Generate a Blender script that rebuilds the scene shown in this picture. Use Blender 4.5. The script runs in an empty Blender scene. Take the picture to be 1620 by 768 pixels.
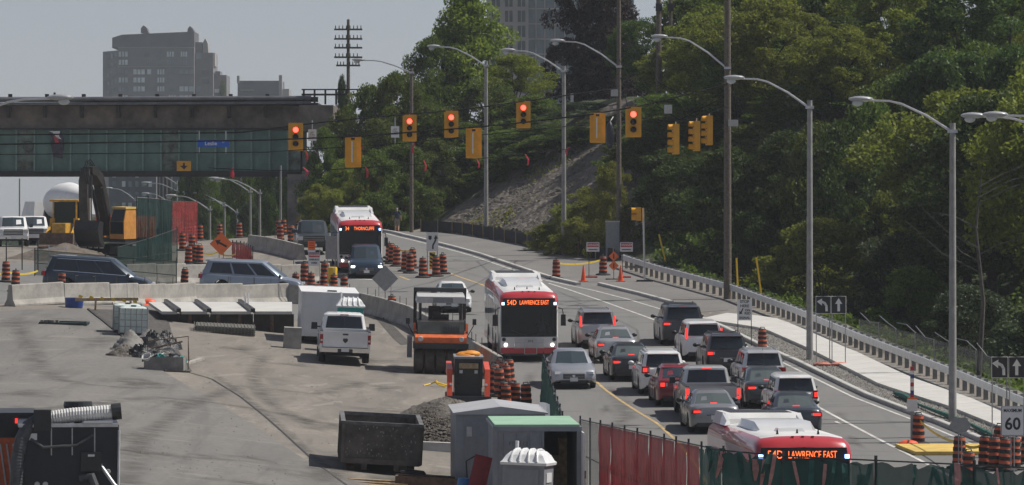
import bpy, bmesh, math, random
import numpy as np
from mathutils import Vector, Matrix
random.seed(7); rng = np.random.default_rng(11)
R = math.radians
C = bpy.context.scene.collection
scene = bpy.context.scene

# ------------------------------------------------------------------ camera, sky, sun, exposure
F = 8000.0; CX = 810.0; HY = 330.0; ZC = 9.5
cam = bpy.data.cameras.new('camera'); cam.sensor_width = 36.0; cam.lens = F/1620*36.0
cam.shift_y = -(384-HY)/1620.0; cam.clip_start = 0.5; cam.clip_end = 12000
camo = bpy.data.objects.new('camera', cam); C.objects.link(camo)
camo.location = (0,0,ZC); camo.rotation_euler = (R(90),0,0); scene.camera = camo
SUN_EL, SUN_AZ = 54.0, 78.0
sv = Vector((math.sin(R(SUN_AZ))*math.cos(R(SUN_EL)), math.cos(R(SUN_AZ))*math.cos(R(SUN_EL)), math.sin(R(SUN_EL))))
world = bpy.data.worlds.new('World'); scene.world = world; world.use_nodes = True
wn = world.node_tree; bg = wn.nodes['Background']
sky = wn.nodes.new('ShaderNodeTexSky'); sky.sky_type = 'NISHITA'; sky.sun_disc = False
sky.sun_elevation = R(SUN_EL); sky.sun_rotation = R(SUN_AZ); sky.altitude = 100; sky.air_density = 0.8; sky.dust_density = 0.45; sky.ozone_density = 1.0
hs = wn.nodes.new('ShaderNodeHueSaturation'); hs.inputs['Saturation'].default_value = 0.45
wn.links.new(sky.outputs[0], hs.inputs['Color']); tint = wn.nodes.new('ShaderNodeMix'); tint.data_type = 'RGBA'; tint.blend_type = 'MULTIPLY'; tint.inputs[0].default_value = 1.0; tint.inputs[7].default_value = (0.98,1.0,1.12,1)
wn.links.new(hs.outputs[0], tint.inputs[6]); wn.links.new(tint.outputs[2], bg.inputs[0])
bg.inputs[1].default_value = 0.072
sl = bpy.data.lights.new('sun', 'SUN'); sl.energy = 5.0; sl.angle = R(0.6); sl.color = (1.0, 0.95, 0.87)
so = bpy.data.objects.new('sun', sl); C.objects.link(so); so.rotation_euler = sv.to_track_quat('Z','Y').to_euler(); so.location = (60,60,90)
scene.view_settings.view_transform = 'Standard'; scene.view_settings.look = 'None'
scene.view_settings.gamma = 1.0; scene.view_settings.use_curve_mapping = False
scene.view_settings.exposure = -0.07
cy = scene.cycles; cy.max_bounces = 6; cy.diffuse_bounces = 3; cy.glossy_bounces = 3; cy.transmission_bounces = 3; cy.volume_bounces = 1; cy.transparent_max_bounces = 10

# ------------------------------------------------------------------ terrain function
def sstep(a, b, x):
    t = np.clip((np.asarray(x, float)-a)/(b-a), 0, 1); return t*t*(3-2*t)
def smooth_table(pts):
    d = np.arange(40, 1200, 1.0); v = np.interp(d, [p[0] for p in pts], [p[1] for p in pts])
    k = np.exp(-0.5*(np.arange(-24,25)/8.0)**2); k /= k.sum()
    v = np.convolve(np.pad(v, 24, mode='edge'), k, mode='valid'); return d, v
TR = smooth_table([(40,8.6),(120,8.72),(138,8.95),(151,8.92),(164,8.45),(178,8.0),(195,7.37),(216,6.54),(242,5.48),(262,4.75),(286,3.64),(308,2.6),(333,1.6),(352,1.5),(372,1.9),(420,4),(500,8),(700,9.5),(1200,9.5)])
TL = smooth_table([(40,8.6),(121,7.8),(150,7.2),(175,6.6),(195,6.4),(208,5.8),(222,5.0),(235,4.15),(256,3.45),(276,3.1),(333,2.42),(360,2.6),(420,4.4),(500,8),(700,9.5),(1200,9.5)])
EDX = [(120,4.5),(133,4.0),(160,1.2),(190,0.2),(210,-1.2),(225,-3.5),(245,-8.5),(290,-11.5),(345,-9.5),(375,-9.5)]
TOE = [(100,29),(120,27),(160,22.7),(186,20.3),(200,19.2),(223,16.9),(242,15.1),(263,13),(280,9.6),(298,6.6),(306,3.6),(338,-4.2),(343,-6.3),(375,-14),(420,-14)]
def ground(x, d):
    x = np.asarray(x, float); d = np.asarray(d, float)
    zr = ZC-np.interp(d, *TR); zl = ZC-np.interp(d, *TL)
    e = np.interp(d, [p[0] for p in EDX], [p[1] for p in EDX])
    w = sstep(-0.5, 19.0, e-x); z = zr*(1-w)+zl*w
    toe = np.interp(d, [p[0] for p in TOE], [p[1] for p in TOE]); r = x-toe
    emb = np.minimum(0.60*np.clip(r,0,None), np.maximum(17.2-z,0))
    emb = emb*sstep(440,395,d)
    wood = -2.2*sstep(0.6,5,r)+np.minimum(0.33*np.clip(r-7,0,None), 16)
    wood = wood*sstep(60,110,d)
    k = sstep(282,304,d); return z+np.where(r>0, emb*k+wood*(1-k), 0)
def gz(x, d): return float(ground(x, d))
def at(px, py, d): return Vector(((px-CX)*d/F, d, ZC-(py-HY)*d/F))
DD = np.arange(90, 350, 0.25)
def G(px, py):
    z = ZC-(py-HY)*DD/F; g = ground((px-CX)*DD/F, DD); k = np.argmax(g >= z)
    hit = bool((g >= z).any())
    if not hit: k = int(np.argmin(z-g))
    d = float(DD[k])
    if hit and k > 0:
        a = z[k-1]-g[k-1]; b = z[k]-g[k]; d = float(DD[k-1]+0.25*a/(a-b))
    x = (px-CX)*d/F; return Vector((x, d, gz(x, d)))

# ------------------------------------------------------------------ materials
MATS = {}
def mat(name, col, rough=0.6, metal=0.0, var=0.12, scale=6.0, bump=0.0, emis=0.0, ecol=None, spec=0.5, col2=None, detail=4, coat=0.0, rvar=0.0):
    if name in MATS: return MATS[name]
    m = bpy.data.materials.new(name); m.use_nodes = True; MATS[name] = m
    nt = m.node_tree; b = nt.nodes['Principled BSDF']
    b.inputs['Roughness'].default_value = rough; b.inputs['Metallic'].default_value = metal
    b.inputs['Specular IOR Level'].default_value = spec; b.inputs['Coat Weight'].default_value = coat
    tc = nt.nodes.new('ShaderNodeTexCoord'); n = nt.nodes.new('ShaderNodeTexNoise'); n.inputs['Scale'].default_value = scale; n.inputs['Detail'].default_value = detail
    n.inputs['Roughness'].default_value = 0.65
    nt.links.new(tc.outputs['Object'], n.inputs['Vector'])
    cr = nt.nodes.new('ShaderNodeValToRGB'); c1 = col2 or tuple(c*(1-var*1.8) for c in col)
    cr.color_ramp.elements[0].position = 0.32; cr.color_ramp.elements[1].position = 0.68
    cr.color_ramp.elements[0].color = (*c1, 1); cr.color_ramp.elements[1].color = (*[min(1, c*(1+var)) for c in col], 1)
    nt.links.new(n.outputs['Fac'], cr.inputs[0]); nt.links.new(cr.outputs[0], b.inputs['Base Color'])
    if rvar:
        mr = nt.nodes.new('ShaderNodeMapRange'); mr.inputs['To Min'].default_value = max(0,rough-rvar); mr.inputs['To Max'].default_value = min(1,rough+rvar)
        nt.links.new(n.outputs['Fac'], mr.inputs[0]); nt.links.new(mr.outputs[0], b.inputs['Roughness'])
    if bump:
        n2 = nt.nodes.new('ShaderNodeTexNoise'); n2.inputs['Scale'].default_value = scale*6; n2.inputs['Detail'].default_value = 3
        nt.links.new(tc.outputs['Object'], n2.inputs['Vector'])
        bp = nt.nodes.new('ShaderNodeBump'); bp.inputs['Strength'].default_value = bump; bp.inputs['Distance'].default_value = 0.03
        nt.links.new(n2.outputs['Fac'], bp.inputs['Height']); nt.links.new(bp.outputs[0], b.inputs['Normal'])
    if emis:
        b.inputs['Emission Color'].default_value = (*(ecol or col), 1); b.inputs['Emission Strength'].default_value = emis
    return m
def surface_mat(name, layers, rough=0.85, bumpscale=8, bump=0.25, rot=0.0, spec=0.35):
    """ground-like material: base colour, then layers (noise scale (x,y,z), lo, hi, colour, amount)"""
    m = bpy.data.materials.new(name); m.use_nodes = True; MATS[name] = m
    nt = m.node_tree; b = nt.nodes['Principled BSDF']; b.inputs['Roughness'].default_value = rough; b.inputs['Specular IOR Level'].default_value = spec
    tc = nt.nodes.new('ShaderNodeTexCoord'); cur = None
    rgb = nt.nodes.new('ShaderNodeRGB'); rgb.outputs[0].default_value = (*layers[0], 1); cur = rgb.outputs[0]
    for (sc, lo, hi, col, amt, dist) in layers[1:]:
        mp = nt.nodes.new('ShaderNodeMapping'); mp.inputs['Scale'].default_value = sc; mp.inputs['Rotation'].default_value = (0,0,rot)
        mp.inputs['Location'].default_value = (random.uniform(0,50), random.uniform(0,50), 0)
        nt.links.new(tc.outputs['Object'], mp.inputs['Vector'])
        n = nt.nodes.new('ShaderNodeTexNoise'); n.inputs['Scale'].default_value = 1.0; n.inputs['Detail'].default_value = 6; n.inputs['Roughness'].default_value = 0.62; n.inputs['Distortion'].default_value = dist
        nt.links.new(mp.outputs[0], n.inputs['Vector'])
        mr = nt.nodes.new('ShaderNodeMapRange'); mr.inputs['From Min'].default_value = lo; mr.inputs['From Max'].default_value = hi; mr.inputs['To Max'].default_value = amt
        nt.links.new(n.outputs['Fac'], mr.inputs[0])
        mx = nt.nodes.new('ShaderNodeMix'); mx.data_type = 'RGBA'; nt.links.new(mr.outputs[0], mx.inputs[0]); nt.links.new(cur, mx.inputs[6]); mx.inputs[7].default_value = (*col, 1); cur = mx.outputs[2]
    nt.links.new(cur, b.inputs['Base Color'])
    n2 = nt.nodes.new('ShaderNodeTexNoise'); n2.inputs['Scale'].default_value = bumpscale; n2.inputs['Detail'].default_value = 5
    nt.links.new(tc.outputs['Object'], n2.inputs['Vector'])
    bp = nt.nodes.new('ShaderNodeBump'); bp.inputs['Strength'].default_value = bump; bp.inputs['Distance'].default_value = 0.05
    nt.links.new(n2.outputs['Fac'], bp.inputs['Height']); nt.links.new(bp.outputs[0], b.inputs['Normal'])
    return m
def leaf_mat(name, c_dark, c_light, trans=0.35):
    m = bpy.data.materials.new(name); m.use_nodes = True; MATS[name] = m
    nt = m.node_tree; nt.nodes.remove(nt.nodes['Principled BSDF']); out = nt.nodes['Material Output']
    geo = nt.nodes.new('ShaderNodeNewGeometry'); oi = nt.nodes.new('ShaderNodeObjectInfo')
    cr = nt.nodes.new('ShaderNodeValToRGB'); cr.color_ramp.elements[0].color = (*c_dark,1); cr.color_ramp.elements[1].color = (*c_light,1)
    nt.links.new(geo.outputs['Random Per Island'], cr.inputs[0])
    hv = nt.nodes.new('ShaderNodeHueSaturation')
    mr = nt.nodes.new('ShaderNodeMapRange'); mr.inputs['To Min'].default_value = 0.75; mr.inputs['To Max'].default_value = 1.25
    nt.links.new(oi.outputs['Random'], mr.inputs[0]); nt.links.new(mr.outputs[0], hv.inputs['Value'])
    m2 = nt.nodes.new('ShaderNodeMapRange'); m2.inputs['To Min'].default_value = 0.485; m2.inputs['To Max'].default_value = 0.515
    nt.links.new(oi.outputs['Random'], m2.inputs[0]); nt.links.new(m2.outputs[0], hv.inputs['Hue']); nt.links.new(cr.outputs[0], hv.inputs['Color'])
    d = nt.nodes.new('ShaderNodeBsdfPrincipled'); d.inputs['Roughness'].default_value = 0.55; d.inputs['Specular IOR Level'].default_value = 0.25
    t = nt.nodes.new('ShaderNodeBsdfTranslucent'); mx = nt.nodes.new('ShaderNodeMixShader'); mx.inputs[0].default_value = trans
    nt.links.new(hv.outputs[0], d.inputs['Base Color']); nt.links.new(hv.outputs[0], t.inputs['Color'])
    nt.links.new(d.outputs[0], mx.inputs[1]); nt.links.new(t.outputs[0], mx.inputs[2]); nt.links.new(mx.outputs[0], out.inputs[0])
    return m
def sheer_mat(name, col, alpha=0.6, scale=30):
    """woven screen cloth: partly see-through"""
    m = bpy.data.materials.new(name); m.use_nodes = True; MATS[name] = m
    nt = m.node_tree; b = nt.nodes['Principled BSDF']; out = nt.nodes['Material Output']
    b.inputs['Roughness'].default_value = 0.7
    tc = nt.nodes.new('ShaderNodeTexCoord'); n = nt.nodes.new('ShaderNodeTexNoise'); n.inputs['Scale'].default_value = 1.7; n.inputs['Detail'].default_value = 6
    nt.links.new(tc.outputs['Object'], n.inputs['Vector'])
    cr = nt.nodes.new('ShaderNodeValToRGB'); cr.color_ramp.elements[0].color = (*[c*0.7 for c in col],1); cr.color_ramp.elements[1].color = (*[min(1,c*1.25) for c in col],1)
    cr.color_ramp.elements[0].position = .3; cr.color_ramp.elements[1].position = .7
    nt.links.new(n.outputs['Fac'], cr.inputs[0]); nt.links.new(cr.outputs[0], b.inputs['Base Color'])
    tl = nt.nodes.new('ShaderNodeBsdfTranslucent'); nt.links.new(cr.outputs[0], tl.inputs['Color'])
    m1 = nt.nodes.new('ShaderNodeMixShader'); m1.inputs[0].default_value = 0.22; nt.links.new(b.outputs[0], m1.inputs[1]); nt.links.new(tl.outputs[0], m1.inputs[2])
    tr = nt.nodes.new('ShaderNodeBsdfTransparent'); m2 = nt.nodes.new('ShaderNodeMixShader'); m2.inputs[0].default_value = alpha
    nt.links.new(tr.outputs[0], m2.inputs[1]); nt.links.new(m1.outputs[0], m2.inputs[2]); nt.links.new(m2.outputs[0], out.inputs[0])
    return m
def glass_mat(name, col, clear=0.0, rough=0.04):
    m = bpy.data.materials.new(name); m.use_nodes = True; MATS[name] = m
    nt = m.node_tree; b = nt.nodes['Principled BSDF']; out = nt.nodes['Material Output']
    b.inputs['Base Color'].default_value = (*col,1); b.inputs['Roughness'].default_value = rough; b.inputs['Specular IOR Level'].default_value = 0.6
    if clear:
        tr = nt.nodes.new('ShaderNodeBsdfTransparent'); tr.inputs[0].default_value = (0.6,0.68,0.68,1)
        mx = nt.nodes.new('ShaderNodeMixShader'); mx.inputs[0].default_value = 1-clear
        nt.links.new(tr.outputs[0], mx.inputs[1]); nt.links.new(b.outputs[0], mx.inputs[2]); nt.links.new(mx.outputs[0], out.inputs[0])
    return m

# ------------------------------------------------------------------ mesh helpers
class MB:
    def __init__(s): s.v = []; s.f = []; s.m = []; s.k = 0
    def _add(s, vs, fs):
        o = len(s.v); s.v += [tuple(v) for v in vs]; s.f += [tuple(i+o for i in f) for f in fs]; s.m += [s.k]*len(fs); return s
    def box(s, c, d, rot=None, top=(1,1)):
        hx,hy,hz = d[0]/2,d[1]/2,d[2]/2; vs = []
        for z in (-1,1):
            tx,ty = top if z > 0 else (1,1)
            for x,y in ((-1,-1),(1,-1),(1,1),(-1,1)): vs.append(Vector((x*hx*tx,y*hy*ty,z*hz)))
        if rot is not None:
            M = rot if isinstance(rot, Matrix) else Matrix.Rotation(rot,3,'Z')
            vs = [M@v for v in vs]
        vs = [v+Vector(c) for v in vs]
        return s._add(vs, [(3,2,1,0),(4,5,6,7),(0,1,5,4),(1,2,6,5),(2,3,7,6),(3,0,4,7)])
    def bx(s, a, b): return s.box([(a[i]+b[i])/2 for i in range(3)], [abs(b[i]-a[i]) for i in range(3)])
    def tube(s, pts, r, n=8, cap=True):
        pts = [Vector(p) for p in pts]; rs = r if isinstance(r,(list,tuple)) else [r]*len(pts); vs = []; fs = []
        ref = None
        for i,p in enumerate(pts):
            t = (pts[min(i+1,len(pts)-1)]-pts[max(i-1,0)]).normalized()
            if ref is None: ref = Vector((0,0,1)) if abs(t.z) < 0.9 else Vector((1,0,0))
            u = t.cross(ref).normalized(); w = u.cross(t).normalized(); ref = w
            for k in range(n):
                a = 2*math.pi*k/n; vs.append(p+u*(rs[i]*math.cos(a))+w*(rs[i]*math.sin(a)))
        for i in range(len(pts)-1):
            for k in range(n): fs.append((i*n+k, i*n+(k+1)%n, (i+1)*n+(k+1)%n, (i+1)*n+k))
        if cap: fs.append(tuple(range(n))[::-1]); fs.append(tuple(range((len(pts)-1)*n, len(pts)*n)))
        return s._add(vs, [f[::-1] for f in fs])
    def cyl(s, a, b, r, r2=None, n=12): return s.tube([a,b],[r, r if r2 is None else r2], n)
    def lathe(s, prof, n=16, o=(0,0,0), M=None):
        """prof: (r,z) list, about local z"""
        vs = []; fs = []
        for r,z in prof:
            for k in range(n):
                a = 2*math.pi*k/n; v = Vector((r*math.cos(a), r*math.sin(a), z)); vs.append((M@v if M else v)+Vector(o))
        for i in range(len(prof)-1):
            for k in range(n): fs.append((i*n+k, i*n+(k+1)%n, (i+1)*n+(k+1)%n, (i+1)*n+k))
        if prof[0][0] > 1e-5: fs.append(tuple(range(n))[::-1])
        if prof[-1][0] > 1e-5: fs.append(tuple(range((len(prof)-1)*n, len(prof)*n)))
        return s._add(vs, fs)
    def ball(s, c, r, n=10, M=None):
        r = r if isinstance(r,(list,tuple)) else (r,r,r); vs = []; fs = []; m = max(4,n//2+1)
        for i in range(m+1):
            t = math.pi*i/m
            for k in range(n):
                a = 2*math.pi*k/n; v = Vector((r[0]*math.sin(t)*math.cos(a), r[1]*math.sin(t)*math.sin(a), r[2]*math.cos(t))); vs.append((M@v if M else v)+Vector(c))
        for i in range(m):
            for k in range(n): fs.append((i*n+k, (i+1)*n+k, (i+1)*n+(k+1)%n, i*n+(k+1)%n))
        return s._add(vs, fs)
    def loft(s, rings, closed=True, caps=True):
        n = len(rings[0]); vs = [v for r in rings for v in r]; fs = []
        for i in range(len(rings)-1):
            for k in range(n if closed else n-1): fs.append((i*n+k, i*n+(k+1)%n, (i+1)*n+(k+1)%n, (i+1)*n+k))
        if caps: fs.append(tuple(range(n))[::-1]); fs.append(tuple(range((len(rings)-1)*n, len(rings)*n)))
        return s._add(vs, fs)
    def prism(s, poly, lo, hi, axis='y'):
        """poly of 2-D points extruded along axis: 'y': (x,z), 'x': (y,z), 'z': (x,y)"""
        f = {'y': lambda p,t: (p[0],t,p[1]), 'x': lambda p,t: (t,p[0],p[1]), 'z': lambda p,t: (p[0],p[1],t)}[axis]
        n = len(poly); vs = [f(p,lo) for p in poly]+[f(p,hi) for p in poly]
        fs = [tuple(range(n)), tuple(range(2*n-1,n-1,-1))]+[(i,n+i,n+(i+1)%n,(i+1)%n) for i in range(n)]
        return s._add(vs, fs)
    def quad(s, a, b, c, d): return s._add([a,b,c,d], [(0,1,2,3)])
    def patch(s, a, b, c, d, u0=0, u1=1, v0=0, v1=1, off=0.006, nu=1, nv=1, bulge=0.0, ref=(0,0,0.9)):
        """bilinear patch a(0,0) b(1,0) c(1,1) d(0,1), offset along its normal"""
        a,b,c,d = map(Vector,(a,b,c,d)); n = ((b-a)+(c-d)).cross((d-a)+(c-b)).normalized(); vs = []; fs = []
        if n.dot((a+b+c+d)/4-Vector(ref)) < 0: n = -n
        for j in range(nv+1):
            v = v0+(v1-v0)*j/nv
            for i in range(nu+1):
                u = u0+(u1-u0)*i/nu; p = (a*(1-u)+b*u)*(1-v)+(d*(1-u)+c*u)*v
                vs.append(p+n*(off+bulge*math.sin(math.pi*i/nu if nu>1 else 0)))
        for j in range(nv):
            for i in range(nu): q = j*(nu+1)+i; fs.append((q,q+1,q+nu+2,q+nu+1))
        return s._add(vs, fs)
    def mesh(s, name, mats, smooth=False, ang=38):
        me = bpy.data.meshes.new(name); me.from_pydata(s.v, [], s.f)
        mats = mats if isinstance(mats,(list,tuple)) else [mats]
        for m in mats: me.materials.append(m)
        if len(mats) > 1: me.polygons.foreach_set('material_index', s.m)
        me.validate(); me.update()
        bm = bmesh.new(); bm.from_mesh(me); bmesh.ops.recalc_face_normals(bm, faces=bm.faces) if s.fixn else None; bm.to_mesh(me); bm.free()
        if smooth:
            me.polygons.foreach_set('use_smooth', [True]*len(me.polygons)); me.set_sharp_from_angle(angle=R(ang))
        return me
    fixn = True
    def build(s, name, mats, parent=None, smooth=False, ang=38, loc=None, rot=None):
        o = bpy.data.objects.new(name, s.mesh(name, mats, smooth, ang)); C.objects.link(o)
        if parent is not None: o.parent = parent
        if loc is not None: o.location = loc
        if rot is not None: o.rotation_euler = rot
        return o
def tag(o, label, cat, group=None):
    o['label'] = label; o['category'] = cat
    if group: o['group'] = group
    return o
def thing(name, label, cat, group=None, loc=(0,0,0), rz=0.0):
    o = bpy.data.objects.new(name, None); C.objects.link(o); o.empty_display_size = 0.3
    o.location = loc; o.rotation_euler = (0,0,rz); return tag(o, label, cat, group)
def struct(o): o['kind'] = 'structure'; return o
def stuff(o, label=None, cat=None):
    o['kind'] = 'stuff'
    if label: o['label'] = label; o['category'] = cat
    return o
CH = {}
def dup(root, label=None, group=None):
    r = root.copy(); C.objects.link(r)
    if label: r['label'] = label
    if group: r['group'] = group
    for ch in list(root.children):
        c = ch.copy(); C.objects.link(c); c.parent = r
        for g in list(ch.children):
            q = g.copy(); C.objects.link(q); q.parent = c
    return r
def place(o, x, d, yaw=0.0, dz=0.0, tilt=True, scale=None):
    z = gz(x,d)
    if tilt:
        e = 0.9; nx = 0.5*(gz(x+e,d)-gz(x-e,d))/(2*e); nd = (gz(x,d+e)-gz(x,d-e))/(2*e)
        n = Vector((-nx,-nd,1)).normalized(); f = Vector((math.cos(yaw),math.sin(yaw),0)); f = (f-n*f.dot(n)).normalized(); l = n.cross(f)
        M = Matrix((f,l,n)).transposed(); o.rotation_euler = M.to_euler()
    else: o.rotation_euler = (0,0,yaw)
    o.location = (x,d,z+dz)
    if scale: o.scale = (scale,)*3
    return o
def px_place(o, px, py, yaw=0.0, **k):
    p = G(px,py); return place(o, p.x, p.y, yaw, **k)
def text_part(txt, size, m, parent, loc, rot, name='lettering', sx=1.0, align='CENTER', ext=0.003, bold=0.0):
    cu = bpy.data.curves.new('txt','FONT'); cu.body = txt; cu.size = size; cu.align_x = align; cu.align_y = 'CENTER'; cu.extrude = ext; cu.offset = bold; cu.resolution_u = 3
    cu.space_line = 0.9
    t = bpy.data.objects.new('txt', cu); C.objects.link(t)
    dg = bpy.context.evaluated_depsgraph_get(); me = bpy.data.meshes.new_from_object(t.evaluated_get(dg))
    bpy.data.objects.remove(t); me.name = name; me.materials.clear(); me.materials.append(m)
    o = bpy.data.objects.new(name, me); C.objects.link(o); o.parent = parent; o.location = loc; o.rotation_euler = rot; o.scale = (sx,1,1); return o

# ------------------------------------------------------------------ shared materials
M_asph = surface_mat('asphalt', [(0.165,0.162,0.156), ((0.25,0.04,1),0.35,0.72,(0.205,0.20,0.192),0.8,0.4), ((1.6,0.10,1),0.5,0.8,(0.13,0.128,0.125),0.55,0.2), ((0.12,0.5,1),0.56,0.62,(0.12,0.118,0.115),0.5,1.2), ((9,9,1),0.4,0.75,(0.15,0.148,0.142),0.5,0)], bumpscale=14, bump=0.15, rot=R(-4))
M_dirt = surface_mat('dusty_ground', [(0.215,0.192,0.163), ((0.10,0.05,1),0.35,0.7,(0.165,0.15,0.135),0.9,0.8), ((0.35,0.06,1),0.48,0.7,(0.29,0.26,0.22),0.75,1.5), ((0.55,0.09,1),0.52,0.66,(0.11,0.102,0.093),0.5,2.2), ((5,3,1),0.45,0.75,(0.15,0.138,0.122),0.7,0.3), ((0.8,0.25,1),0.6,0.64,(0.30,0.28,0.245),0.5,0.8)], bumpscale=9, bump=0.35, rot=R(25))
M_pad = surface_mat('worn_pavement', [(0.155,0.150,0.142), ((0.13,0.07,1),0.35,0.68,(0.215,0.20,0.18),0.8,1.2), ((0.5,0.05,1),0.50,0.66,(0.10,0.097,0.092),0.5,1.8), ((6,3,1),0.45,0.75,(0.12,0.114,0.107),0.7,0.3), ((0.3,0.9,1),0.60,0.64,(0.26,0.24,0.21),0.5,1.0)], bumpscale=10, bump=0.22, rot=R(-30))
M_blvd = surface_mat('boulevard_asphalt', [(0.165,0.158,0.15), ((0.4,0.2,1),0.4,0.7,(0.215,0.205,0.195),0.8,0.5), ((8,8,1),0.45,0.7,(0.12,0.115,0.11),0.6,0)], bumpscale=12, bump=0.2)
M_grav = surface_mat('gravel', [(0.20,0.19,0.175), ((3,3,1),0.35,0.65,(0.115,0.108,0.10),0.9,0.3), ((0.5,0.5,1),0.4,0.7,(0.24,0.225,0.20),0.6,0.5), ((14,14,3),0.4,0.7,(0.28,0.265,0.24),0.6,0)], bumpscale=7, bump=0.9)
M_slope = surface_mat('slope_gravel', [(0.135,0.116,0.098), ((2.5,2.5,2.5),0.35,0.65,(0.20,0.175,0.15),0.9,0.3), ((0.25,0.25,0.25),0.4,0.7,(0.09,0.078,0.066),0.7,0.5)], bumpscale=4, bump=1.0)
M_grass = surface_mat('rough_grass', [(0.05,0.07,0.025), ((0.4,0.4,1),0.4,0.7,(0.09,0.085,0.05),0.7,0.5), ((3,3,1),0.4,0.7,(0.03,0.045,0.015),0.7,0.5)], bumpscale=5, bump=0.8)
M_walk = mat('sidewalk_concrete', (0.52,0.51,0.48), 0.85, var=0.06, scale=0.8, bump=0.1)
M_curb = mat('curb_concrete', (0.46,0.45,0.43), 0.85, var=0.10, scale=1.5, bump=0.15)
M_conc = mat('barrier_concrete', (0.34,0.325,0.295), 0.88, var=0.16, scale=1.6, bump=0.25)
M_concd = mat('old_concrete', (0.22,0.21,0.195), 0.9, var=0.22, scale=1.2, bump=0.3)
M_wl = mat('white_road_paint', (0.60,0.59,0.56), 0.75, var=0.16, scale=2.2, col2=(0.36,0.352,0.335))
M_yl = mat('yellow_road_paint', (0.50,0.34,0.13), 0.75, var=0.2, scale=2.2, col2=(0.27,0.215,0.13))
M_black = mat('black_rubber', (0.018,0.018,0.019), 0.75, var=0.3, scale=8)
M_blk2 = mat('black_plastic', (0.025,0.026,0.028), 0.45, var=0.2, scale=5)
M_dark = mat('dark_underside', (0.012,0.012,0.013), 0.85, var=0.2)
M_steel = mat('galvanised_steel', (0.60,0.61,0.62), 0.5, 0.25, var=0.12, scale=4, rvar=0.12)
M_alu = mat('aluminium', (0.62,0.63,0.64), 0.32, 0.8, var=0.08, scale=5, rvar=0.1)
M_chrome = mat('chrome', (0.75,0.76,0.78), 0.12, 1.0, var=0.03)
M_rim = mat('wheel_alloy', (0.38,0.39,0.40), 0.35, 0.7, var=0.12)
M_orange = mat('barrel_orange', (0.50,0.095,0.03), 0.55, var=0.14, scale=5, rvar=0.1)
M_cone = mat('cone_orange', (0.80,0.11,0.035), 0.5, var=0.08)
M_sorange = mat('sign_orange', (0.85,0.17,0.03), 0.45, var=0.04)
M_sback = mat('sign_back_aluminium', (0.30,0.30,0.30), 0.55, 0.3, var=0.08)
M_white = mat('white_paint', (0.78,0.78,0.77), 0.4, var=0.05, scale=2, rvar=0.1)
M_wsign = mat('sign_white', (0.72,0.72,0.71), 0.5, var=0.04)
M_bsign = mat('sign_black', (0.018,0.018,0.02), 0.5, var=0.1)
M_red = mat('sign_red', (0.50,0.03,0.04), 0.5, var=0.06)
M_yel = mat('signal_yellow', (0.75,0.36,0.02), 0.5, var=0.08, scale=3)
M_yell = mat('machine_yellow', (0.62,0.34,0.04), 0.5, var=0.22, scale=4)
M_yelp = mat('yellow_plastic', (0.80,0.52,0.03), 0.45, var=0.06)
M_wood = mat('weathered_wood', (0.15,0.125,0.10), 0.9, var=0.25, scale=9, bump=0.4)
M_lumb = mat('lumber', (0.42,0.30,0.17), 0.85, var=0.2, scale=7)
M_pole = mat('pole_concrete', (0.30,0.295,0.285), 0.8, var=0.12, scale=3, bump=0.1)
M_glass = glass_mat('tinted_glass', (0.016,0.023,0.029))
M_wind = glass_mat('windshield_glass', (0.04,0.055,0.065))  # base colour lightened to stand in for reflected sky
M_skyrear = glass_mat('sky_toned_rear_glass', (0.085,0.105,0.105))  # sky reflection on sedan rear windows, put into a paler base colour
M_clear = glass_mat('bus_windshield', (0.012,0.017,0.02), clear=0.45)
M_tail = mat('tail_light_lit', (0.7,0.03,0.02), 0.3, var=0.02, emis=1.5, ecol=(1.0,0.04,0.03))
M_taild = mat('tail_light', (0.32,0.012,0.014), 0.2, var=0.05)
M_head = mat('headlight_lens', (0.62,0.64,0.66), 0.12, 0.2, var=0.05)
M_headl = mat('headlight_lit', (0.9,0.9,0.9), 0.2, var=0.01, emis=5.0, ecol=(1,0.97,0.9))
M_blue = mat('marker_light_blue', (0.2,0.35,0.9), 0.3, var=0.01, emis=7.0, ecol=(0.25,0.42,1.0))
M_amber = mat('amber_led', (1.0,0.25,0.05), 0.4, var=0.01, emis=2.2, ecol=(1.0,0.16,0.04))
M_plate = mat('licence_plate', (0.66,0.67,0.70), 0.5, var=0.04)
M_sred = mat('signal_red_lit', (0.9,0.05,0.03), 0.3, var=0.01, emis=5.0, ecol=(1.0,0.07,0.045))
M_lens = mat('signal_lens_dark', (0.02,0.016,0.014), 0.25, var=0.1)
M_wire = mat('cable_black', (0.012,0.012,0.013), 0.9, var=0.1, spec=0.05)
M_flag = mat('flag_pink', (0.50,0.035,0.06), 0.6, var=0.1)
M_teal = mat('teal_plastic', (0.02,0.30,0.28), 0.45, var=0.06)
M_greyp = mat('grey_plastic', (0.23,0.245,0.265), 0.5, var=0.06)
M_wplast = mat('white_plastic', (0.72,0.73,0.73), 0.4, var=0.05)
M_gscreen = sheer_mat('green_screen_cloth', (0.010,0.048,0.042), 0.90)
M_gscreen2 = sheer_mat('green_screen_thin', (0.015,0.075,0.062), 0.62)
M_rscreen = sheer_mat('red_screen_cloth', (0.22,0.024,0.028), 0.92)
M_kscreen = sheer_mat('grey_chain_link', (0.12,0.125,0.12), 0.55)
M_rscreen2 = sheer_mat('red_screen_thin', (0.42,0.05,0.05), 0.62)
M_ytape = mat('caution_tape', (0.78,0.56,0.06), 0.45, var=0.1)
M_ocr = mat('machine_orange', (0.66,0.14,0.04), 0.45, var=0.16, scale=4, rvar=0.1)
M_redm = mat('machine_red', (0.68,0.085,0.035), 0.4, var=0.1)
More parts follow.
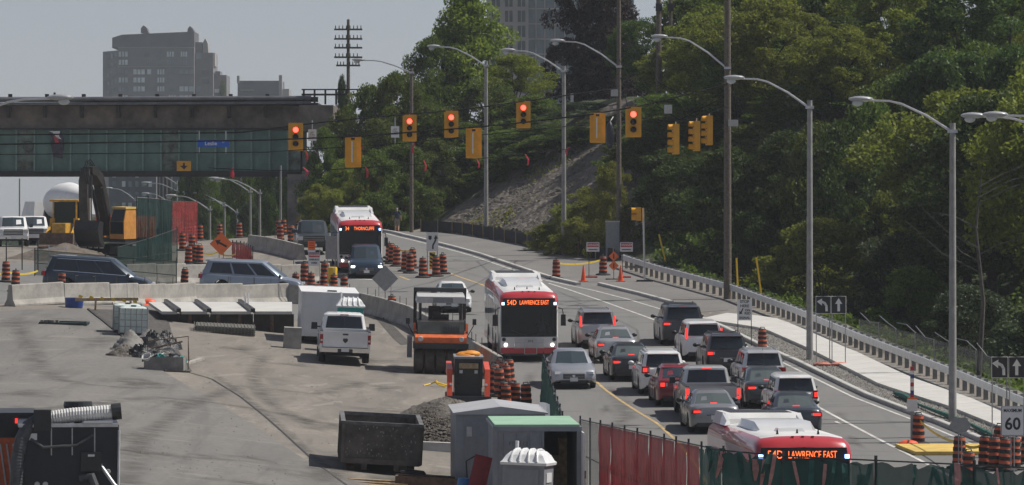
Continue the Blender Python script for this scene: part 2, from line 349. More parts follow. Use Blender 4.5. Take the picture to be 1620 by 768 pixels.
M_sand = mat('sandbag_orange', (0.62,0.22,0.16), 0.8, var=0.2, scale=5)
M_bluep = mat('blue_plastic', (0.02,0.06,0.26), 0.45, var=0.1)
M_ruston = mat('rusty_steel', (0.12,0.075,0.05), 0.8, var=0.35, scale=5, bump=0.3)
def paint(name, col, metal=0.0):
    return mat('paint_'+name, col, 0.32, metal, var=0.05, scale=1.3, coat=0.6, rvar=0.06)

# ================================================================== SETTING
def resample(pts, n):
    pts = [Vector(p[:2]) for p in pts]; L = [0]
    for a,b in zip(pts,pts[1:]): L.append(L[-1]+(b-a).length)
    out = []
    for i in range(n):
        t = L[-1]*i/(n-1); k = 0
        while k < len(L)-2 and L[k+1] < t: k += 1
        u = (t-L[k])/max(1e-6,L[k+1]-L[k]); out.append(pts[k].lerp(pts[k+1], u))
    return out
def plen(pts): return sum((Vector(b[:2])-Vector(a[:2])).length for a,b in zip(pts,pts[1:]))
def W(pxs): return [G(*p) for p in pxs]
def strip(name, A, B, off, m, na=None, nb=2):
    """draped sheet between two world polylines"""
    na = na or max(3, int(max(plen(A),plen(B))/1.2)); a = resample(A,na); b = resample(B,na); mb = MB(); vs = []; fs = []
    for i in range(na):
        for j in range(nb+1):
            p = a[i].lerp(b[i], j/nb); vs.append((p.x,p.y,gz(p.x,p.y)+off))
    for i in range(na-1):
        for j in range(nb): q = i*(nb+1)+j; fs.append((q,q+1,q+nb+2,q+nb+1))
    mb._add(vs, fs); o = mb.build(name, m)
    up = sum(p.normal.z for p in o.data.polygons)
    if up < 0: o.data.flip_normals()
    return o
def line_strip(name, pts, w, off, m):
    P = resample(pts, max(3,int(plen(pts)/1.0))); A = []; B = []
    for i,p in enumerate(P):
        t = (P[min(i+1,len(P)-1)]-P[max(0,i-1)]).normalized(); n = Vector((-t.y,t.x)); A.append(p+n*w/2); B.append(p-n*w/2)
    return struct(strip(name, A, B, off, m, na=len(P), nb=1))
def sweep(name, pts, prof, m, parent=None, step=1.2, smooth=False, z0=0.0):
    """sweep a (side, up) profile along a draped polyline"""
    P = resample(pts, max(2,int(plen(pts)/step)+1)); rings = []
    for i,p in enumerate(P):
        t = (P[min(i+1,len(P)-1)]-P[max(0,i-1)]).normalized(); n = Vector((-t.y,t.x)); z = gz(p.x,p.y)+z0
        rings.append([(p.x+n.x*s, p.y+n.y*s, z+u) for s,u in prof])
    return MB().loft(rings).build(name, m, parent, smooth)

# ground: one sheet out to the horizon
xs = np.concatenate([[-2600,-1400,-700,-350,-200,-120,-80,-60], np.arange(-48,-24,2.0), np.arange(-24,34,1.0), np.arange(34,60,2.0), [64,72,84,100,130,180,260,420,800,1500,2600]])
ds = np.concatenate([[-300,-100,-30,20,50,70,85], np.arange(96,352,1.25), np.arange(354,450,4.0), [470,500,540,600,680,760,900,1150,1500,2000,2800,4000,5600]])
gx, gd = np.meshgrid(xs, ds); gzv = ground(gx, np.clip(gd,41,1190))
nv, nu = gx.shape
me = bpy.data.meshes.new('ground'); me.from_pydata(np.stack([gx.ravel(),gd.ravel(),gzv.ravel()],1).tolist(), [], [(j*nu+i, j*nu+i+1, (j+1)*nu+i+1, (j+1)*nu+i) for j in range(nv-1) for i in range(nu-1)])
me.materials.append(M_dirt); go = bpy.data.objects.new('ground', me); C.objects.link(go); struct(go)
me.materials.append(M_grass)
mi = []
for p in me.polygons:
    c = p.center; toe = np.interp(c.y,[q[0] for q in TOE],[q[1] for q in TOE])
    mi.append(1 if (c.x > toe+0.3 or c.y > 392 or (c.x < -60)) else 0)
me.polygons.foreach_set('material_index', mi); me.polygons.foreach_set('use_smooth',[True]*len(mi))

# road edges (pixels of the photograph back-projected on to the terrain)
CURB = W([(612,368),(640,374.5),(680,384),(720,394),(760,405),(800,418.5),(840,432),(875,443),(915,452),(955,460),(1010,474),(1060,489),(1085,497),(1144,521),(1213,555),(1260,575),(1372,629),(1492,674),(1549,698),(1620,727)])
CURB = [Vector((-13,375,0))]+CURB+[Vector((19.4,150,0)),Vector((22,128,0)),Vector((26,95,0))]
BARL = W([(545,487),(600,500),(646,514),(743,570),(792,600)])      # foot of the barriers along the road
LEFT = [Vector((-27,375,0)),Vector((-19,352,0)),Vector((-16,330,0)),Vector((-14,300,0)),Vector((-30,284,0)),Vector((-60,280,0))]
road_left = [Vector((-19,375,0)),Vector((-16,350,0)),Vector((-14,330,0)),Vector((-13,300,0)),Vector((-12,280,0)),Vector((-10,258,0)),BARL[0],BARL[2],BARL[3],BARL[4],Vector((0.9,190,0)),Vector((1.5,160,0)),Vector((3.6,146,0)),Vector((6,133,0)),Vector((10,110,0)),Vector((13,95,0))]
struct(strip('road', road_left, CURB, 0.012, M_asph, na=230, nb=14))
cross = struct(strip('side_street', [Vector((-70,286,0)),Vector((-30,283,0)),Vector((-11,276,0))], [Vector((-70,228,0)),Vector((-30,228,0)),Vector((-9.5,243,0))], 0.008, M_asph, nb=24))
padA = [Vector((-60,95,0)),Vector((-60,224,0))]
struct(strip('worn_pavement', [G(-40,498),G(133,489),G(150,500),G(200,540),G(262,590),G(380,660),G(470,720),G(560,768)], [Vector((-34,222,0)),Vector((-34,200,0)),Vector((-34,170,0)),Vector((-34,140,0)),Vector((-34,120,0)),Vector((-25,112,0)),Vector((-15,110,0)),Vector((-8,110,0))], 0.008, M_pad, na=90, nb=30))
M_bed = surface_mat('dark_gravel_bed',[(0.085,0.079,0.072),((1.5,1.5,1),.4,.65,(0.04,0.037,0.034),.9,.6),((7,7,3),.45,.7,(0.16,0.15,0.137),.7,0)],bumpscale=7,bump=1.0)
struct(strip('gravel_bed', W([(140,490),(152,500),(203,540),(264,589)]), W([(262,494),(266,506),(276,545),(304,588)]), 0.012, M_bed, na=40, nb=12))
struct(strip('trench_edge', W([(583,494),(600,510),(622,536),(634,546)]), W([(592,491),(612,506),(640,534),(652,545)]), 0.012, M_bed, na=24, nb=4))
# boulevard asphalt between curb and guardrail / embankment
GR = W([(985,425),(1040,443),(1100,459),(1159,475),(1257,512),(1359,556),(1387,567),(1522,620),(1620,663)])
GR = GR+[Vector((21.0,165,0)),Vector((24,140,0))]
FAR = W([(640,362),(690,366),(760,374),(890,402),(985,424)])
def offs(pts, w):
    P = [Vector(p[:2]) for p in pts]; o = []
    for i,p in enumerate(P):
        t = (P[min(i+1,len(P)-1)]-P[max(0,i-1)]).normalized(); o.append(p+Vector((-t.y,t.x))*w)
    return o
struct(strip('boulevard', CURB[1:14], [Vector((-7.8,345,0)),*FAR, *GR[1:4], Vector((12.4,255,0))], 0.016, M_blvd, na=120, nb=8))
struct(strip('gravel_verge', [G(1110,506),G(1144,519),G(1213,553),G(1260,573),G(1372,627),G(1492,672),G(1620,725),Vector((19.6,150,0))], [G(1165,487),G(1200,493),G(1262,514),G(1362,558),G(1392,569),G(1525,622),G(1640,672),Vector((23,146,0))], 0.020, M_grav, na=100, nb=8))
# concrete sidewalk: slabs with joints
SWT = W([(1150,500),(1221,506),(1286,529),(1440,602),(1582,652),(1700,702)]); SWB = W([(1108,509),(1207,524),(1275,554),(1391,613),(1500,648),(1640,704)])
def slabs(name, A, B, n, off, thick, m):
    a = resample(A,n+1); b = resample(B,n+1); root = None
    ob = struct(strip(name, A, B, off-0.012, M_concd, na=n*2, nb=2))
    for i in range(n):
        q = [a[i].lerp(a[i+1],0.008), a[i].lerp(a[i+1],0.992), b[i].lerp(b[i+1],0.992), b[i].lerp(b[i+1],0.008)]
        mb = MB(); top = [(p.x,p.y,gz(p.x,p.y)+off+thick) for p in q]; bot = [(p.x,p.y,gz(p.x,p.y)+off-0.03) for p in q]
        mb.loft([bot,top]); mb.build('slab', M_walk, ob)
slabs('sidewalk', SWT, SWB, 30, 0.03, 0.12, M_walk)
# kerbs
prof = [(-0.10,-0.05),(-0.10,0.15),(-0.07,0.17),(0.11,0.17),(0.13,0.15),(0.15,-0.05)]
for i,seg in enumerate((CURB[0:10], W([(948,452),(1010,467),(1062,481)]), CURB[12:])):
    struct(sweep('kerb', seg, prof, M_curb))
# gutter edge lines, lane lines
def between(k):   # lateral interpolation between the road's left edge and the kerb
    a = resample(road_left,120); b = resample(CURB,120); return [p.lerp(q,k) for p,q in zip(a,b)]
line_strip('edge_line', offs(CURB[1:], -0.55), 0.12, 0.020, M_wl)
line_strip('lane_line', W([(868,449),(900,459),(950,476),(1000,494),(1060,516),(1110,536),(1170,566),(1240,612),(1300,648),(1360,680),(1400,701),(1455,729),(1530,768)]), 0.13, 0.020, M_wl)
line_strip('centre_line', W([(925,588),(958,618),(985,637),(1010,653),(1040,671),(1074,702),(1100,735),(1120,768)]), 0.12, 0.020, M_yl)
line_strip('centre_line', W([(632,438),(648,444)]), 0.16, 0.020, M_yl)
line_strip('centre_line', W([(704,430),(730,440),(760,450),(775,458)]), 0.15, 0.020, M_yl)
line_strip('stop_line', W([(520,441),(545,442),(600,443)]), 0.5, 0.020, M_wl)
line_strip('edge_line', W([(800,600),(815,622),(830,640),(850,660)]), 0.14, 0.020, M_wl)
for a,b in (((1322,668),(1330,672)),((1322,690),(1330,695)),((690,462),(706,463)),((660,470),(690,470))):
    line_strip('lane_dash', W([a,b]), 0.12, 0.020, M_wl)
# tar seams across the road
M_tar = mat('tar_seam', (0.045,0.044,0.043), 0.6, var=0.2)
for a,b in (((888,500),(1010,502)),((870,480),(930,486)),((1290,664),(1480,668)),((1340,616),(1420,622)),((955,672),(1050,680)),((1390,600),(1395,606))):
    line_strip('tar_seam', W([a,((a[0]+b[0])/2,(a[1]+b[1])/2+1.5),b]), 0.09, 0.017, M_tar)
struct(sweep('pavement_edge', W([(140,490),(152,500),(203,540),(264,589),(300,590)]), [(-.06,-.02),(.06,-.02),(.05,.06),(-.06,.06)], mat('pavement_lip',(0.055,0.052,0.05),.9,var=.3,scale=3)))
line_strip('saw_cut', W([(300,590),(335,600),(380,628),(420,660),(470,705),(520,748),(548,768)]), 0.07, 0.018, M_tar)
# dark wheel tracks on the pad
M_track = mat('tyre_track', (0.135,0.126,0.115), 0.9, var=0.3, scale=1.1)
nt = M_track.node_tree; at_ = nt.nodes.new('ShaderNodeAttribute'); at_.attribute_name = 'fade'; tr_ = nt.nodes.new('ShaderNodeBsdfTransparent'); mx_ = nt.nodes.new('ShaderNodeMixShader')
nz_ = nt.nodes.new('ShaderNodeTexNoise'); nz_.inputs['Scale'].default_value = 1.3; nz_.inputs['Detail'].default_value = 5; tc_ = nt.nodes.new('ShaderNodeTexCoord'); nt.links.new(tc_.outputs['Object'],nz_.inputs['Vector'])
mu_ = nt.nodes.new('ShaderNodeMath'); mu_.operation = 'MULTIPLY'; mp_ = nt.nodes.new('ShaderNodeMapRange'); mp_.inputs[1].default_value = .3; mp_.inputs[2].default_value = .65
nt.links.new(nz_.outputs['Fac'],mp_.inputs[0]); nt.links.new(mp_.outputs[0],mu_.inputs[0]); nt.links.new(at_.outputs['Fac'],mu_.inputs[1]); nt.links.new(mu_.outputs[0],mx_.inputs[0])
nt.links.new(tr_.outputs[0],mx_.inputs[1]); nt.links.new(nt.nodes['Principled BSDF'].outputs[0],mx_.inputs[2]); nt.links.new(mx_.outputs[0],nt.nodes['Material Output'].inputs[0])
def wobble(pxs, w):
    P = resample(W(pxs), max(3,int(plen(W(pxs))/1.0))); A = []; B = []
    for i,p in enumerate(P):
        t = (P[min(i+1,len(P)-1)]-P[max(0,i-1)]).normalized(); n = Vector((-t.y,t.x)); k = w*(.8+.5*random.random()); A.append(p+n*k); B.append(p-n*k)
    o = struct(strip('wheel_track', A, B, 0.014, M_track, na=len(P), nb=4)); ca = o.data.attributes.new('fade','FLOAT','POINT')
    ca.data.foreach_set('value',[(0,.55,1,.55,0)[k%5]*min(1,(k//5)/3,(len(P)-1-k//5)/3)*.5 for k in range(len(o.data.vertices))]); return o
wobble([(25,512),(40,535),(55,560),(62,580),(85,598),(120,608),(170,612),(230,616),(290,611)], 0.55)
wobble([(335,590),(380,622),(420,655),(470,700),(520,742),(545,762)], 0.25)
wobble([(5,640),(60,650),(140,640),(250,628),(360,640),(470,660),(560,690)],.6)
wobble([(420,560),(400,600),(430,640),(520,690)],.45)
wobble([(590,600),(500,625),(380,610),(300,640),(220,700),(200,768)],.5)
wobble([(1000,560),(940,520),(890,505)],.35)
wobble([(960,690),(990,660),(985,640),(960,610)],.45)
wobble([(840,588),(836,612),(820,640)], 0.3)
# sloping embankment of gravel
gA = [p+Vector((0.7,0.6)) for p in [Vector(q[:2]) for q in [(-5.8,341),(-4.0,337.5),(0,321),(3.8,305.5),(6.6,298)]]]
gB = [Vector((4.5,352)),Vector((6.5,350)),Vector((10.5,338)),Vector((14,328)),Vector((16.5,318))]
gs = struct(strip('gravel_slope', gA, gB, 0.08, M_slope, na=130, nb=80))
for v in gs.data.vertices: v.co.z += random.uniform(-.07,.07)+.10*math.sin(v.co.x*1.3+v.co.y*.7)*math.sin(v.co.y*.9-v.co.x*.4)
# soft stains on the site ground
def stain(px_, py, rx, ry):
    p = G(px_,py); mb = MB(); n = 20; vs = [(p.x,p.y,gz(p.x,p.y)+.016)]; fs = []; ph = random.uniform(0,6)
    for k in range(n):
        a = 2*math.pi*k/n; f = 1+.25*math.sin(3*a+ph)+.15*math.sin(5*a); x = p.x+rx*f*math.cos(a); y = p.y+ry*f*math.sin(a); vs.append((x,y,gz(x,y)+.016)); fs.append((0,1+k,1+(k+1)%n))
    mb._add(vs,fs); o = struct(mb.build('ground_stain',M_track)); ca = o.data.attributes.new('fade','FLOAT','POINT'); ca.data.foreach_set('value',[random.uniform(.5,.9)]+[0.0]*n)
for i in range(46):
    stain(random.uniform(-10,800),random.uniform(505,768),random.uniform(.4,1.6),random.uniform(1.0,4.0))
for px_,py in ((1000,560),(1090,590),(1120,640),(1180,660),(930,610),(960,650),(1350,700),(1230,600),(1330,660)): stain(px_,py,.35,3.0)

# ------------------------------------------------------------------ railway bridge
BD = 372.0; bs = F/BD
def bz(py): return ZC-(py-HY)*BD/F
def bxx(px): return (px-CX)*BD/F
M_ggreen = mat('girder_green', (0.125,0.215,0.185), 0.85, var=0.14, scale=0.9, bump=0.1)
M_ggreen2 = mat('girder_green_worn', (0.14,0.20,0.17), 0.8, var=0.4, scale=1.6, col2=(0.06,0.045,0.035))
M_fascia = mat('fascia_brown_concrete', (0.19,0.16,0.135), 0.9, var=0.3, scale=0.7, bump=0.2)
M_bdark = mat('bridge_dark_steel', (0.022,0.021,0.021), 0.7, var=0.3, scale=1.5)
M_pipe = mat('bridge_pipe', (0.16,0.165,0.18), 0.5, 0.3, var=0.2, scale=1)
br = thing('railway_bridge', 'green plate girder railway bridge with brown concrete fascia crossing over the road', 'bridge', loc=(bxx(250),BD,gz(bxx(250),BD)))
def bpart(mb, name, m, smooth=False):
    o = mb.build(name, m, br, smooth); o.location = -br.location; return o
xl, xr = bxx(-60), bxx(478)
px_ = -60
k = 0
while px_ < 476:
    nx = min(px_+28.6, 476); mb = MB()
    mb.bx((bxx(px_)+0.05, BD+0.02, bz(271)), (bxx(nx)-0.05, BD+0.35, bz(206)))
    bpart(mb, 'girder_panel', M_ggreen if random.random() < 0.8 else M_ggreen2)
    mb = MB(); mb.bx((bxx(px_)-0.05, BD-0.22, bz(271)), (bxx(px_)+0.07, BD+0.3, bz(206))); bpart(mb, 'stiffener', mat('stiffener_green',(0.19,0.29,0.255),0.85,var=0.12))
    px_ = nx; k += 1
mb = MB(); mb.bx((xl,BD-0.35,bz(280)),(xr,BD+0.5,bz(271.2))); bpart(mb,'bottom_flange',M_bdark)
mb = MB(); mb.bx((xl,BD-0.3,bz(205.8)),(xr,BD+0.5,bz(203))); bpart(mb,'top_flange',M_bdark)
mb = MB(); mb.bx((xl,BD+0.05,bz(203)),(xr+0.6,BD+9.0,bz(168))); bpart(mb,'fascia',M_fascia)
mb = MB(); mb.bx((xl,BD+0.5,bz(278)),(xr,BD+8.6,bz(206))); bpart(mb,'floor_beams',M_bdark)
mb = MB(); mb.bx((xl,BD-0.9,bz(168)),(xr+1.2,BD+9.4,bz(163.2))); bpart(mb,'deck_edge',M_bdark)
for py,r in ((165.5,0.11),(158.0,0.15)):
    mb = MB(); mb.tube([(xl,BD-1.0,bz(py)),(xr+0.7,BD-1.0,bz(py-2.5))], r, 8); bpart(mb,'pipe',M_pipe,True)
mb = MB(); mb.bx((xl,BD-0.75,bz(162)),(xr+1.2,BD-0.55,bz(154))); bpart(mb,'cable_tray',M_bdark)
for i,px_ in enumerate(range(-40,480,58)):
    mb = MB(); mb.box((bxx(px_),BD-0.8,bz(154)),(0.28,0.3,0.42)); bpart(mb,'railing_post',M_bdark)
    mb = MB(); mb.box((bxx(px_-4),BD-0.3,bz(176)),(0.22,0.7,1.0),top=(1,1.6)); bpart(mb,'bracket',M_bdark)
# right end: abutment box, railing that runs on past the abutment, tall concrete abutment under the girder
mb = MB(); mb.bx((bxx(474),BD-1.0,bz(207)),(bxx(528),BD+9,bz(167))); bpart(mb,'bearing_wall',M_fascia)
mb = MB(); mb.bx((bxx(478),BD-1.1,bz(152)),(bxx(600),BD-0.9,bz(149))); mb.bx((bxx(478),BD-1.1,bz(143.5)),(bxx(600),BD-0.9,bz(141.5)))
for px_ in range(480,600,17): mb.bx((bxx(px_),BD-1.08,bz(166)),(bxx(px_)+0.14,BD-0.92,bz(141.6)))
bpart(mb,'railing',M_bdark)
mb = MB(); mb.prism([(bxx(455),bz(276)),(bxx(484),bz(276)),(bxx(492),gz(bxx(484),BD)-0.5),(bxx(455),gz(bxx(455),BD)-0.5)], BD-0.5, BD+9, 'y'); bpart(mb,'abutment',M_concd)
mb = MB(); mb.prism([(bxx(484),bz(240)),(bxx(505),bz(240)),(bxx(530),gz(bxx(530),BD-7)-0.5),(bxx(484),gz(bxx(484),BD-7)-0.5)], BD-2.0, BD-0.6, 'y'); bpart(mb,'wing_wall',M_concd)
# sign plates hanging on the girder
mb = MB(); mb.box((0,0,0),(1.05,0.05,0.75)); sg = mb.build('clearance_sign', M_yel); sg.location = at(291,263,BD-0.5); tag(sg,'small yellow clearance sign with black arrow fixed to the green bridge girder','sign')
mb = MB(); mb.prism([(-0.28,0.02),(0.28,0.02),(0.0,-0.26)],-0.033,-0.028,'y'); mb.bx((-0.07,-0.033,0.0),(0.07,-0.028,0.22)); mb.build('arrow', M_bsign, sg)

# ------------------------------------------------------------------ far buildings
M_bk = mat('tower_brick', (0.19,0.175,0.185), 0.85, var=0.12, scale=0.3)
M_bk2 = mat('tower_roof_dark', (0.115,0.108,0.12), 0.85, var=0.12, scale=0.3)
M_bkl = mat('tower_trim', (0.33,0.31,0.30), 0.85, var=0.1, scale=0.3)
M_fwin = mat('far_window', (0.20,0.24,0.28), 0.15, 0.0, var=0.3, scale=0.2)
M_fwinl = mat('far_window_blind', (0.62,0.66,0.70), 0.4, 0.0, var=0.2, scale=0.2)
D1 = 1600.0
def q1(px): return (px-CX)*D1/F
def z1(py): return ZC-(py-HY)*D1/F
tb = thing('condominium_tower', 'hazy brick condominium tower with turreted dark roof rising behind the railway bridge', 'building', loc=(q1(245),D1,gz(q1(245),1190)))
def tpart(mb, name, m): o = mb.build(name, m, tb); o.location = -tb.location; return o
zb = 0.0
mb = MB(); mb.bx((q1(187),D1,zb),(q1(307),D1+26,z1(75))); tpart(mb,'wall',M_bk)
mb = MB(); mb.prism([(q1(157),D1+14),(q1(157),D1+30),(q1(187),D1+30),(q1(187),D1)], zb, z1(80),'z'); tpart(mb,'wall',M_bk)
mb = MB(); mb.bx((q1(307),D1+4,zb),(q1(336),D1+28,z1(83))); tpart(mb,'wall',M_bk)
mb = MB(); mb.bx((q1(336),D1+8,zb),(q1(356),D1+28,z1(118))); mb.bx((q1(338),D1+8,z1(118)),(q1(346),D1+20,z1(112))); tpart(mb,'wall',M_bk)
rf = tpart(MB().prism([(q1(177),z1(76)),(q1(177),z1(60)),(q1(192),z1(55)),(q1(307),z1(50)),(q1(307),z1(75))], D1+1, D1+24,'y'),'roof',M_bk2)
for a,b,t,u in ((222,234,40,52),(296,307,41,52)):
    o = MB().prism([(q1(a),z1(u)),(q1(a),z1(t+5)),(q1((a+b)/2-2),z1(t)),(q1(b-3),z1(t+4)),(q1(b),z1(u))], D1+2, D1+9,'y').build('turret', M_bk2, rf)
o = MB().prism([(q1(319),z1(84)),(q1(320),z1(66)),(q1(323),z1(60)),(q1(327),z1(68)),(q1(328),z1(84))], D1+5, D1+12,'y').build('turret', M_bkl, rf)
MB().bx((q1(307),D1+6,z1(83)),(q1(318),D1+16,z1(66))).build('penthouse', M_bk, rf)
MB().bx((q1(328),D1+6,z1(104)),(q1(338),D1+18,z1(83))).build('penthouse', M_bkl, rf)
tpart(MB().bx((q1(186.5),D1-0.4,z1(106.5)),(q1(307),D1-0.05,z1(105.3))),'cornice',M_bkl)
tpart(MB().bx((q1(186.5),D1-0.4,z1(76.4)),(q1(307),D1-0.05,z1(74.8))),'cornice',M_bkl)
for r,py in enumerate((86,99,114,127,141,155)):
    for c,(a,b) in enumerate(((188,202),(211,220),(229,238),(247,257),(264,275),(286,296)) if r<2 else ((188,202),(211,229),(233,239),(249,260),(267,278),(284,306))):
        if random.random() < 0.07: continue
        tpart(MB().bx((q1(a),D1-0.3,z1(py+4)),(q1(b),D1-0.04,z1(py-4))),'window',M_fwinl if random.random()<0.5 else M_fwin)
        if b-a > 8:
            mbb = MB()
            for t in np.linspace(a,b,4)[1:3]: tpart(MB().bx((q1(t)-0.12,D1-0.36,z1(py+4)),(q1(t)+0.12,D1-0.3,z1(py-4))),'mullion',M_bk2)
for py in (88,141): tpart(MB().bx((q1(309),D1+3.6,z1(py+5)),(q1(317),D1+3.98,z1(py-5))),'window',M_fwin)
for py in (114,128): tpart(MB().bx((q1(318),D1+3.5,z1(py+4)),(q1(330),D1+3.98,z1(py-3))),'balcony',M_bk2)
tpart(MB().bx((q1(337),D1+7.6,z1(146)),(q1(349),D1+7.98,z1(140))),'window',M_fwinl)
for px_,py in ((169,88),(176,86),(183,84)):
    for r in range(5): tpart(MB().box((q1(px_),D1+13.9-0.46*(px_-157)/1.0+0.0,z1(py+2+r*14)),(1.0,0.8,1.5)),'window',M_fwin)
# lower building right of it
lb = thing('lowrise_building', 'low dark hazy building with pale corner chimneys just showing over the railway bridge', 'building', loc=(q1(405),D1+40,gz(q1(405),1190)))
def lpart(mb,name,m): o = mb.build(name,m,lb); o.location = -lb.location; return o
DD1 = D1+40
lpart(MB().bx((q1(365),DD1,0),(q1(436),DD1+22,z1(123))),'wall',M_bk2)
lpart(MB().bx((q1(432),DD1-0.4,z1(150)),(q1(437),DD1+5,z1(114))),'chimney',M_bkl)
lpart(MB().bx((q1(364),DD1-0.4,z1(127)),(q1(368),DD1+5,z1(115))),'chimney',M_bkl)
lpart(MB().bx((q1(437),DD1+2,0),(q1(448),DD1+20,z1(136))),'side_wing',M_bkl)
lpart(MB().bx((q1(370),DD1-0.5,z1(139)),(q1(392),DD1-0.05,z1(137.5))),'balcony',M_bkl)
# tower over the trees
D2 = 900.0
def q2(px): return (px-CX)*D2/F
def z2(py): return ZC-(py-HY)*D2/F
M_t2 = mat('tower_pale_concrete', (0.36,0.315,0.31), 0.85, var=0.08, scale=0.3)
M_t2w = mat('tower_window_dark',(0.035,0.042,0.05),.3,var=.2,scale=.3)
M_t2g = mat('tower_glass_blue', (0.10,0.15,0.18), 0.15, var=0.2, scale=0.3)
tw = thing('apartment_tower', 'pinkish concrete and blue glass apartment tower rising behind the treetops', 'building', loc=(q2(890),D2,gz(q2(890),D2)))
def wpart(mb,name,m): o = mb.build(name,m,tw); o.location = -tw.location; return o
wpart(MB().bx((q2(770),D2,0),(q2(836),D2+22,z2(-60))),'wall',M_t2)
wpart(MB().bx((q2(836),D2+2,0),(q2(972),D2+22,z2(-62))),'glass_wall',M_t2g)
wpart(MB().bx((q2(972),D2+0.5,0),(q2(986),D2+20,z2(-64))),'glass_wall',M_t2g)
wpart(MB().bx((q2(986),D2+1,0),(q2(1003),D2+20,z2(-64))),'wall',M_t2g)
for i,py in enumerate(range(-46,130,24)):
    for a,b in ((799,811),(819,831),(778,791)):
        w_ = wpart(MB().bx((q2(a),D2-0.12,z2(py+9)),(q2(b),D2-0.02,z2(py-9))),'window',M_t2w); MB().bx((q2((a+b)/2)-.08,D2-.16,z2(py+9)),(q2((a+b)/2)+.08,D2-.121,z2(py-9))).build('mullion',M_t2,w_)
    wpart(MB().bx((q2(836),D2+1.7,z2(py+12.5)),(q2(972),D2+1.95,z2(py+10.5))),'floor_band',M_t2)
    wpart(MB().bx((q2(972),D2+0.2,z2(py+12.5)),(q2(1003),D2+0.45,z2(py+10.8))),'floor_band',M_t2)
for px_ in (848,862,878,894,910,926,942,958): wpart(MB().bx((q2(px_)-0.1,D2+1.8,0),(q2(px_)+0.1,D2+1.97,z2(-62))),'mullion',M_t2)
# hazy office block seen under the bridge
D3 = 640.0
def q3(px): return (px-CX)*D3/F
def z3(py): return ZC-(py-HY)*D3/F
M_o3 = mat('office_grey', (0.16,0.165,0.185), 0.8, var=0.1, scale=0.3)
ob = thing('office_block', 'grey office block with small pale windows seen under the railway bridge', 'building', loc=(q3(230),D3,gz(q3(230),D3)))
def opart(mb,name,m): o = mb.build(name,m,ob); o.location = -ob.location; return o
opart(MB().bx((q3(172),D3,-0.4),(q3(247),D3+20,z3(262))),'wall',M_o3)
opart(MB().bx((q3(247),D3+3,-0.4),(q3(300),D3+20,z3(264))),'wall',M_o3)
for px_ in (249,255,261,268): opart(MB().bx((q3(px_),D3+2.4,-0.4),(q3(px_+2.2),D3+2.98,z3(264))),'pilaster',M_bkl)
for py in (276,291,308,325,342):
    for a in (178,193,203,214,224,235): opart(MB().bx((q3(a),D3-0.15,z3(py+5)),(q3(a+5.5),D3-0.02,z3(py-4))),'window',M_fwinl if random.random()<.4 else M_fwin)
    for a in (273,281,289): opart(MB().bx((q3(a),D3+2.8,z3(py+5)),(q3(a+4.5),D3+2.98,z3(py-4))),'window',M_fwin)
lw = thing('low_shed', 'plain grey concrete shed wall beyond the railway bridge', 'shed', loc=(q3(212),520,gz((212-CX)*520/F,520)))
MB().bx((-2.0,0,-0.3),(2.0,4,6.6)).build('wall', M_concd, lw)
MB().bx((-2.1,-0.1,6.6),(2.1,4.1,6.75)).build('roof', M_concd, lw)

# ================================================================== VEHICLES
_wheel_cache = {}
def wheel(parent, x, y, r, w, rimmat=None, side=1, rim_r=0.66):
    key = (round(r,3),round(w,3),(rimmat or M_rim).name,side)
    if key not in _wheel_cache:
        M = Matrix.Rotation(R(-90)*side,3,'X')     # lathe axis z -> y*side
        t = MB(); t.lathe([(r*rim_r,-w/2),(r*0.93,-w/2),(r,-w*0.36),(r,w*0.36),(r*0.93,w/2),(r*rim_r,w/2)], 22, M=M)
        rm = MB(); rm.lathe([(0.001,w*0.30),(r*0.14,w*0.34),(r*0.18,w*0.22),(r*(rim_r-.08),w*0.28),(r*rim_r,w*0.46),(r*(rim_r+.015),w*0.46),(r*(rim_r+.015),-w*.4)],20,M=M)
        hm = MB(); rr = r*(rim_r-.1)
        for k in range(5):
            a = 2*math.pi*k/5; ca,sa = math.cos(a),math.sin(a)
            q = [Vector((rr*math.cos(a+dd)*f, rr*math.sin(a+dd)*f, w*0.31)) for dd,f in ((-.34,1),(.34,1),(.12,.4),(-.12,.4))]
            hm._add([M@v for v in q], [(0,1,2,3)])
        _wheel_cache[key] = (t.mesh('tyre',M_black,True), rm.mesh('rim',rimmat or M_rim,True), hm.mesh('spoke_gap',M_dark))
    a,b,c = _wheel_cache[key]
    o = bpy.data.objects.new('wheel', None); C.objects.link(o); o.parent = parent; o.location = (x,y,r); o.empty_display_size = 0.1
    for me,n in ((a,'tyre'),(b,'rim'),(c,'spoke_gap')):
        q = bpy.data.objects.new(n, me); C.objects.link(q); q.parent = o
    return o
def interp(pts, x): return float(np.interp(x, [p[0] for p in pts], [p[1] for p in pts]))
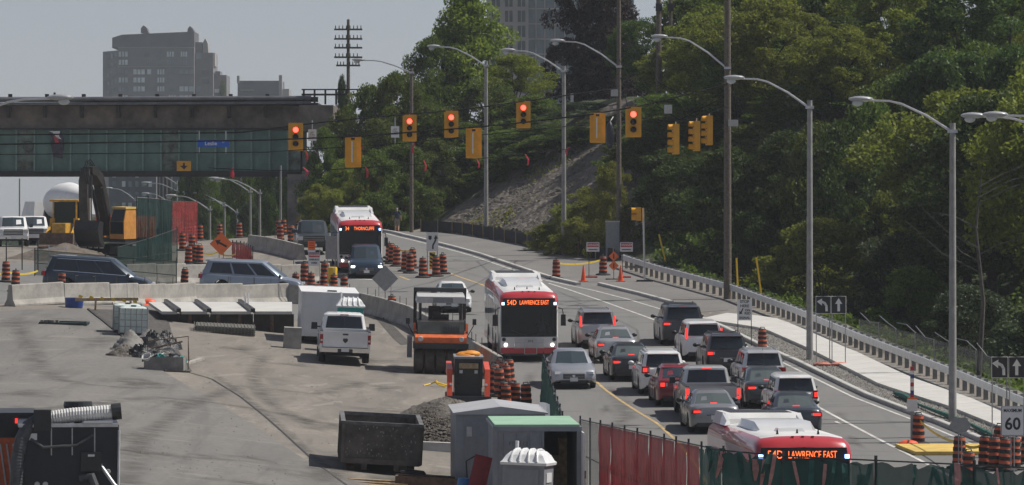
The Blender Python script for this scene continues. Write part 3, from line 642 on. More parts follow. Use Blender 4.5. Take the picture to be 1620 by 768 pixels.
def body_loft(L, W, top, wheels, rw, zbase=0.22, shoulder=0.22, x0=None, x1=None, endw=0.80):
    h = W/2; x0 = -L/2 if x0 is None else x0; x1 = L/2 if x1 is None else x1; Ra = rw+0.055
    xs = set([x0, x0+.05, x0+.14, x0+.3, x1-.3, x1-.14, x1-.05, x1])
    for t in np.linspace(x0+.45, x1-.45, 13): xs.add(round(float(t),3))
    for wx in wheels:
        for f in (-1.02,-1,-.9,-.7,-.4,0,.4,.7,.9,1,1.02): xs.add(round(wx+Ra*f,4))
    xs = sorted(x for x in xs if x0 <= x <= x1); rings = []; under = []
    for x in xs:
        de = min(x-x0 if x0 <= -L/2+.01 else 9, x1-x if x1 >= L/2-.01 else 9)
        w = h*interp([(0,endw),(.05,endw+.06),(.14,.935),(.3,.97),(.75,1.0),(9,1)], de)
        zt = interp(top, x/L); zb = zbase+interp([(0,.14),(.05,.08),(.2,.02),(.4,0),(9,0)], de); arch = zb
        for wx in wheels:
            if abs(x-wx) < Ra: arch = max(arch, rw+math.sqrt(Ra*Ra-(x-wx)**2))
        arch = min(arch, zt-.16)
        zsh = max(zt-shoulder, arch+.06); zm = max(min(.52,zsh-.02), arch+.03)
        half = [(0,zt+.018),(.55*w,zt+.012),(.84*w,zt-.015),(.95*w,zt-.07),(w,zsh),(w*1.0,zm),(w*.985,arch+.015),(w*.96,arch)]
        ring = [(x,y,z) for y,z in half]+[(x,-y,z) for y,z in half[::-1][:-1]]
        rings.append(ring); under.append((x,w*.96,arch))
    mb = MB(); n = len(rings[0]); mb.k = 0
    vs = [v for r in rings for v in r]; o = len(mb.v); mb.v += vs
    for i in range(len(rings)-1):
        for k in range(n):
            mb.f.append((i*n+k, i*n+(k+1)%n, (i+1)*n+(k+1)%n, (i+1)*n+k)); mb.m.append(1 if k == 7 else 0)
    mb.f.append(tuple(range(n))[::-1]); mb.m.append(0); mb.f.append(tuple(range((len(rings)-1)*n,len(rings)*n))); mb.m.append(0)
    return mb
def cabin_shape(L, W, H, cowl, rf, rr, rb, zf, zr, wt):
    wb = W/2*.925; wtop = W/2*wt
    lo = [(cowl*L+.16,0,zf),(cowl*L,wb*.80,zf),(cowl*L-.22,wb,zf),(rb*L+.25,wb*.99,zr),(rb*L+.02,wb*.86,zr),(rb*L-.03,0,zr)]
    hi = [(rf*L+.08,0,H-.035),(rf*L,wtop*.84,H-.06),(rf*L-.16,wtop,H-.085),(rr*L+.16,wtop*.98,H-.085),(rr*L,wtop*.86,H-.07),(rr*L-.04,0,H-.045)]
    mi = lambda P: P+[(x,-y,z) for x,y,z in P[1:5][::-1]]
    lo, hi = mi(lo), mi(hi)
    cx = (rf+rr)/2*L
    tp = [((x-cx)*.86+cx,y*.82,H) for x,y,z in hi]
    return lo, hi, tp
KINDS = {
 'sedan': dict(top=[(-.5,.80),(-.485,.98),(-.40,1.04),(-.1,.97),(.2,.96),(.30,.90),(.44,.79),(.485,.68),(.5,.55)], cab=(.235,.055,-.175,-.375,.93,1.0), wt=.70),
 'hatch': dict(top=[(-.5,.84),(-.485,1.04),(-.40,1.08),(-.1,.99),(.2,.96),(.30,.90),(.44,.78),(.485,.66),(.5,.52)], cab=(.275,.08,-.17,-.475,.93,1.07), wt=.70),
 'suv':   dict(top=[(-.5,.80),(-.49,1.02),(-.42,1.08),(-.1,1.05),(.2,1.04),(.28,1.02),(.44,.93),(.485,.82),(.5,.62)], cab=(.235,.09,-.405,-.478,1.0,1.06), wt=.77),
 'van':   dict(top=[(-.5,.80),(-.492,1.0),(-.42,1.06),(-.1,1.0),(.25,.99),(.33,.94),(.45,.82),(.485,.70),(.5,.55)], cab=(.335,.13,-.42,-.482,.95,1.04), wt=.78),
}
def make_car(kind, name, label, cat, col, L, W, H, px, py, end, yaw=None, metal=0.0, lit=True, group=None, tail=None, rails=False, plate=True, headlit=False, rw=None, rimmat=None, trim=None, hivis=None, antenna=False, spoiler=False):
    K = KINDS[kind]; z = H/ {'sedan':1.45,'hatch':1.5,'suv':1.68,'van':1.74}[kind]
    rw = rw or {'sedan':.325,'hatch':.315,'suv':.36,'van':.35}[kind]
    t = thing(name, label, cat, group)
    P = col if not isinstance(col,tuple) else paint(name+str(px), col, metal)
    top = [(x,zz*z) for x,zz in K['top']]; wx = (.305*L, -.285*L)
    bd = body_loft(L, W, top, wx, rw).build('body', [P,M_dark], t, True, 32)
    cw,rf,rr,rb,zf,zr = K['cab']; zf,zr = zf*z,zr*z
    lo,hi,tp = cabin_shape(L,W,H,cw,rf,rr,rb,zf-.05,zr-.05,K['wt'])
    MB().loft([lo,hi,tp],True,True).build('cabin', P, t, True, 30)
    V = Vector
    # glass: windshield (front two facets + corners), rear window, side windows
    g = MB(); g.patch(lo[1],lo[0],hi[0],hi[1],.02,1,.10,.95,.008); g.patch(lo[0],lo[9],hi[9],hi[0],0,.98,.10,.95,.008); g.build('windshield', M_wind, t)
    v0 = .12; g = MB(); g.patch(lo[5],lo[4],hi[4],hi[5],0,.96,v0+.02,.90,.008); g.patch(lo[6],lo[5],hi[5],hi[6],.04,1,v0+.02,.90,.008); g.build('rear_window', M_skyrear if kind == 'sedan' else M_glass, t)
    spans = {'sedan':((.06,.46),(.49,.93)),'hatch':((.05,.40),(.43,.78),(.81,.95)),'suv':((.05,.36),(.39,.68),(.71,.97)),'van':((.05,.30),(.33,.62),(.65,.97))}[kind]
    for a,b in spans:
        MB().patch(lo[3],lo[2],hi[2],hi[3],1-b,1-a,.14,.90,.008).build('side_window', M_glass, t)
        MB().patch(lo[8],lo[7],hi[7],hi[8],a,b,.14,.90,.008).build('side_window', M_glass, t)
    if trim and kind == 'van':
        for q in ((lo[3],lo[2],hi[2],hi[3]),(lo[8],lo[7],hi[7],hi[8])):
            for v_ in ((.09,.125),(.905,.935)): MB().patch(*q,.03,.97,*v_,.012).build('window_trim', M_chrome, t)
    # doors: seams and handles
    for s in (-1,1):
        for fx in ((.13,-.06,-.23) if kind!='van' else (.19,.02,-.20)):
            MB().box((fx*L, s*(W/2+.001), .62*z+.02), (.012,.008,.62*z)).build('door_seam', M_dark, bd)
        for fx in (-.03,-.19): MB().box((fx*L, s*(W/2+.012), .88*z), (.16,.03,.028)).build('door_handle', P if not trim else M_chrome, bd)
        m = MB(); m.ball((cw*L-.30, s*(W/2+.10), zf+.07),(.075,.125,.085),10); m.box((cw*L-.30, s*(W/2-.02), zf+.04),(.06,.14,.04)); mo = m.build('mirror', M_blk2 if hivis is None else P, t, True)
        MB().box((-.01*L, s*(W/2-.005), .26),(L*.36,.03,.09)).build('sill', M_blk2, bd)
    for x in wx:
        for s in (-1,1): wheel(t, x, s*(W/2-.115), rw, .215, rimmat, s)
    # front
    fx = L/2
    gl = MB().box((fx-.012, 0, .50*z+.02),(.05,W*.46,.20*z)).build('grille', M_blk2, t)
    for q in (-.06,.0,.06): MB().box((fx+.016,0,.50*z+.02+q*z),(.012,W*.42,.018)).build('grille_bar', M_rim, gl)
    MB().ball((fx+.018,0,.52*z+.02),(.015,.06,.06),10).build('emblem', M_chrome, gl)
    MB().box((fx-.0, 0, .30*z),(.05,W*.58,.13)).build('front_intake', M_blk2, t)
    for s in (-1,1):
        m = MB(); a = V((fx-.05,s*W*.27,.60*z)); m.box((fx-.085, s*W*.355, .655*z),(.17,W*.17,.10*z), Matrix.Rotation(s*R(-24),3,'Z'),top=(.8,.9)); m.build('headlight', M_headl if headlit else M_head, t, True)
        MB().box((fx-.06, s*W*.36, .36*z),(.08,.16,.07)).build('fog_light', M_head, t)
    if end == 'front' and plate: MB().box((fx+.028,0,.40*z),(.012,.31,.155)).build('licence_plate', M_plate, t)
    # rear
    rx = -L/2; lm = M_tail if lit else M_taild
    td = tail or {'sedan':(.36,.80,.22,.15,'h'),'hatch':(.37,.86,.16,.26,'v'),'suv':(.38,.93,.19,.20,'h'),'van':(.385,.90,.17,.22,'v')}[kind]
    ty,tz,tw_,th,_ = td
    for s in (-1,1):
        if td[4] == 'D':     # tall lights up the rear pillars
            m = MB(); m.box((rb*L+.015+.0, s*W*.415, tz*z),(.12,tw_*W/1.8,th*z), Matrix.Rotation(R(7),3,'Y'), top=(.8,.75)); m.build('tail_light', lm, t, True)
        else:
            m = MB(); m.box((rx+.05, s*W*ty, tz*z),(.15,tw_*W,th*z), Matrix.Rotation(s*R(17),3,'Z'),top=(.9,.92)); lo_ = m.build('tail_light', M_taild if lit else lm, t, True)
            if lit: MB().box((rx-.032, s*W*(ty+.01), tz*z),(.02,tw_*W*.62,th*z*.55), Matrix.Rotation(s*R(17),3,'Z')).build('brake_lamp', M_tail, lo_)
            m2 = MB().box((rx-.024,s*W*(ty-.075),tz*z-.0),(.012,.07*W/1.8,th*z*.5),Matrix.Rotation(s*R(12),3,'Z')).build('reverse_lamp', M_head, lo_)
    if lit:
        if kind in('suv','van','hatch'): MB().box((rr*L-.03,0,H-.075),(.05,.30,.035)).build('third_brake_light', M_tail, t)
        else: MB().box((rb*L+.10,0,zr+.055),(.06,.24,.035)).build('third_brake_light', M_tail, t)
    if plate: MB().box((rx-.012,0,(.66 if kind!='sedan' else .60)*z),(.014,.31,.155)).build('licence_plate', M_plate, t)
    if plate: MB().box((rx-.006,0,(.74 if kind!='sedan' else .68)*z),(.02,.62,.03)).build('trim_bar', M_chrome if trim else M_blk2, t)
    MB().box((rx+.03,0,.33),(.10,W*.74,.16)).build('rear_bumper', M_blk2, t)
    MB().cyl((rx+.02,-.5,.27),(rx+.14,-.5,.27),.035).build('exhaust', M_chrome, t)
    if kind in ('suv','van','hatch') :
        m = MB(); m.tube([(rb*L+.0,-.05,zr+.06),(rb*L+.03,.28,zr+.13)],.012,5); m.build('rear_wiper', M_blk2, t)
        MB().prism([(rr*L-.16,H-.075),(rr*L+.10,H-.035),(rr*L+.10,H-.06),(rr*L-.14,H-.105)],-W*.33,W*.33,'y').build('spoiler', P, t)
    if rails:
        for s in (-1,1): MB().tube([(rf*L-.15,s*W*.315,H-.05),(rf*L-.3,s*W*.315,H+.035),(rr*L+.4,s*W*.315,H+.035),(rr*L+.2,s*W*.315,H-.05)],.018,6).build('roof_rail', M_blk2 if rails=='k' else M_alu, t)
    if antenna: MB().cyl((rr*L+.2,0,H-.02),(rr*L-.02,0,H+.16),.01,.004,5).build('antenna', M_blk2, t)
    drive(t, L, px, py, end, yaw); return t
def drive(t, L, px, py, end, yaw, sc=1.0):
    if end == 'rear': a = R(90+(3.5 if yaw is None else yaw)); s = 1
    elif end == 'front': a = R(-90+(3.5 if yaw is None else yaw)); s = -1
    else: a = R(yaw or 0); s = 0
    p = G(px,py); q = Vector((p.x,p.y))+Vector((math.cos(a),math.sin(a)))*(L/2*s); place(t, q.x, q.y, a, dz=0.012)

def make_pickup(name, label, col, L, W, H, px, py, end, yaw=None, metal=0.0, lit=False, group=None, headlit=False, tow=False, roofrack=False, emblem=False, chrome=True, hood_scoop=False, cat='pickup truck'):
    t = thing(name, label, cat, group); P = paint(name+str(px), col, metal); rw = .40; z = H/1.9
    wx = (.315*L,-.265*L); cab_r = -.085*L
    top = [(-.5,1.28*z),(-.09,1.28*z),(.12,1.24*z),(.24,1.22*z),(.45,1.16*z),(.485,1.08*z),(.5,.92*z)]
    b = body_loft(L,W,top,wx,rw,zbase=.42,shoulder=.30,x0=cab_r,x1=L/2,endw=.90).build('body',[P,M_dark],t,True,32)
    lo,hi,tp = cabin_shape(L,W,H,.235,.135,-.055,-.085,1.19*z,1.22*z,.80)
    MB().loft([lo,hi,tp]).build('cab', P, t, True, 30)
    g = MB(); g.patch(lo[1],lo[0],hi[0],hi[1],.02,1,.10,.95,.008); g.patch(lo[0],lo[9],hi[9],hi[0],0,.98,.10,.95,.008); g.build('windshield', M_wind, t)
    g = MB(); g.patch(lo[5],lo[4],hi[4],hi[5],0,.95,.14,.90,.008); g.patch(lo[6],lo[5],hi[5],hi[6],.05,1,.14,.90,.008); g.build('rear_window', M_glass, t)
    for a,c in ((.05,.50),(.54,.96)):
        MB().patch(lo[3],lo[2],hi[2],hi[3],1-c,1-a,.14,.90,.008).build('side_window', M_glass, t)
        MB().patch(lo[8],lo[7],hi[7],hi[8],a,c,.14,.90,.008).build('side_window', M_glass, t)
    # cargo bed: side walls with arches, floor, bulkhead, tailgate
    bl = -L/2; Ra = rw+.07; zt = 1.30*z
    for s in (-1,1):
        pts = [(cab_r-.02,zt),(cab_r-.02,.46)]
        for k in range(9):
            a = math.pi*k/8; pts.append((wx[1]+Ra*math.cos(a), rw+.02+Ra*math.sin(a)))
        pts += [(bl+.03,.52),(bl+.01,zt)]
        MB().prism(pts, s*(W/2-.10), s*(W/2-.005),'y').build('bed_side', P, t)
        MB().box(((bl+cab_r)/2, s*(W/2-.055), zt+.012),(cab_r-bl-.04,.12,.03)).build('bed_rail', M_blk2, t)
    MB().bx((bl+.05,-W/2+.1,.78),(cab_r-.02,W/2-.1,.84)).build('bed_floor', M_blk2, t)
    MB().bx((cab_r-.10,-W/2+.1,.84),(cab_r-.02,W/2-.1,zt-.01)).build('bulkhead', P, t)
    tg = MB().bx((bl-.02,-W/2+.115,.70),(bl+.06,W/2-.115,zt+.01)).build('tailgate', P, t)
    MB().bx((bl-.035,-.11,zt-.13),(bl-.018,.11,zt-.07)).build('handle', M_blk2, tg)
    if emblem: MB().prism([(-.09,.95*z+.09),(.09,.95*z+.09),(.10,.95*z),(0,.95*z-.10),(-.10,.95*z)], bl-.034, bl-.021,'x').build('emblem', M_blk2, tg)
    bp = MB().bx((bl-.16,-W/2+.02,.50),(bl+.02,W/2-.02,.68)).build('rear_bumper', M_chrome if chrome else M_blk2, t)
    MB().bx((bl-.165,-.30,.50),(bl-.13,.30,.64)).build('step', M_blk2, bp)
    MB().bx((bl-.172,-.155,.53),(bl-.160,.155,.67)).build('licence_plate', M_plate, t)
    MB().bx((bl+.1,-W/2+.25,.35),(cab_r,W/2-.25,.6)).build('chassis', M_dark, t)
    for s in (-1,1):
        tl = MB().bx((bl-.03,s*(W/2-.12),.84),(bl+.12,s*(W/2+.005),1.20)).build('tail_light', M_tail if lit else M_taild, t)
        MB().bx((bl-.034,s*(W/2-.11),.93),(bl-.029,s*(W/2-.02),1.0)).build('reverse_lamp', M_head, tl)
        m = MB(); sz = (.07,.13,.16) if not tow else (.08,.15,.20); m.box((.235*L-.35,s*(W/2+.16),1.30*z),(sz[0]*2,sz[1]*1.7,sz[2]*1.4),top=(.9,.9)); m.box((.235*L-.35,s*(W/2+.02),1.27*z),(.06,.2,.05)); m.build('mirror', M_blk2, t)
        for fx in (.06,-.04): MB().box((fx*L, s*(W/2+.012), 1.08*z),(.18,.03,.035)).build('door_handle', P, b)
        for fx in (.165,.05,-.075): MB().box((fx*L,s*(W/2+.001),.86*z),(.014,.008,.66*z)).build('door_seam', M_dark, b)
        MB().box((L/2-.05,s*W*.40,.98*z),(.12,W*.15,.22*z)).build('headlight', M_headl if headlit else M_head, t)
    if lit or True: MB().box((-.055*L-.02,0,H-.06),(.05,.34,.04)).build('third_brake_light', M_tail if lit else M_taild, t)
    # front end
    gr = MB().box((L/2-.005,0,.92*z),(.06,W*.62,.36*z)).build('grille', M_blk2, t)
    for dz in (-.10,0.0,.10): MB().box((L/2+.028,0,.92*z+dz),(.02,W*.60,.03)).build('grille_bar', M_chrome if chrome else M_rim, gr)
    MB().box((L/2+.03,0,.58*z),(.14,W*.94,.20)).build('front_bumper', M_chrome if chrome else P, t)
    MB().box((L/2+.105,0,.58*z),(.012,.31,.155)).build('licence_plate', M_plate, t)
    for x in wx:
        for s in (-1,1): wheel(t, x, s*(W/2-.14), rw, .27, None, s)
    if roofrack: MB().box((0.03*L,0,H+.08),(.25,1.1,.11)).build('light_bar', M_blk2, t)
    drive(t, L, px, py, end, yaw); return t

# ---- buses
M_bwhite = paint('bus_white',(0.70,0.70,0.69)); M_bred = paint('bus_red',(0.50,0.035,0.045)); M_bgrey = mat('bus_roof_grey',(0.62,0.62,0.61),0.55,var=0.08,scale=1.2)
def make_bus(name, label, number, route, fleet, px, py, yaw, group):
    L,W,H = 12.2,2.55,3.02; t = thing(name, label, 'bus', group); h = W/2
    def sec(x, w, ztop, zb=.32):
        half = [(0,ztop),(w*.55,ztop-.02),(w*.84,ztop-.07),(w*.965,ztop-.20),(w,ztop-.42),(w*1.0,1.05),(w*.995,zb+.08),(w*.97,zb)]
        return [(x,y,z) for y,z in half]+[(x,-y,z) for y,z in half[::-1][:-1]]
    xs = [(-6.1,.93,H-.10),(-6.02,.975,H-.03),(-5.8,1,H),(5.3,1,H),(5.6,.995,H-.02),(5.85,.985,H-.07),(6.0,.965,H-.16),(6.08,.93,H-.30)]
    mb = MB(); rings = [sec(x,h*w,zt) for x,w,zt in xs]; n = len(rings[0])
    mb.v = [v for r in rings for v in r]
    for i in range(len(rings)-1):
        for k in range(n):
            kk = min(k, n-1-k-0) if True else k
            red = k in (2,3,11,12); fr = i >= 4 and k in (0,1,2,3,11,12,13,14)
            mb.f.append((i*n+k, i*n+(k+1)%n, (i+1)*n+(k+1)%n, (i+1)*n+k)); mb.m.append(1 if (red or fr) else (2 if k in (0,1,13,14) else 0))
    mb.f.append(tuple(range(n))[::-1]); mb.m.append(0); mb.k = 0
    body = mb.build('body',[M_bwhite,M_bred,M_bgrey],t,True,40)
    # front face: open frame with windshield, sign box, lower panel
    fx = 6.08
    fp = MB(); fp.prism([(-h*.93,.34),(h*.93,.34),(h*.955,.62),(h*.95,1.06),(-h*.95,1.06),(-h*.955,.62)],fx-.30,fx+.03,'x'); fp.build('front_panel', M_bwhite, t)
    MB().box((fx+.02,0,.48),(.10,W*.95,.24)).build('front_bumper', M_bred, t)
    MB().box((fx-.10,0,.31),(.3,W*.86,.12)).build('skirt', M_blk2, t)
    ws = MB(); pts = [(-h*.93,1.06),(h*.93,1.06),(h*.905,2.42),(-h*.905,2.42)]
    N = 8
    for i in range(N):
        y0 = -1+2*i/N; y1 = -1+2*(i+1)/N; f = lambda y: fx+.035-.10*y*y
        ws.quad((f(y0),y0*h*.95,1.06),(f(y1),y1*h*.95,1.06),(f(y1)-.07,y1*h*.92,2.36),(f(y0)-.07,y0*h*.92,2.36))
    ws.build('windshield', M_clear, t, True, 60)
    # cab interior behind the glass
    it = MB(); it.bx((3.4,-h*.9,1.0),(3.5,h*.9,2.4)); it.bx((3.4,-h*.9,.95),(5.9,h*.9,1.02)); it.bx((5.45,-h*.9,1.02),(5.9,h*.9,1.16)); it.build('dashboard', M_blk2, t)
    MB().tube([(5.3,.62+.22*math.cos(a),1.38+.22*math.sin(a)) for a in np.linspace(0,2*math.pi,15)],.018,6).build('steering_wheel', M_black, t)
    MB().box((4.55,.62,1.30),(.14,.5,.85),top=(1,.8)).build('driver_seat', M_blk2, t)
    sb = MB(); sb.box((fx-.05,0,2.53),(.14,W*.90,.36),top=(.7,.96)); sb.build('destination_box', M_bsign, t)
    sg = text_part(number, .30, M_amber, t, (fx+.028,-.74,2.52), (R(90),0,R(90)), 'route_number', sx=.80, bold=.0)
    text_part(route, .27, M_amber, t, (fx+.028,.22,2.52), (R(90),0,R(90)), 'destination_text', sx=(.60 if len(route)>11 else .66), bold=.0)
    text_part(fleet, .15, M_bsign, t, (fx+.036,.1,.86), (R(90),0,R(90)), 'fleet_number')
    for s in (-1,1):
        MB().box((fx+.0,s*h*.87,2.48),(.09,.11,.11)).build('marker_light', M_blue, t)
        hl = MB().lathe([(.001,.02),(.065,.02),(.09,-.05)],14,(fx+.035,s*h*.78,.72),Matrix.Rotation(R(90),3,'Y')).build('headlight', M_headl, t)
        MB().lathe([(.001,.02),(.08,.02),(.09,-.05)],14,(fx+.035,s*h*.84,.95),Matrix.Rotation(R(90),3,'Y')).build('turn_lamp', M_blk2, t)
        m = MB(); m.tube([(fx-.15,s*h*.97,2.30),(fx+.10,s*(h+.14),2.26),(fx+.12,s*(h+.18),2.0)],.025,6); m.box((fx+.10,s*(h+.18),1.78),(.10,.22,.48),top=(.9,.9)); m.build('mirror', M_blk2, t)
        MB().tube([(fx+.05,s*.1,1.10),(fx+.06,s*.75,1.35)],.014,5).build('wiper', M_blk2, t)
        for i in range(3): MB().box((fx-.30+.0,(i-1)*.26*1 + (0),H-.035),(.09,.07,.03)).build('clearance_light', M_taild, body) if s==1 else None
    # bike rack folded against the front
    rk = MB()
    for z_ in (.98,.82,.60): rk.tube([(fx+.14,-.62,z_),(fx+.14,.62,z_)],.018,6)
    for y in (-.62,-.35,-.1,.2,.62): rk.tube([(fx+.14,y,.58),(fx+.14,y,.98)],.014,6)
    rk.tube([(fx+.16,-.2,.98),(fx+.16,-.2,.34),(fx+.16,.32,.34),(fx+.16,.32,.98)],.02,6); rk.tube([(fx,-.3,.6),(fx+.14,-.3,.6)],.02,6); rk.tube([(fx,.3,.6),(fx+.14,.3,.6)],.02,6)
    rk.build('bike_rack', M_alu, t)
    # side windows (both sides), doors on the kerb side (y<0)
    for s in (-1,1):
        xw = [(-5.0,-3.75),(-3.65,-2.3),(-2.2,-.85),(-.75,.6),(.7,2.05),(2.15,3.5)]
        if s > 0: xw.append((3.6,5.1))
        for a,c in xw: MB().bx((a,s*(h-.01),1.18),(c,s*(h+.012),2.30)).build('side_window', M_glass, t)
        MB().bx((-5.9,s*(h-.02),.34),(5.2,s*(h+.008),.60)).build('red_skirt', M_bred, t)
        for x in (-2.75,3.45):
            MB().lathe([(.001,-.02),(.56,-.02),(.56,.012),(.001,.012)],24,(x,s*(h-.005),.52),Matrix.Rotation(R(90),3,'X')).build('wheel_arch', M_dark, t)
            wheel(t, x, s*(h-.13), .48, .29, None, s, .60)
    MB().bx((4.15,-h-.016,.40),(5.25,-h+.02,2.35)).build('door', M_glass, t); MB().bx((-.55,-h-.016,.40),(.65,-h+.02,2.35)).build('door', M_glass, t)
    # rear
    MB().bx((-6.14,-h*.85,1.5),(-6.05,h*.85,2.6)).build('rear_panel', M_blk2, t)
    for s in (-1,1): MB().bx((-6.13,s*h*.80,.8),(-6.04,s*h*.92,1.2)).build('tail_light', M_taild, t)
    # roof equipment
    fr = MB(); rr_ = [[(-5.9,-1.12,H-.08),(-5.9,1.12,H-.08),(-5.9,1.02,H+.24),(-5.9,-1.02,H+.24)],[(-3.5,-1.12,H-.08),(-3.5,1.12,H-.08),(-3.5,1.02,H+.25),(-3.5,-1.02,H+.25)],[(-3.05,-1.12,H-.08),(-3.05,1.12,H-.08),(-3.15,.98,H+.10),(-3.15,-.98,H+.10)]]
    fr.loft(rr_); f_ = fr.build('battery_fairing', M_bgrey, t)
    MB().box((-4.7,0,H+.252),(1.9,1.7,.02)).build('fairing_grille', M_blk2, f_)
    for s in (-1,1): MB().loft([[(-3.6,s*.90,H-.05),(-3.6,s*1.16,H-.06),(-3.6,s*1.08,H+.25),(-3.6,s*.92,H+.25)],[(-2.5,s*.98,H-.05),(-2.5,s*1.14,H-.06),(-2.7,s*1.06,H+.06),(-2.7,s*.98,H+.06)]]).build('fairing_side', M_bwhite, f_)
    MB().loft([[(-1.9,-.85,H-.03),(-1.9,.85,H-.03),(-1.8,.75,H+.17),(-1.8,-.75,H+.17)],[(1.6,-.85,H-.03),(1.6,.85,H-.03),(1.3,.75,H+.19),(1.3,-.75,H+.19)],[(2.3,-.8,H-.03),(2.3,.8,H-.03),(2.2,.7,H),(2.2,-.7,H)]]).build('roof_pod', M_bwhite, t, True)
    for x,y in ((2.9,0),(-2.3,.3)): MB().box((x,y,H+.03),(.7,.75,.09),top=(.85,.85)).build('roof_hatch', M_bwhite, t)
    for x,y in ((4.6,.0),(5.0,.5),(4.9,-.55)): MB().box((x,y,H+.05),(.10,.06,.12),top=(.4,.4)).build('antenna', M_blk2, t)
    drive(t, L, px, py, 'front', yaw); return t
BUSG = 'red and white city buses'
b1 = make_bus('city_bus','red and white bus for route 34 following the dark blue SUV','34','THORNCLIFFE','8347',570,433,4.0,BUSG)
b2 = make_bus('city_bus','red and white bus for route 54D with its driver visible through the windshield','54D','LAWRENCE EAST','9231',837,573,3.3,BUSG)
b3 = make_bus('city_bus','red and white bus half hidden behind the torn green screen fence','54D','LAWRENCE EAST','9245',1272,876,3.6,BUSG)

QL = 'cars queuing away beside the centre line'
yw = 3.4
make_car('suv','compact_suv','silver SUV with tall lit pillar tail lights beside the front of the bus','SUV',(0.42,0.42,0.43),4.55,1.82,1.70,946,553,'rear',yw,.6,tail=(.40,1.22,.09,.44,'D'),rails=True)
make_car('sedan','sedan_car','silver sedan right behind the silver SUV with tall pillar lights','car',(0.46,0.47,0.48),4.8,1.82,1.46,976,576,'rear',yw,.6)
make_car('sedan','sedan_car','black sedan between the silver sedan and the white SUV','car',(0.02,0.022,0.025),4.7,1.79,1.45,1001,605,'rear',yw)
make_car('suv','compact_suv','white SUV with dark rear window ahead of the dark red hatchback','SUV',(0.74,0.74,0.73),4.6,1.84,1.70,1050,627,'rear',yw,tail=(.385,1.0,.15,.26,'v'),rails=True,hivis=1)
make_car('hatch','hatchback_car','dark red hatchback squeezed behind the white SUV','car',(0.20,0.012,0.02),4.46,1.75,1.49,1076,645,'rear',yw)
make_pickup('pickup_truck','silver pickup truck with lit tail lights and empty bed waiting in the queue',(0.50,0.50,0.50),5.6,1.98,1.84,1128,668,'rear',yw,.4,lit=True,chrome=False)
make_car('sedan','sedan_car','grey sedan stopped close behind the silver pickup truck','car',(0.28,0.285,0.30),4.6,1.79,1.45,1132,688,'rear',yw,.5)
make_car('suv','large_suv','dark grey SUV heading the row of cars next to the kerb','SUV',(0.045,0.048,0.052),4.95,1.98,1.79,1082,548,'rear',yw,.3,tail=(.38,.92,.22,.15,'h'),rails='k')
make_car('suv','compact_suv','white SUV with red pillar lights just behind the dark grey SUV','SUV',(0.74,0.74,0.74),4.55,1.82,1.68,1114,573,'rear',yw,tail=(.40,1.22,.09,.42,'D'))
make_car('suv','compact_suv','black SUV with chrome trim bar over its licence plate','SUV',(0.018,0.019,0.021),4.65,1.84,1.70,1151,596,'rear',yw,trim=1,rails='k')
make_car('suv','estate_car','pale silver estate car with unlit red tail lights and dark rear window','car',(0.55,0.55,0.55),4.8,1.82,1.62,1209,622,'rear',yw,.4,lit=False,rails=True,antenna=True)
make_car('sedan','sedan_car','dark blue grey sedan with wide lit brake lights ahead of the white hatchback SUV','car',(0.06,0.075,0.085),4.7,1.81,1.45,1217,648,'rear',yw,.4,tail=(.35,.80,.26,.14,'h'))
make_car('suv','compact_suv','white boxy hatchback SUV with a third brake light over its rear window','SUV',(0.72,0.72,0.71),4.3,1.78,1.66,1260,668,'rear',yw,lit=True,tail=(.39,1.0,.11,.30,'v'))
make_car('sedan','sedan_car','dark blue sedan last in line by the white lane line','car',(0.05,0.06,0.075),4.6,1.78,1.46,1263,693,'rear',yw,.4,tail=(.35,.80,.25,.15,'h'))
make_car('sedan','sedan_car','silver oncoming sedan beside the tall green mesh fence','car',(0.45,0.46,0.48),4.7,1.84,1.45,908,617,'front',3.0,.6)
make_car('sedan','sedan_car','white oncoming sedan half hidden behind the road roller','car',(0.74,0.74,0.74),4.55,1.78,1.44,719,496,'front',4.0)
make_car('suv','midsize_suv','dark blue SUV driving in front of the route 34 bus','SUV',(0.03,0.055,0.09),4.78,1.93,1.74,580,442,'front',3.0,.3,headlit=True)
make_pickup('pickup_truck','black pickup truck beside the route 34 bus',(0.03,0.034,0.038),5.8,2.03,1.95,497,404,'front',5.0,.2,chrome=False)
make_car('van','minivan','dark navy minivan crossing behind the concrete barriers','minivan',(0.025,0.04,0.06),5.17,2.0,1.78,155,467,'mid',1.5,.3,lit=False,trim=1)
make_car('van','minivan','silver blue minivan crossing behind the orange arrow sign','minivan',(0.30,0.34,0.40),5.16,1.99,1.74,398,467,'mid',0.5,.5,lit=False)
make_pickup('pickup_truck','white pickup truck with towing mirrors parked by the white trailer',(0.76,0.76,0.75),5.8,2.02,1.92,545,578,'rear',3.5,tow=True,emblem=True)
make_pickup('pickup_truck','white pickup truck with chrome grille parked beside the dirt pile',(0.76,0.76,0.76),5.8,2.03,1.96,21,391,'front',6.0,roofrack=False)
make_pickup('pickup_truck','second white pickup truck standing behind the loader',(0.74,0.74,0.74),5.8,2.03,1.96,54,389,'front',6.0,chrome=False)

for o in C.objects:
    if o.get('category') == 'minivan': o.scale = (1.04,)*3
    if o.get('label','').startswith('white pickup truck with towing'): o.scale = (1.04,)*3

# ================================================================== MACHINES AND SITE THINGS
FACE = R(-90)      # local x (forward) towards the camera
def ring_wheel(parent, x, y, r, w, m=M_black, name='tyre', n=24, hub=M_ocr):
    M = Matrix.Rotation(R(-90),3,'X'); o = MB().lathe([(r*.45,-w/2),(r*.9,-w/2),(r,-w*.38),(r,w*.38),(r*.9,w/2),(r*.45,w/2)],n,(x,y,r),M).build(name, m, parent, True)
    MB().lathe([(.001,-w*.42),(r*.46,-w*.42),(r*.46,w*.42),(.001,w*.42)],14,(x,y,r),M).build('hub', hub, o); return o
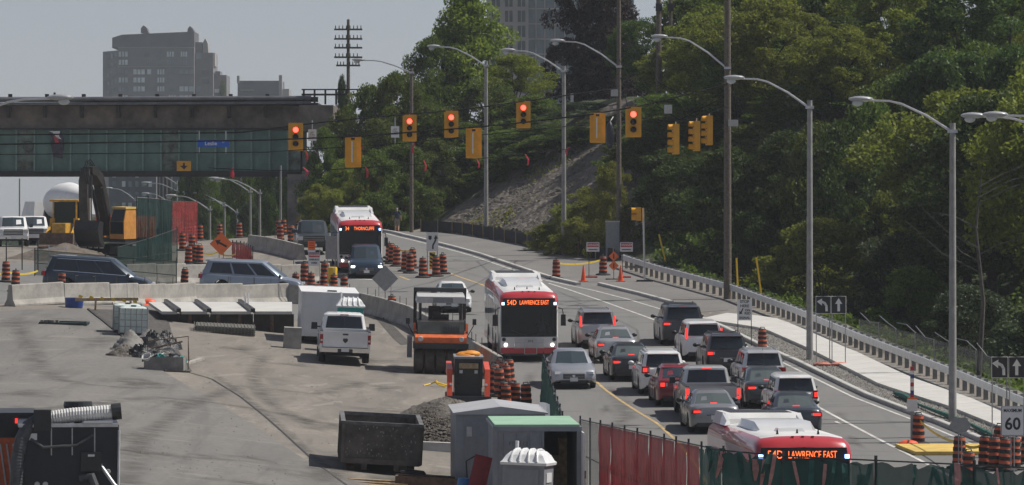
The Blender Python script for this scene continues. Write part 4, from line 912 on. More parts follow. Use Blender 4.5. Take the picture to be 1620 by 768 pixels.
# ---- pneumatic road roller
M_rbrown = mat('roller_tyre_dusty',(0.075,0.062,0.05),0.85,var=0.3,scale=3)
M_hood = mat('dark_glossy_panel',(0.05,0.053,0.05),0.3,var=0.25,scale=2)
M_lgrey = mat('light_grey_plastic',(0.50,0.50,0.49),0.5,var=0.08)
rl = thing('road_roller','orange pneumatic road roller with grey canopy standing by the concrete barrier','road roller')
for i in range(5): ring_wheel(rl,1.75,-.92+i*.46,.56,.40,M_rbrown,'front_tyre',hub=M_dark)
for i in range(4): ring_wheel(rl,-1.75,-.78+i*.52,.56,.42,M_rbrown,'rear_tyre',hub=M_dark)
MB().bx((1.0,-1.16,1.12),(2.35,1.16,1.36)).build('front_frame',M_blk2,rl)
MB().prism([(-2.3,.75),(1.1,.75),(1.3,1.2),(2.3,1.36),(2.36,1.62),(2.1,1.74),(1.2,1.78),(-2.3,1.70)],-1.08,1.08,'y').build('body',M_ocr,rl)
MB().prism([(1.15,1.765),(2.05,1.76),(1.75,2.28),(1.10,2.34)],-.98,.98,'y').build('hood_panel',M_hood,rl)
g = MB()
for i in range(7): g.box((1.93,.10+i*.11,1.99),(.05,.04,.34),Matrix.Rotation(R(-30),3,'Y'))
g.build('louvres',M_blk2,rl)['kind'] = 'stuff'
for s in (-1,1):
    MB().lathe([(.001,.03),(.10,.03),(.12,-.04)],14,(2.37,s*.86,1.55),Matrix.Rotation(R(90),3,'Y')).build('headlight',M_head,rl)
    MB().box((1.25,s*1.10,1.95),(.5,.10,.36),Matrix.Rotation(R(-20),3,'Y')).build('fender',M_ocr,rl)
    for x in (.9,-.9): MB().cyl((x,s*.86,1.72),(x,s*.86,3.12),.05,n=8).build('canopy_post',M_blk2,rl)
    MB().tube([(1.2,s*.98,1.7),(1.25,s*1.02,2.3),(.6,s*1.02,2.35)],.025,6).build('handrail',M_blk2,rl)
    MB().tube([(1.55,s*1.1,1.6),(1.75,s*1.38,2.15)],.02,5).build('mirror_arm',M_blk2,rl)
    MB().box((1.78,s*1.4,2.3),(.05,.16,.26)).build('mirror',M_blk2,rl)
cn = MB().loft([[(1.25,-1.05,3.08),(1.25,1.05,3.08),(1.22,1.0,3.36),(1.22,-1.0,3.36)],[(-1.4,-1.05,3.08),(-1.4,1.05,3.08),(-1.38,1.0,3.40),(-1.38,-1.0,3.40)]]).build('canopy',M_lgrey,rl)
MB().bx((1.235,-.34,3.10),(1.275,.50,3.33)).build('canopy_front',M_greyp,cn)
MB().bx((-1.75,-1.12,3.44),(-1.2,1.12,3.62)).build('canopy_visor',M_blk2,cn)
MB().bx((-1.7,-1.12,1.7),(-1.5,-.98,3.46)).build('rear_post',M_blk2,rl)
MB().bx((-1.7,.98,1.7),(-1.5,1.12,3.46)).build('rear_post',M_blk2,rl)
MB().box((.55,0,2.2),(.3,.7,.7)).build('console',M_blk2,rl)
MB().tube([(.95,-.2+.19*math.cos(a),2.62+.15*math.sin(a)) for a in np.linspace(0,2*math.pi,13)],.016,6).build('steering_wheel',M_black,rl)
MB().box((-.35,-.25,2.2),(.5,.5,.12)).build('seat',M_blk2,rl); MB().box((-.6,-.25,2.55),(.12,.5,.6)).build('seat_back',M_blk2,rl)
g = MB()
for y in (-.5,-.3,-.1,.1,.3,.5): g.cyl((1.0,y,2.3),(1.0,y,2.78),.012,n=5)
g.tube([(1.0,-.52,2.78),(1.0,.52,2.78)],.015,5); g.build('guard_bars',M_blk2,rl)
MB().box((-.2,-1.28,1.05),(1.5,.20,.9)).build('water_tank',M_greyp,rl)
px_place(rl,694,592,FACE+R(2),dz=.005); rl.scale = (.94,.98,.93); rl.location.y += 1.9; rl.location.z = gz(rl.location.x,rl.location.y)+.01
# ---- skid steer
ss = thing('skid_steer_loader','red skid steer loader with dark cab window and orange roof cover beside the drums','loader')
for s in (-1,1):
    tr = MB().prism([(-1.1,.2),(-.85,0),(.85,0),(1.1,.2),(1.05,.5),(.8,.62),(-.9,.62),(-1.1,.5)],s*.50,s*.82,'y').build('track',M_black,ss)
    MB().loft([[(-1.3,s*.60,1.35),(-1.3,s*.80,1.35),(-1.3,s*.80,1.75),(-1.3,s*.60,1.75)],[(.9,s*.60,1.30),(.9,s*.80,1.30),(.9,s*.80,1.60),(.9,s*.60,1.60)],[(1.35,s*.60,.25),(1.35,s*.80,.25),(1.42,s*.80,.35),(1.42,s*.60,.35)]]).build('lift_arm',M_redm,ss)
    MB().cyl((.5,s*.66,.6),(1.15,s*.66,1.05),.05).build('cylinder',M_alu,ss)
MB().bx((-1.3,-.5,.30),(.9,.5,1.0)).build('body',M_blk2,ss)
cb = MB().bx((-.7,-.52,.9),(.85,.52,2.0)).build('cab',M_blk2,ss)
MB().box((.1,0,2.02),(1.7,1.10,.08)).build('cab_roof',M_greyp,ss)
MB().bx((.851,-.42,.75),(.875,.42,1.86)).build('front_window',M_glass,cb)
MB().bx((.876,-.36,1.62),(.882,.36,1.82)).build('sun_visor',M_lumb,cb)
for s in (-1,1): MB().box((.88,s*.28,1.5),(.03,.12,.12)).build('work_light',M_head,cb)
oc = MB(); oc.ball((0,0,2.06),(.60,.48,.16),14); oc.ball((.2,.1,2.13),(.35,.36,.13),12); oc.build('roof_cover',mat('tarp_orange',(0.80,0.30,0.03),.6,var=.15,scale=6),ss,True)
bk = MB().prism([(1.2,.05),(1.75,.02),(1.78,.10),(1.45,.18),(1.35,.62),(1.25,.62)],-.85,.85,'y').build('bucket',M_blk2,ss)
px_place(ss,739,650,FACE+R(2)); ss.location.y += .4
# ---- excavator
ex = thing('excavator','orange tracked excavator with raised black boom standing behind the site fence','excavator')
for s in (-1,1): MB().prism([(-1.9,.35),(-1.6,.02),(1.6,.02),(1.9,.35),(1.7,.75),(-1.7,.75)],s*.75,s*1.3,'y').build('track',M_black,ex)
MB().bx((-1.0,-.75,.35),(1.0,.75,.85)).build('undercarriage',M_dark,ex)
MB().bx((-2.4,-1.35,1.0),(1.0,1.35,1.25)).build('turntable_deck',M_blk2,ex)
MB().bx((-2.6,-1.4,1.25),(-.3,1.4,2.45)).build('engine_housing',M_ocr,ex)
eh = MB().bx((-.3,-1.40,1.20),(1.25,-.35,2.15)).build('tool_housing',mat('excavator_orange',(0.60,0.27,0.06),.5,var=.12,scale=3),ex)
MB().bx((1.252,-.80,1.60),(1.262,-.48,1.72)).build('vent',M_blk2,eh)
ec = MB().loft([[(-.3,.45,1.2),(1.25,.45,1.2),(1.25,1.4,1.2),(-.3,1.4,1.2)],[(-.3,.45,2.2),(1.3,.45,2.2),(1.3,1.4,2.2),(-.3,1.4,2.2)],[(-.2,.5,2.95),(.95,.5,2.95),(.95,1.35,2.95),(-.2,1.35,2.95)]]).build('cab',MATS['excavator_orange'],ex)
MB().box((.4,.92,3.0),(1.35,.95,.12)).build('cab_roof',mat('cab_roof_yellow',(0.70,0.48,0.14),.5,var=.1),ex)
MB().patch((1.25,.5,1.25),(1.25,1.35,1.25),(1.3,1.35,2.2),(1.3,.5,2.2),0,1,.25,1,.02).build('front_window',M_glass,ec); MB().patch((1.3,.5,2.2),(1.3,1.35,2.2),(.95,1.3,2.95),(.95,.55,2.95),0,1,.02,.92,.02).build('front_window',M_wind,ec)
MB().patch((-.25,.47,2.1),(1.2,.47,2.1),(.9,.50,2.9),(-.15,.50,2.9),0.05,.95,.05,.95,.02,ref=(.5,.9,2)).build('side_window',M_glass,ec)
bm_ = MB().loft([[(x,-.42,z-t),(x,.22,z-t),(x,.22,z+t),(x,-.42,z+t)] for x,z,t in ((.6,1.6,.25),(1.0,3.1,.40),(1.7,4.6,.34),(2.5,5.15,.26),(3.0,5.2,.20))]).build('boom',mat('boom_black',(0.035,0.032,0.03),.5,var=.4,scale=3),ex)
st = MB().loft([[(x-t,-.46,z),(x-t,.10,z),(x+t,.10,z),(x+t,-.46,z)] for x,z,t in ((2.9,5.3,.24),(3.1,4.6,.34),(3.1,3.2,.27),(3.0,2.0,.20))]).build('stick',mat('boom_dark_brown',(0.06,0.048,0.04),.6,var=.3,scale=2),ex)
MB().tube([(3.4,.30,4.9),(3.42,.34,3.6)],.13,8).build('cylinder',M_blk2,ex); MB().tube([(3.42,.34,3.6),(3.40,.36,2.3)],.075,8).build('cylinder_rod',M_chrome,ex)
MB().tube([(.9,-.38,1.7),(2.0,-.38,4.2)],.10,8).build('cylinder',M_blk2,ex); MB().tube([(.9,.28,1.7),(2.0,.28,4.2)],.10,8).build('cylinder',M_blk2,ex)
for k in range(3): MB().tube([(2.6,-.1+.12*k,5.45),(3.2,-.12+.13*k,5.75+.06*k),(3.45,-.1+.14*k,5.2),(3.5,.1+.1*k,4.4)],.03,6).build('hydraulic_hose',M_black,ex)
bk = MB(); bk.prism([(2.75,2.2),(3.25,2.3),(3.45,1.75),(3.2,1.05),(2.75,.75),(2.55,.85),(2.85,1.3)],-.75,.85,'y'); bko = bk.build('bucket',M_blk2,ex)
for k in range(4): MB().box((2.62,-.45+k*.37,.72),(.25,.12,.10)).build('bucket_tooth',M_alu,bko)
px_place(ex,170,413,FACE+R(-24)); ex.location.y += 4.0; ex.location.z = gz(ex.location.x,ex.location.y)
# ---- backhoe loader
bh = thing('backhoe_loader','yellow backhoe loader with open canopy cab in front of the cement mixer drum','loader')
for s in (-1,1):
    ring_wheel(bh,-.9,s*.85,.75,.45,hub=M_yell); ring_wheel(bh,1.5,s*.80,.5,.35,hub=M_yell)
    for x in (-1.1,.45): MB().box((x,s*.75,2.25),(.09,.09,1.5)).build('cab_post',M_yell,bh)
    MB().box((.45,s*.78,1.55),(.5,.3,.7)).build('fender',M_yell,bh)
    MB().loft([[(.4,s*.75,1.5),(.4,s*.9,1.5),(.4,s*.9,1.75),(.4,s*.75,1.75)],[(2.6,s*.75,.5),(2.6,s*.9,.5),(2.6,s*.9,.7),(2.6,s*.75,.7)]]).build('loader_arm',M_yell,bh)
MB().bx((.5,-.45,.7),(2.2,.45,1.6)).build('hood',M_yell,bh); MB().bx((-1.3,-.6,.6),(.5,.6,1.2)).build('chassis',M_blk2,bh)
MB().box((-.3,0,3.04),(2.1,1.9,.12)).build('cab_roof',M_yell,bh)
MB().bx((.44,-.7,1.6),(.47,.7,2.95)).build('windshield',M_glass,bh); MB().bx((-1.12,-.7,1.5),(-1.09,.7,2.95)).build('rear_window',M_glass,bh)
MB().box((-.5,0,1.6),(.5,.5,.7)).build('seat',M_blk2,bh)
MB().prism([(2.5,.1),(3.3,.05),(3.32,.15),(2.95,.3),(2.85,1.0),(2.6,1.0)],-1.1,1.1,'y').build('bucket',M_ruston,bh)
px_place(bh,105,405,FACE+R(-8)); bh.location.y += 24; bh.location.x = (105-CX)*bh.location.y/F; bh.location.z = gz(bh.location.x,bh.location.y)+.8
bh.location.z = gz(bh.location.x,bh.location.y)
# ---- cement mixer truck
cm = thing('cement_mixer_truck','white drum cement mixer truck standing beyond the excavator','truck')
MB().bx((-4.4,-.5,.7),(4.2,.5,1.1)).build('chassis',M_dark,cm)
for x in (-3.4,-2.1,3.2):
    for s in (-1,1): ring_wheel(cm,x,s*1.0,.52,.42,hub=M_rim)
cab = MB().loft([[(2.4,-1.2,.9),(4.6,-1.2,.9),(4.6,1.2,.9),(2.4,1.2,.9)],[(2.4,-1.2,2.0),(4.6,-1.2,2.0),(4.6,1.2,2.0),(2.4,1.2,2.0)],[(2.5,-1.1,2.95),(4.2,-1.1,2.95),(4.2,1.1,2.95),(2.5,1.1,2.95)]]).build('cab',M_white,cm)
MB().patch((4.6,-1.1,2.0),(4.6,1.1,2.0),(4.2,1.0,2.9),(4.2,-1.0,2.9),0.03,.97,.06,.92,.02).build('windshield',M_glass,cab)
Md = Matrix.Rotation(R(-90),3,'Y')@Matrix.Identity(3)
dm = Matrix.Rotation(R(4),3,'Y')@Matrix.Rotation(R(-90),3,'Y')
MB().lathe([(.001,-2.3),(.7,-2.25),(1.08,-1.7),(1.27,-.7),(1.27,.4),(1.05,1.4),(.62,2.7),(.42,3.1),(.36,3.12),(.001,3.0)],28,(-.6,0,2.95),dm).build('drum',M_white,cm,True)
MB().box((-4.2,0,3.0),(.25,1.5,1.5),top=(1,.7)).build('drum_support',M_blk2,cm)
MB().loft([[(-4.0,-.4,3.6),(-4.0,.4,3.6),(-4.0,.3,3.9),(-4.0,-.3,3.9)],[(-5.2,-.3,1.9),(-5.2,.3,1.9),(-5.2,.25,2.1),(-5.2,-.25,2.1)]]).build('chute',M_greyp,cm)
MB().box((2.0,0,2.2),(.3,1.6,2.0),top=(1,.5)).build('front_support',M_blk2,cm)
for k in range(4): MB().box((-4.6,-.9,1.2+k*.45),(.05,.4,.05)).build('ladder_rung',M_alu,cm)
place(cm,-30.2,341,R(118),tilt=False); 
# ---- vacuum truck at the corner of the site
M_navy = mat('truck_black_navy',(0.010,0.012,0.02),0.4,var=0.3,scale=2)
M_hosew = mat('hose_white_rubber',(0.55,0.55,0.54),.6,var=.12,scale=9); M_hosek = mat('hose_grey_rubber',(0.07,0.075,0.08),.6,var=.2,scale=6)
vt = thing('vacuum_truck','black vacuum truck with a ribbed white suction hose over its back','truck')
def ribbed(pts, r, n=10, k=60, amp=.12):
    P = [Vector(p) for p in pts]; L_ = [0]
    for a,b in zip(P,P[1:]): L_.append(L_[-1]+(b-a).length)
    q = []; rs = []
    for i in range(k):
        t = L_[-1]*i/(k-1); j = 0
        while j < len(L_)-2 and L_[j+1] < t: j += 1
        q.append(P[j].lerp(P[j+1],(t-L_[j])/(L_[j+1]-L_[j]))); rs.append(r*(1+amp*(i%2)))
    return MB().tube(q, rs, n)
MB().bx((-6.5,-1.22,.9),(-.1,1.22,2.62)).build('tank_body',M_navy,vt)
MB().bx((-.12,-1.15,.6),(.02,1.18,2.58)).build('rear_panel',M_navy,vt)
for y in (-.42,.08,.62): MB().bx((.021,y,1.9),(.05,y+.03,2.56)).build('panel_rib',M_rim,vt)
MB().bx((.0,-1.2,2.58),(.08,1.2,2.66)).build('top_rail',M_steel,vt)
for x in (-1.3,-2.5,-6.2):
    for s in (-1,1): ring_wheel(vt,x,s*1.0,.5,.5,hub=M_rim)
MB().bx((-8.6,-1.2,.7),(-6.8,1.2,2.6)).build('cab',M_ocr,vt)
ribbed([(-.25,-.45,2.78),(-.25,.1,2.86),(-.25,.9,2.92),(-.25,1.08,2.93)],.165,12,46,.10).build('suction_hose',M_hosew,vt)
MB().tube([(-.25,1.05,2.93),(-.25,1.28,2.95)],.20,12).build('hose_coupling',M_blk2,vt)
ribbed([(-.2,-.62,2.80),(-.05,-.95,2.62),(.05,-1.12,2.3),(.1,-1.22,1.8),(.1,-1.24,1.2),(.1,-1.2,.5)],.16,12,70,.05).build('drop_hose',M_hosek,vt)
MB().box((-.1,-.62,2.75),(.5,.42,.5)).build('hose_elbow',M_blk2,vt)
MB().lathe([(.001,.1),(.34,.1),(.36,0),(.34,-.06),(.001,-.06)],18,(-1.2,.25,3.05)).build('hatch_lid',M_blk2,vt)
MB().cyl((-1.2,.25,2.6),(-1.2,.25,3.05),.1).build('hatch_neck',M_blk2,vt)
MB().tube([(.08,.3,1.35),(.22,.55,1.4),(.25,.7,1.0),(.2,.6,.5)],.11,10).build('hose_loop',M_hosek,vt)
MB().tube([(.06,.75,1.7),(.3,1.1,1.2),(.34,1.28,1.05)],.045,8).build('lever',M_steel,vt); MB().box((.34,1.28,1.02),(.1,.14,.14)).build('lever_end',M_blk2,vt)
MB().bx((.03,-.3,.62),(.10,.5,.72)).build('step_bar',M_alu,vt); MB().bx((.03,-.2,.45),(.08,.3,.55)).build('maker_plate',M_rim,vt)
MB().tube([(.06,1.2,.5),(.06,1.22,2.5)],.03,6).build('grab_rail',M_steel,vt); MB().box((.02,.72,2.7),(.3,.7,.05)).build('tray',M_alu,vt)
for y,z in ((-.75,1.2),(-.55,1.2),(.95,1.5)): MB().lathe([(.001,.03),(.06,.03),(.07,0)],12,(.03,y,z),Matrix.Rotation(R(90),3,'Y')).build('gauge',M_lgrey,vt)
MB().box((.10,.55,1.75),(.2,.5,.45)).build('tool_box',M_blk2,vt); MB().box((.21,.55,1.90),(.02,.16,.05)).build('tool_box_latch',M_alu,vt)
MB().box((.03,-.9,2.35),(.03,.3,.16)).build('warning_plate',M_wsign,vt); MB().box((.03,.95,.8),(.03,.12,.12)).build('reflector',M_taild,vt)
MB().tube([(.1,-.9,2.3),(.2,-.6,2.1),(.2,.2,2.15),(.15,.6,2.4)],.035,7).build('hydraulic_hose',M_hosek,vt)
place(vt,(108-CX)*122/F,122,FACE+R(5.6),tilt=False)
om = thing('orange_site_machine','orange machine with black hood and a lit red lamp beside the vacuum truck','machine')
MB().bx((-3,-.9,.5),(0,.9,2.0)).build('body',M_ocr,om); MB().bx((-3,-.92,2.0),(.02,.92,2.62)).build('hood',M_blk2,om)
for i in range(4): MB().box((.02,-.05+i*.16,1.3),(.03,.04,1.1),Matrix.Rotation(R(8),3,'X')).build('grille_bar',M_lgrey,om)
MB().box((.04,.45,2.42),(.04,.09,.12)).build('lamp',M_tail,om); MB().box((.04,.65,2.32),(.04,.14,.14)).build('reflector',M_cone,om)
for s in (-1,1):
    for x in (-.6,-2.4): ring_wheel(om,x,s*.78,.45,.3,hub=M_dark)
place(om,(-2-CX)*126/F,126,FACE+R(6),tilt=False)
# ---- white cargo trailer and its block
tr = thing('cargo_trailer','white box cargo trailer parked in front of the white pickup truck','trailer')
bx = MB().bx((-5.0,-1.22,.45),(0,1.22,2.55)).build('box',mat('trailer_white',(0.60,0.61,0.63),.4,var=.05,scale=1),tr)
MB().bx((-5.03,-1.25,2.551),(.03,1.25,2.60)).build('roof',M_white,tr); MB().bx((-.9,-.1,2.6),(-.5,.3,2.66)).build('roof_vent',M_blk2,tr)
for y in (-1.21,-.02,1.19): MB().bx((.001,y,.45),(.03,y+.04,2.54)).build('corner_post',M_alu,bx)
MB().bx((.001,-1.22,.42),(.05,1.22,.52)).build('sill',M_alu,bx)
MB().bx((-4.6,-1.0,.3),(-.1,1.0,.45)).build('frame',M_dark,tr)
for s in (-1,1):
    for x in (-2.0,-2.9): wheel(tr,x,s*1.08,.33,.2,None,s)
MB().bx((.02,-.15,.36),(.04,.15,.50)).build('licence_plate',M_plate,tr)
px_place(tr,519,547,FACE+R(4)); tr.location.y += .2; tr.scale = (1.02,1.02,.90)
cbk = MB(); cbk.box((0,0,.45),(.75,.75,.9),top=(.98,.98)); cbo = cbk.build('concrete_block',M_conc); tag(cbo,'grey concrete block at the corner of the white trailer','concrete block'); px_place(cbo,462,551,R(5))
# ---- portable toilets
def toilet(name,label,body,roofm,px,py,yaw,door=True):
    t = thing(name,label,'portable toilet','portable toilets')
    MB().bx((-.56,-.56,.12),(.56,.56,1.98)).build('cabin',body,t); MB().bx((-.6,-.6,0),(.6,.6,.14)).build('skid',M_greyp,t)
    ro = MB().loft([[(-q,-q,z),(q,-q,z),(q,q,z),(-q,q,z)] for q,z in ((.62,1.95),(.63,2.02),(.58,2.06),(.50,2.20),(.40,2.30),(.26,2.34))]).build('roof',roofm,t,True,50)
    for k in range(4):
        y = -.33+k*.22; MB().tube([(.60,y*1.1,2.04),(.51,y*1.03,2.20),(.40,y*.95,2.31),(.2,y*.9,2.355),(-.2,y*.9,2.355),(-.40,y*.95,2.31),(-.51,y*1.03,2.20),(-.60,y*1.1,2.04)],.033,8).build('roof_rib',roofm,ro,True)
    MB().bx((.561,-.42,.2),(.59,.42,1.85)).build('door',body,t); MB().box((.60,.34,1.05),(.04,.05,.18)).build('door_latch',M_alu,t)
    MB().bx((-.3,.561,1.5),(.3,.58,1.75)).build('vent_panel',roofm,t); MB().cyl((-.42,-.42,1.9),(-.42,-.42,2.55),.05).build('vent_pipe',roofm,t)
    px_place(t,px,py,yaw); return t
toilet('portable_toilet','teal portable toilet with ribbed white roof behind the white pickup truck',M_teal,M_wplast,552,557,FACE+R(3))
toilet('portable_toilet','grey portable toilet with ribbed pale roof in front of the green roofed container',M_greyp,M_wplast,832,852,FACE+R(-13))
# ---- roll-off dumpster
dp = thing('dumpster','large dark brown roll-off dumpster splashed with dried mud','dumpster')
M_dump = mat('dumpster_paint',(0.12,0.104,0.088),.7,var=.3,scale=2,bump=.15)
for s in (-1,1): MB().loft([[(-5.2,s*1.17,.30),(-5.2,s*1.22,.30),(-5.2,s*1.22,1.5),(-5.2,s*1.17,1.5)],[(0,s*1.17,.30),(0,s*1.22,.30),(0,s*1.22,1.5),(0,s*1.17,1.5)]]).build('side_wall',M_dump,dp)
fr = MB().bx((-.03,-1.22,.30),(.03,1.22,1.5)).build('front_wall',M_dump,dp); MB().bx((-5.24,-1.22,.30),(-5.18,1.22,1.5)).build('rear_wall',M_dump,dp)
MB().bx((-5.2,-1.2,.28),(0,1.2,.36)).build('floor',M_dump,dp)
for a,b in (((-5.3,-1.29,1.5),(.06,-1.15,1.60)),((-5.3,1.15,1.5),(.06,1.29,1.60)),((-.06,-1.29,1.501),(.08,1.29,1.601)),((-5.32,-1.29,1.502),(-5.18,1.29,1.602))): MB().bx(a,b).build('rim_rail',mat('dumpster_rim',(0.15,0.145,0.14),.6,var=.3,scale=3),dp)
for x in np.linspace(-4.8,-.4,7):
    for s in (-1,1): MB().box((x,s*1.26,.9),(.10,.09,1.2)).build('side_rib',M_dump,dp)
for y in (-1.2,1.2): MB().box((.04,y,.9),(.08,.10,1.2)).build('corner_post',M_dump,dp)
MB().bx((.031,-1.15,.30),(.10,1.15,.46)).build('lower_beam',M_dump,dp)
for y in (-.5,.5): MB().bx((-5.0,y-.08,.1),(0,y+.08,.28)).build('skid_rail',M_dump,dp)
for y in (-.95,.95): MB().cyl((-.3,y-.12,.14),(-.3,y+.12,.14),.14).build('roller',M_ruston,dp)
sp = MB()
for i in range(70):
    y = random.uniform(-1.1,1.1); z = random.uniform(.5,1.48); h = random.uniform(.015,.07); sp.box((.033,y,z),(.006,random.uniform(.01,.035),h))
stuff(sp.build('mud_splash',mat('dried_mud',(0.36,0.35,0.33),.9,var=.2),dp))
px_place(dp,601,750,FACE+R(2.5))
# ---- storage containers
M_cont = mat('container_grey',(0.225,0.245,0.275),.5,var=.12,scale=1.4,rvar=.1); M_cgreen = mat('container_roof_green',(0.31,0.51,0.35),.5,var=.08,scale=1)
ct = thing('shipping_container','grey shipping container with pale green roof and one door open','container')
L_,h_ = 6.06,1.22
for s in (-1,1):
    mb = MB(); n = 44; rings = []
    for i in range(n+1): x = -L_+L_*i/n; o_ = .035 if (i//2)%2 else 0; rings.append([(x,s*(h_-.03-o_),.15),(x,s*(h_-o_),.15),(x,s*(h_-o_),2.45),(x,s*(h_-.03-o_),2.45)])
    mb.loft(rings); mb.build('side_wall',M_cont,ct)
MB().bx((-L_,-h_,.06),(0,h_,.15)).build('floor',M_lumb,ct); MB().bx((-L_,-h_,.15),(-L_+.04,h_,2.45)).build('end_wall',M_cont,ct)
MB().bx((-L_,-h_-.01,2.50),(.0,h_+.01,2.56)).build('roof',M_cgreen,ct)
for s in (-1,1):
    MB().bx((-.1,s*h_-.07,0),(.02,s*h_+.07,2.49)).build('corner_post',M_cont,ct); MB().bx((-L_,s*h_-.06,2.42),(-.1,s*h_+.06,2.5)).build('top_rail',M_cont,ct); MB().bx((-L_,s*h_-.06,0),(-.1,s*h_+.06,.15)).build('bottom_rail',M_cont,ct)
MB().bx((-.1,-h_+.07,2.36),(.02,h_-.07,2.5)).build('door_header',M_cont,ct)
d1 = MB().bx((-.05,-h_+.07,.1),(-.01,.20,2.36)).build('door',M_cont,ct)
for y in (-1.0,-.62,-.25,.1): MB().cyl((.01,y,.15),(.01,y,2.3),.018,n=6).build('lock_rod',M_cont,d1)
text_part('FTPU 12',.17,mat('stencil_grey',(0.09,0.095,0.105),.6),d1,(-.004,-.55,2.0),(R(90),0,R(90)),sx=.9); text_part('900-015',.15,MATS['stencil_grey'],d1,(-.004,-.50,1.76),(R(90),0,R(90)),sx=.9)
d2 = MB().bx((-.02,h_+.05,.1),(1.0,h_+.09,2.36)).build('open_door',M_white,ct)
for x in (.15,.45,.75): 
    MB().cyl((x,h_+.12,.2),(x,h_+.12,2.3),.02,n=6).build('lock_rod',M_alu,d2)
    MB().box((x,h_+.13,1.15),(.10,.05,.22)).build('lock_handle',M_ruston,d2)
for k,(y,w,hh) in enumerate(((.55,.35,1.4),(.85,.25,1.9))): MB().box((-2.5,y,.15+hh/2),(.5,w,hh)).build('stored_plywood',M_lumb,ct)
px_place(ct,850,812,FACE+R(2.2),tilt=False)
ot = thing('site_office_trailer','grey site trailer with low gable roof behind the green roofed container','trailer')
w2 = 1.36
MB().bx((-6.2,-w2,.25),(0,w2,2.42)).build('walls',mat('trailer_grey',(0.24,0.26,0.285),.5,var=.08,scale=1),ot)
MB().prism([(-w2-.08,2.42),(w2+.08,2.42),(w2+.08,2.47),(0,2.66),(-w2-.08,2.47)],-6.3,.10,'x').build('roof',mat('trailer_roof',(0.42,0.42,0.43),.45,var=.07,scale=1),ot)
MB().bx((-6,-w2+.1,0),(-.1,w2-.1,.25)).build('frame',M_dark,ot)
dr = MB().bx((.001,-1.1,.3),(.035,-.25,2.2)).build('door',M_greyp,ot); MB().box((.05,-.95,1.9),(.03,.16,.3)).build('door_window',M_lgrey,dr)
MB().box((.03,.1,1.35),(.02,.22,.34)).build('notice',M_wsign,ot); MB().tube([(.03,.0,1.52),(.03,.1,1.78),(.03,.2,1.52)],.008,5).build('notice_cord',M_blk2,ot)
for y in (-.9,): MB().tube([(.05,y-.1,.2),(.05,y-.15,1.0),(.05,y+.1,1.15),(.05,y+.22,.9),(.05,y+.25,.2)],.02,6).build('hose',M_blk2,ot)
for k in range(5): MB().box((-5.2+k*1.1,w2+.12,2.4),(.6,.10,.16),Matrix.Rotation(R(20+k*9),3,'Y')).build('gutter_piece',M_alu,ot)
px_place(ot,792,782,FACE+R(2.2),tilt=False)
# ---- gravel pile
def mound(name,label,cat,cx,cy,rx,ry,h,m,seed,n=40,rough=.12):
    r_ = random.Random(seed); ph = [r_.uniform(0,6) for _ in range(8)]; vs = []; fs = []
    for i in range(n+1):
        u = i/n
        for k in range(n):
            a = 2*math.pi*k/n; rr = u*(1+.12*math.sin(2*a+ph[0])+.08*math.sin(5*a+ph[1])); x = rr*rx*math.cos(a); y = rr*ry*math.sin(a)
            z = h*max(0,(1-u**1.35))*(1+.10*math.sin(3*x+ph[2])*math.sin(2.5*y+ph[3]))+(r_.uniform(-1,1)*rough*.4 if 0<u<1 else 0)
            vs.append((x,y,gz(cx+x,cy+y)-gz(cx,cy)+z-.02))
    for i in range(n):
        for k in range(n): fs.append((i*n+k,(i+1)*n+k,(i+1)*n+(k+1)%n,i*n+(k+1)%n))
    mb = MB(); mb._add(vs,fs); o = mb.build(name,m,None,True,80); o.location = (cx,cy,gz(cx,cy)); return tag(o,label,cat)
M_pile = surface_mat('crushed_stone',[(0.13,0.112,0.094),((5,5,5),.35,.65,(0.075,0.068,0.06),.9,.3),((.8,.8,.8),.4,.7,(0.12,0.11,0.10),.6,.6),((12,12,12),.5,.7,(0.28,0.265,0.24),.6,0)],bumpscale=8,bump=1.0)
p = G(705,706); mound('gravel_pile','pile of grey crushed gravel between the dumpster and the site trailer','gravel pile',p.x,p.y+2.0,2.5,2.6,1.55,M_pile,3)
p = G(95,414); mound('dirt_pile','low pile of brown dirt behind the site fence','dirt pile',p.x,p.y+4,3.6,4.0,.9,mat('pile_dirt',(0.15,0.125,0.10),.95,var=.25,scale=2,bump=.6),5,30)
p = G(945,405); mound('gravel_heap','small heap of gravel on the boulevard beside the danger signs','gravel pile',p.x-.9,p.y+4,2.6,2.6,.55,M_pile,8,24)
# ---- water tote
ib = thing('water_tote','white plastic water tote in a metal cage','water tank')
tk = MB().loft([[(-.56,-.56,.14),(.56,-.56,.14),(.56,.56,.14),(-.56,.56,.14)],[(-.58,-.58,.6),(.58,-.58,.6),(.58,.58,.6),(-.58,.58,.6)],[(-.56,-.56,1.18),(.56,-.56,1.18),(.56,.56,1.18),(-.56,.56,1.18)],[(-.4,-.4,1.24),(.4,-.4,1.24),(.4,.4,1.24),(-.4,.4,1.24)]]).build('tank',mat('milky_plastic',(0.62,0.70,0.66),.4,var=.06),ib)
MB().cyl((0,0,1.22),(0,0,1.30),.12).build('cap',M_blk2,tk)
MB().bx((-.6,-.6,0),(.6,.6,.13)).build('pallet',M_blk2,ib)
for f in (-1,1):
    for k in range(6):
        t_ = -.6+k*.24; MB().cyl((t_,f*.61,.1),(t_,f*.61,1.2),.017,n=5).build('cage_bar',M_sback,ib); MB().cyl((f*.61,t_,.1),(f*.61,t_,1.2),.017,n=5).build('cage_bar',M_sback,ib)
for z in (.15,.42,.7,.96,1.2):
    MB().tube([(-.61,-.61,z),(.61,-.61,z),(.61,.61,z),(-.61,.61,z),(-.61,-.61,z)],.012,5).build('cage_hoop',M_sback,ib)
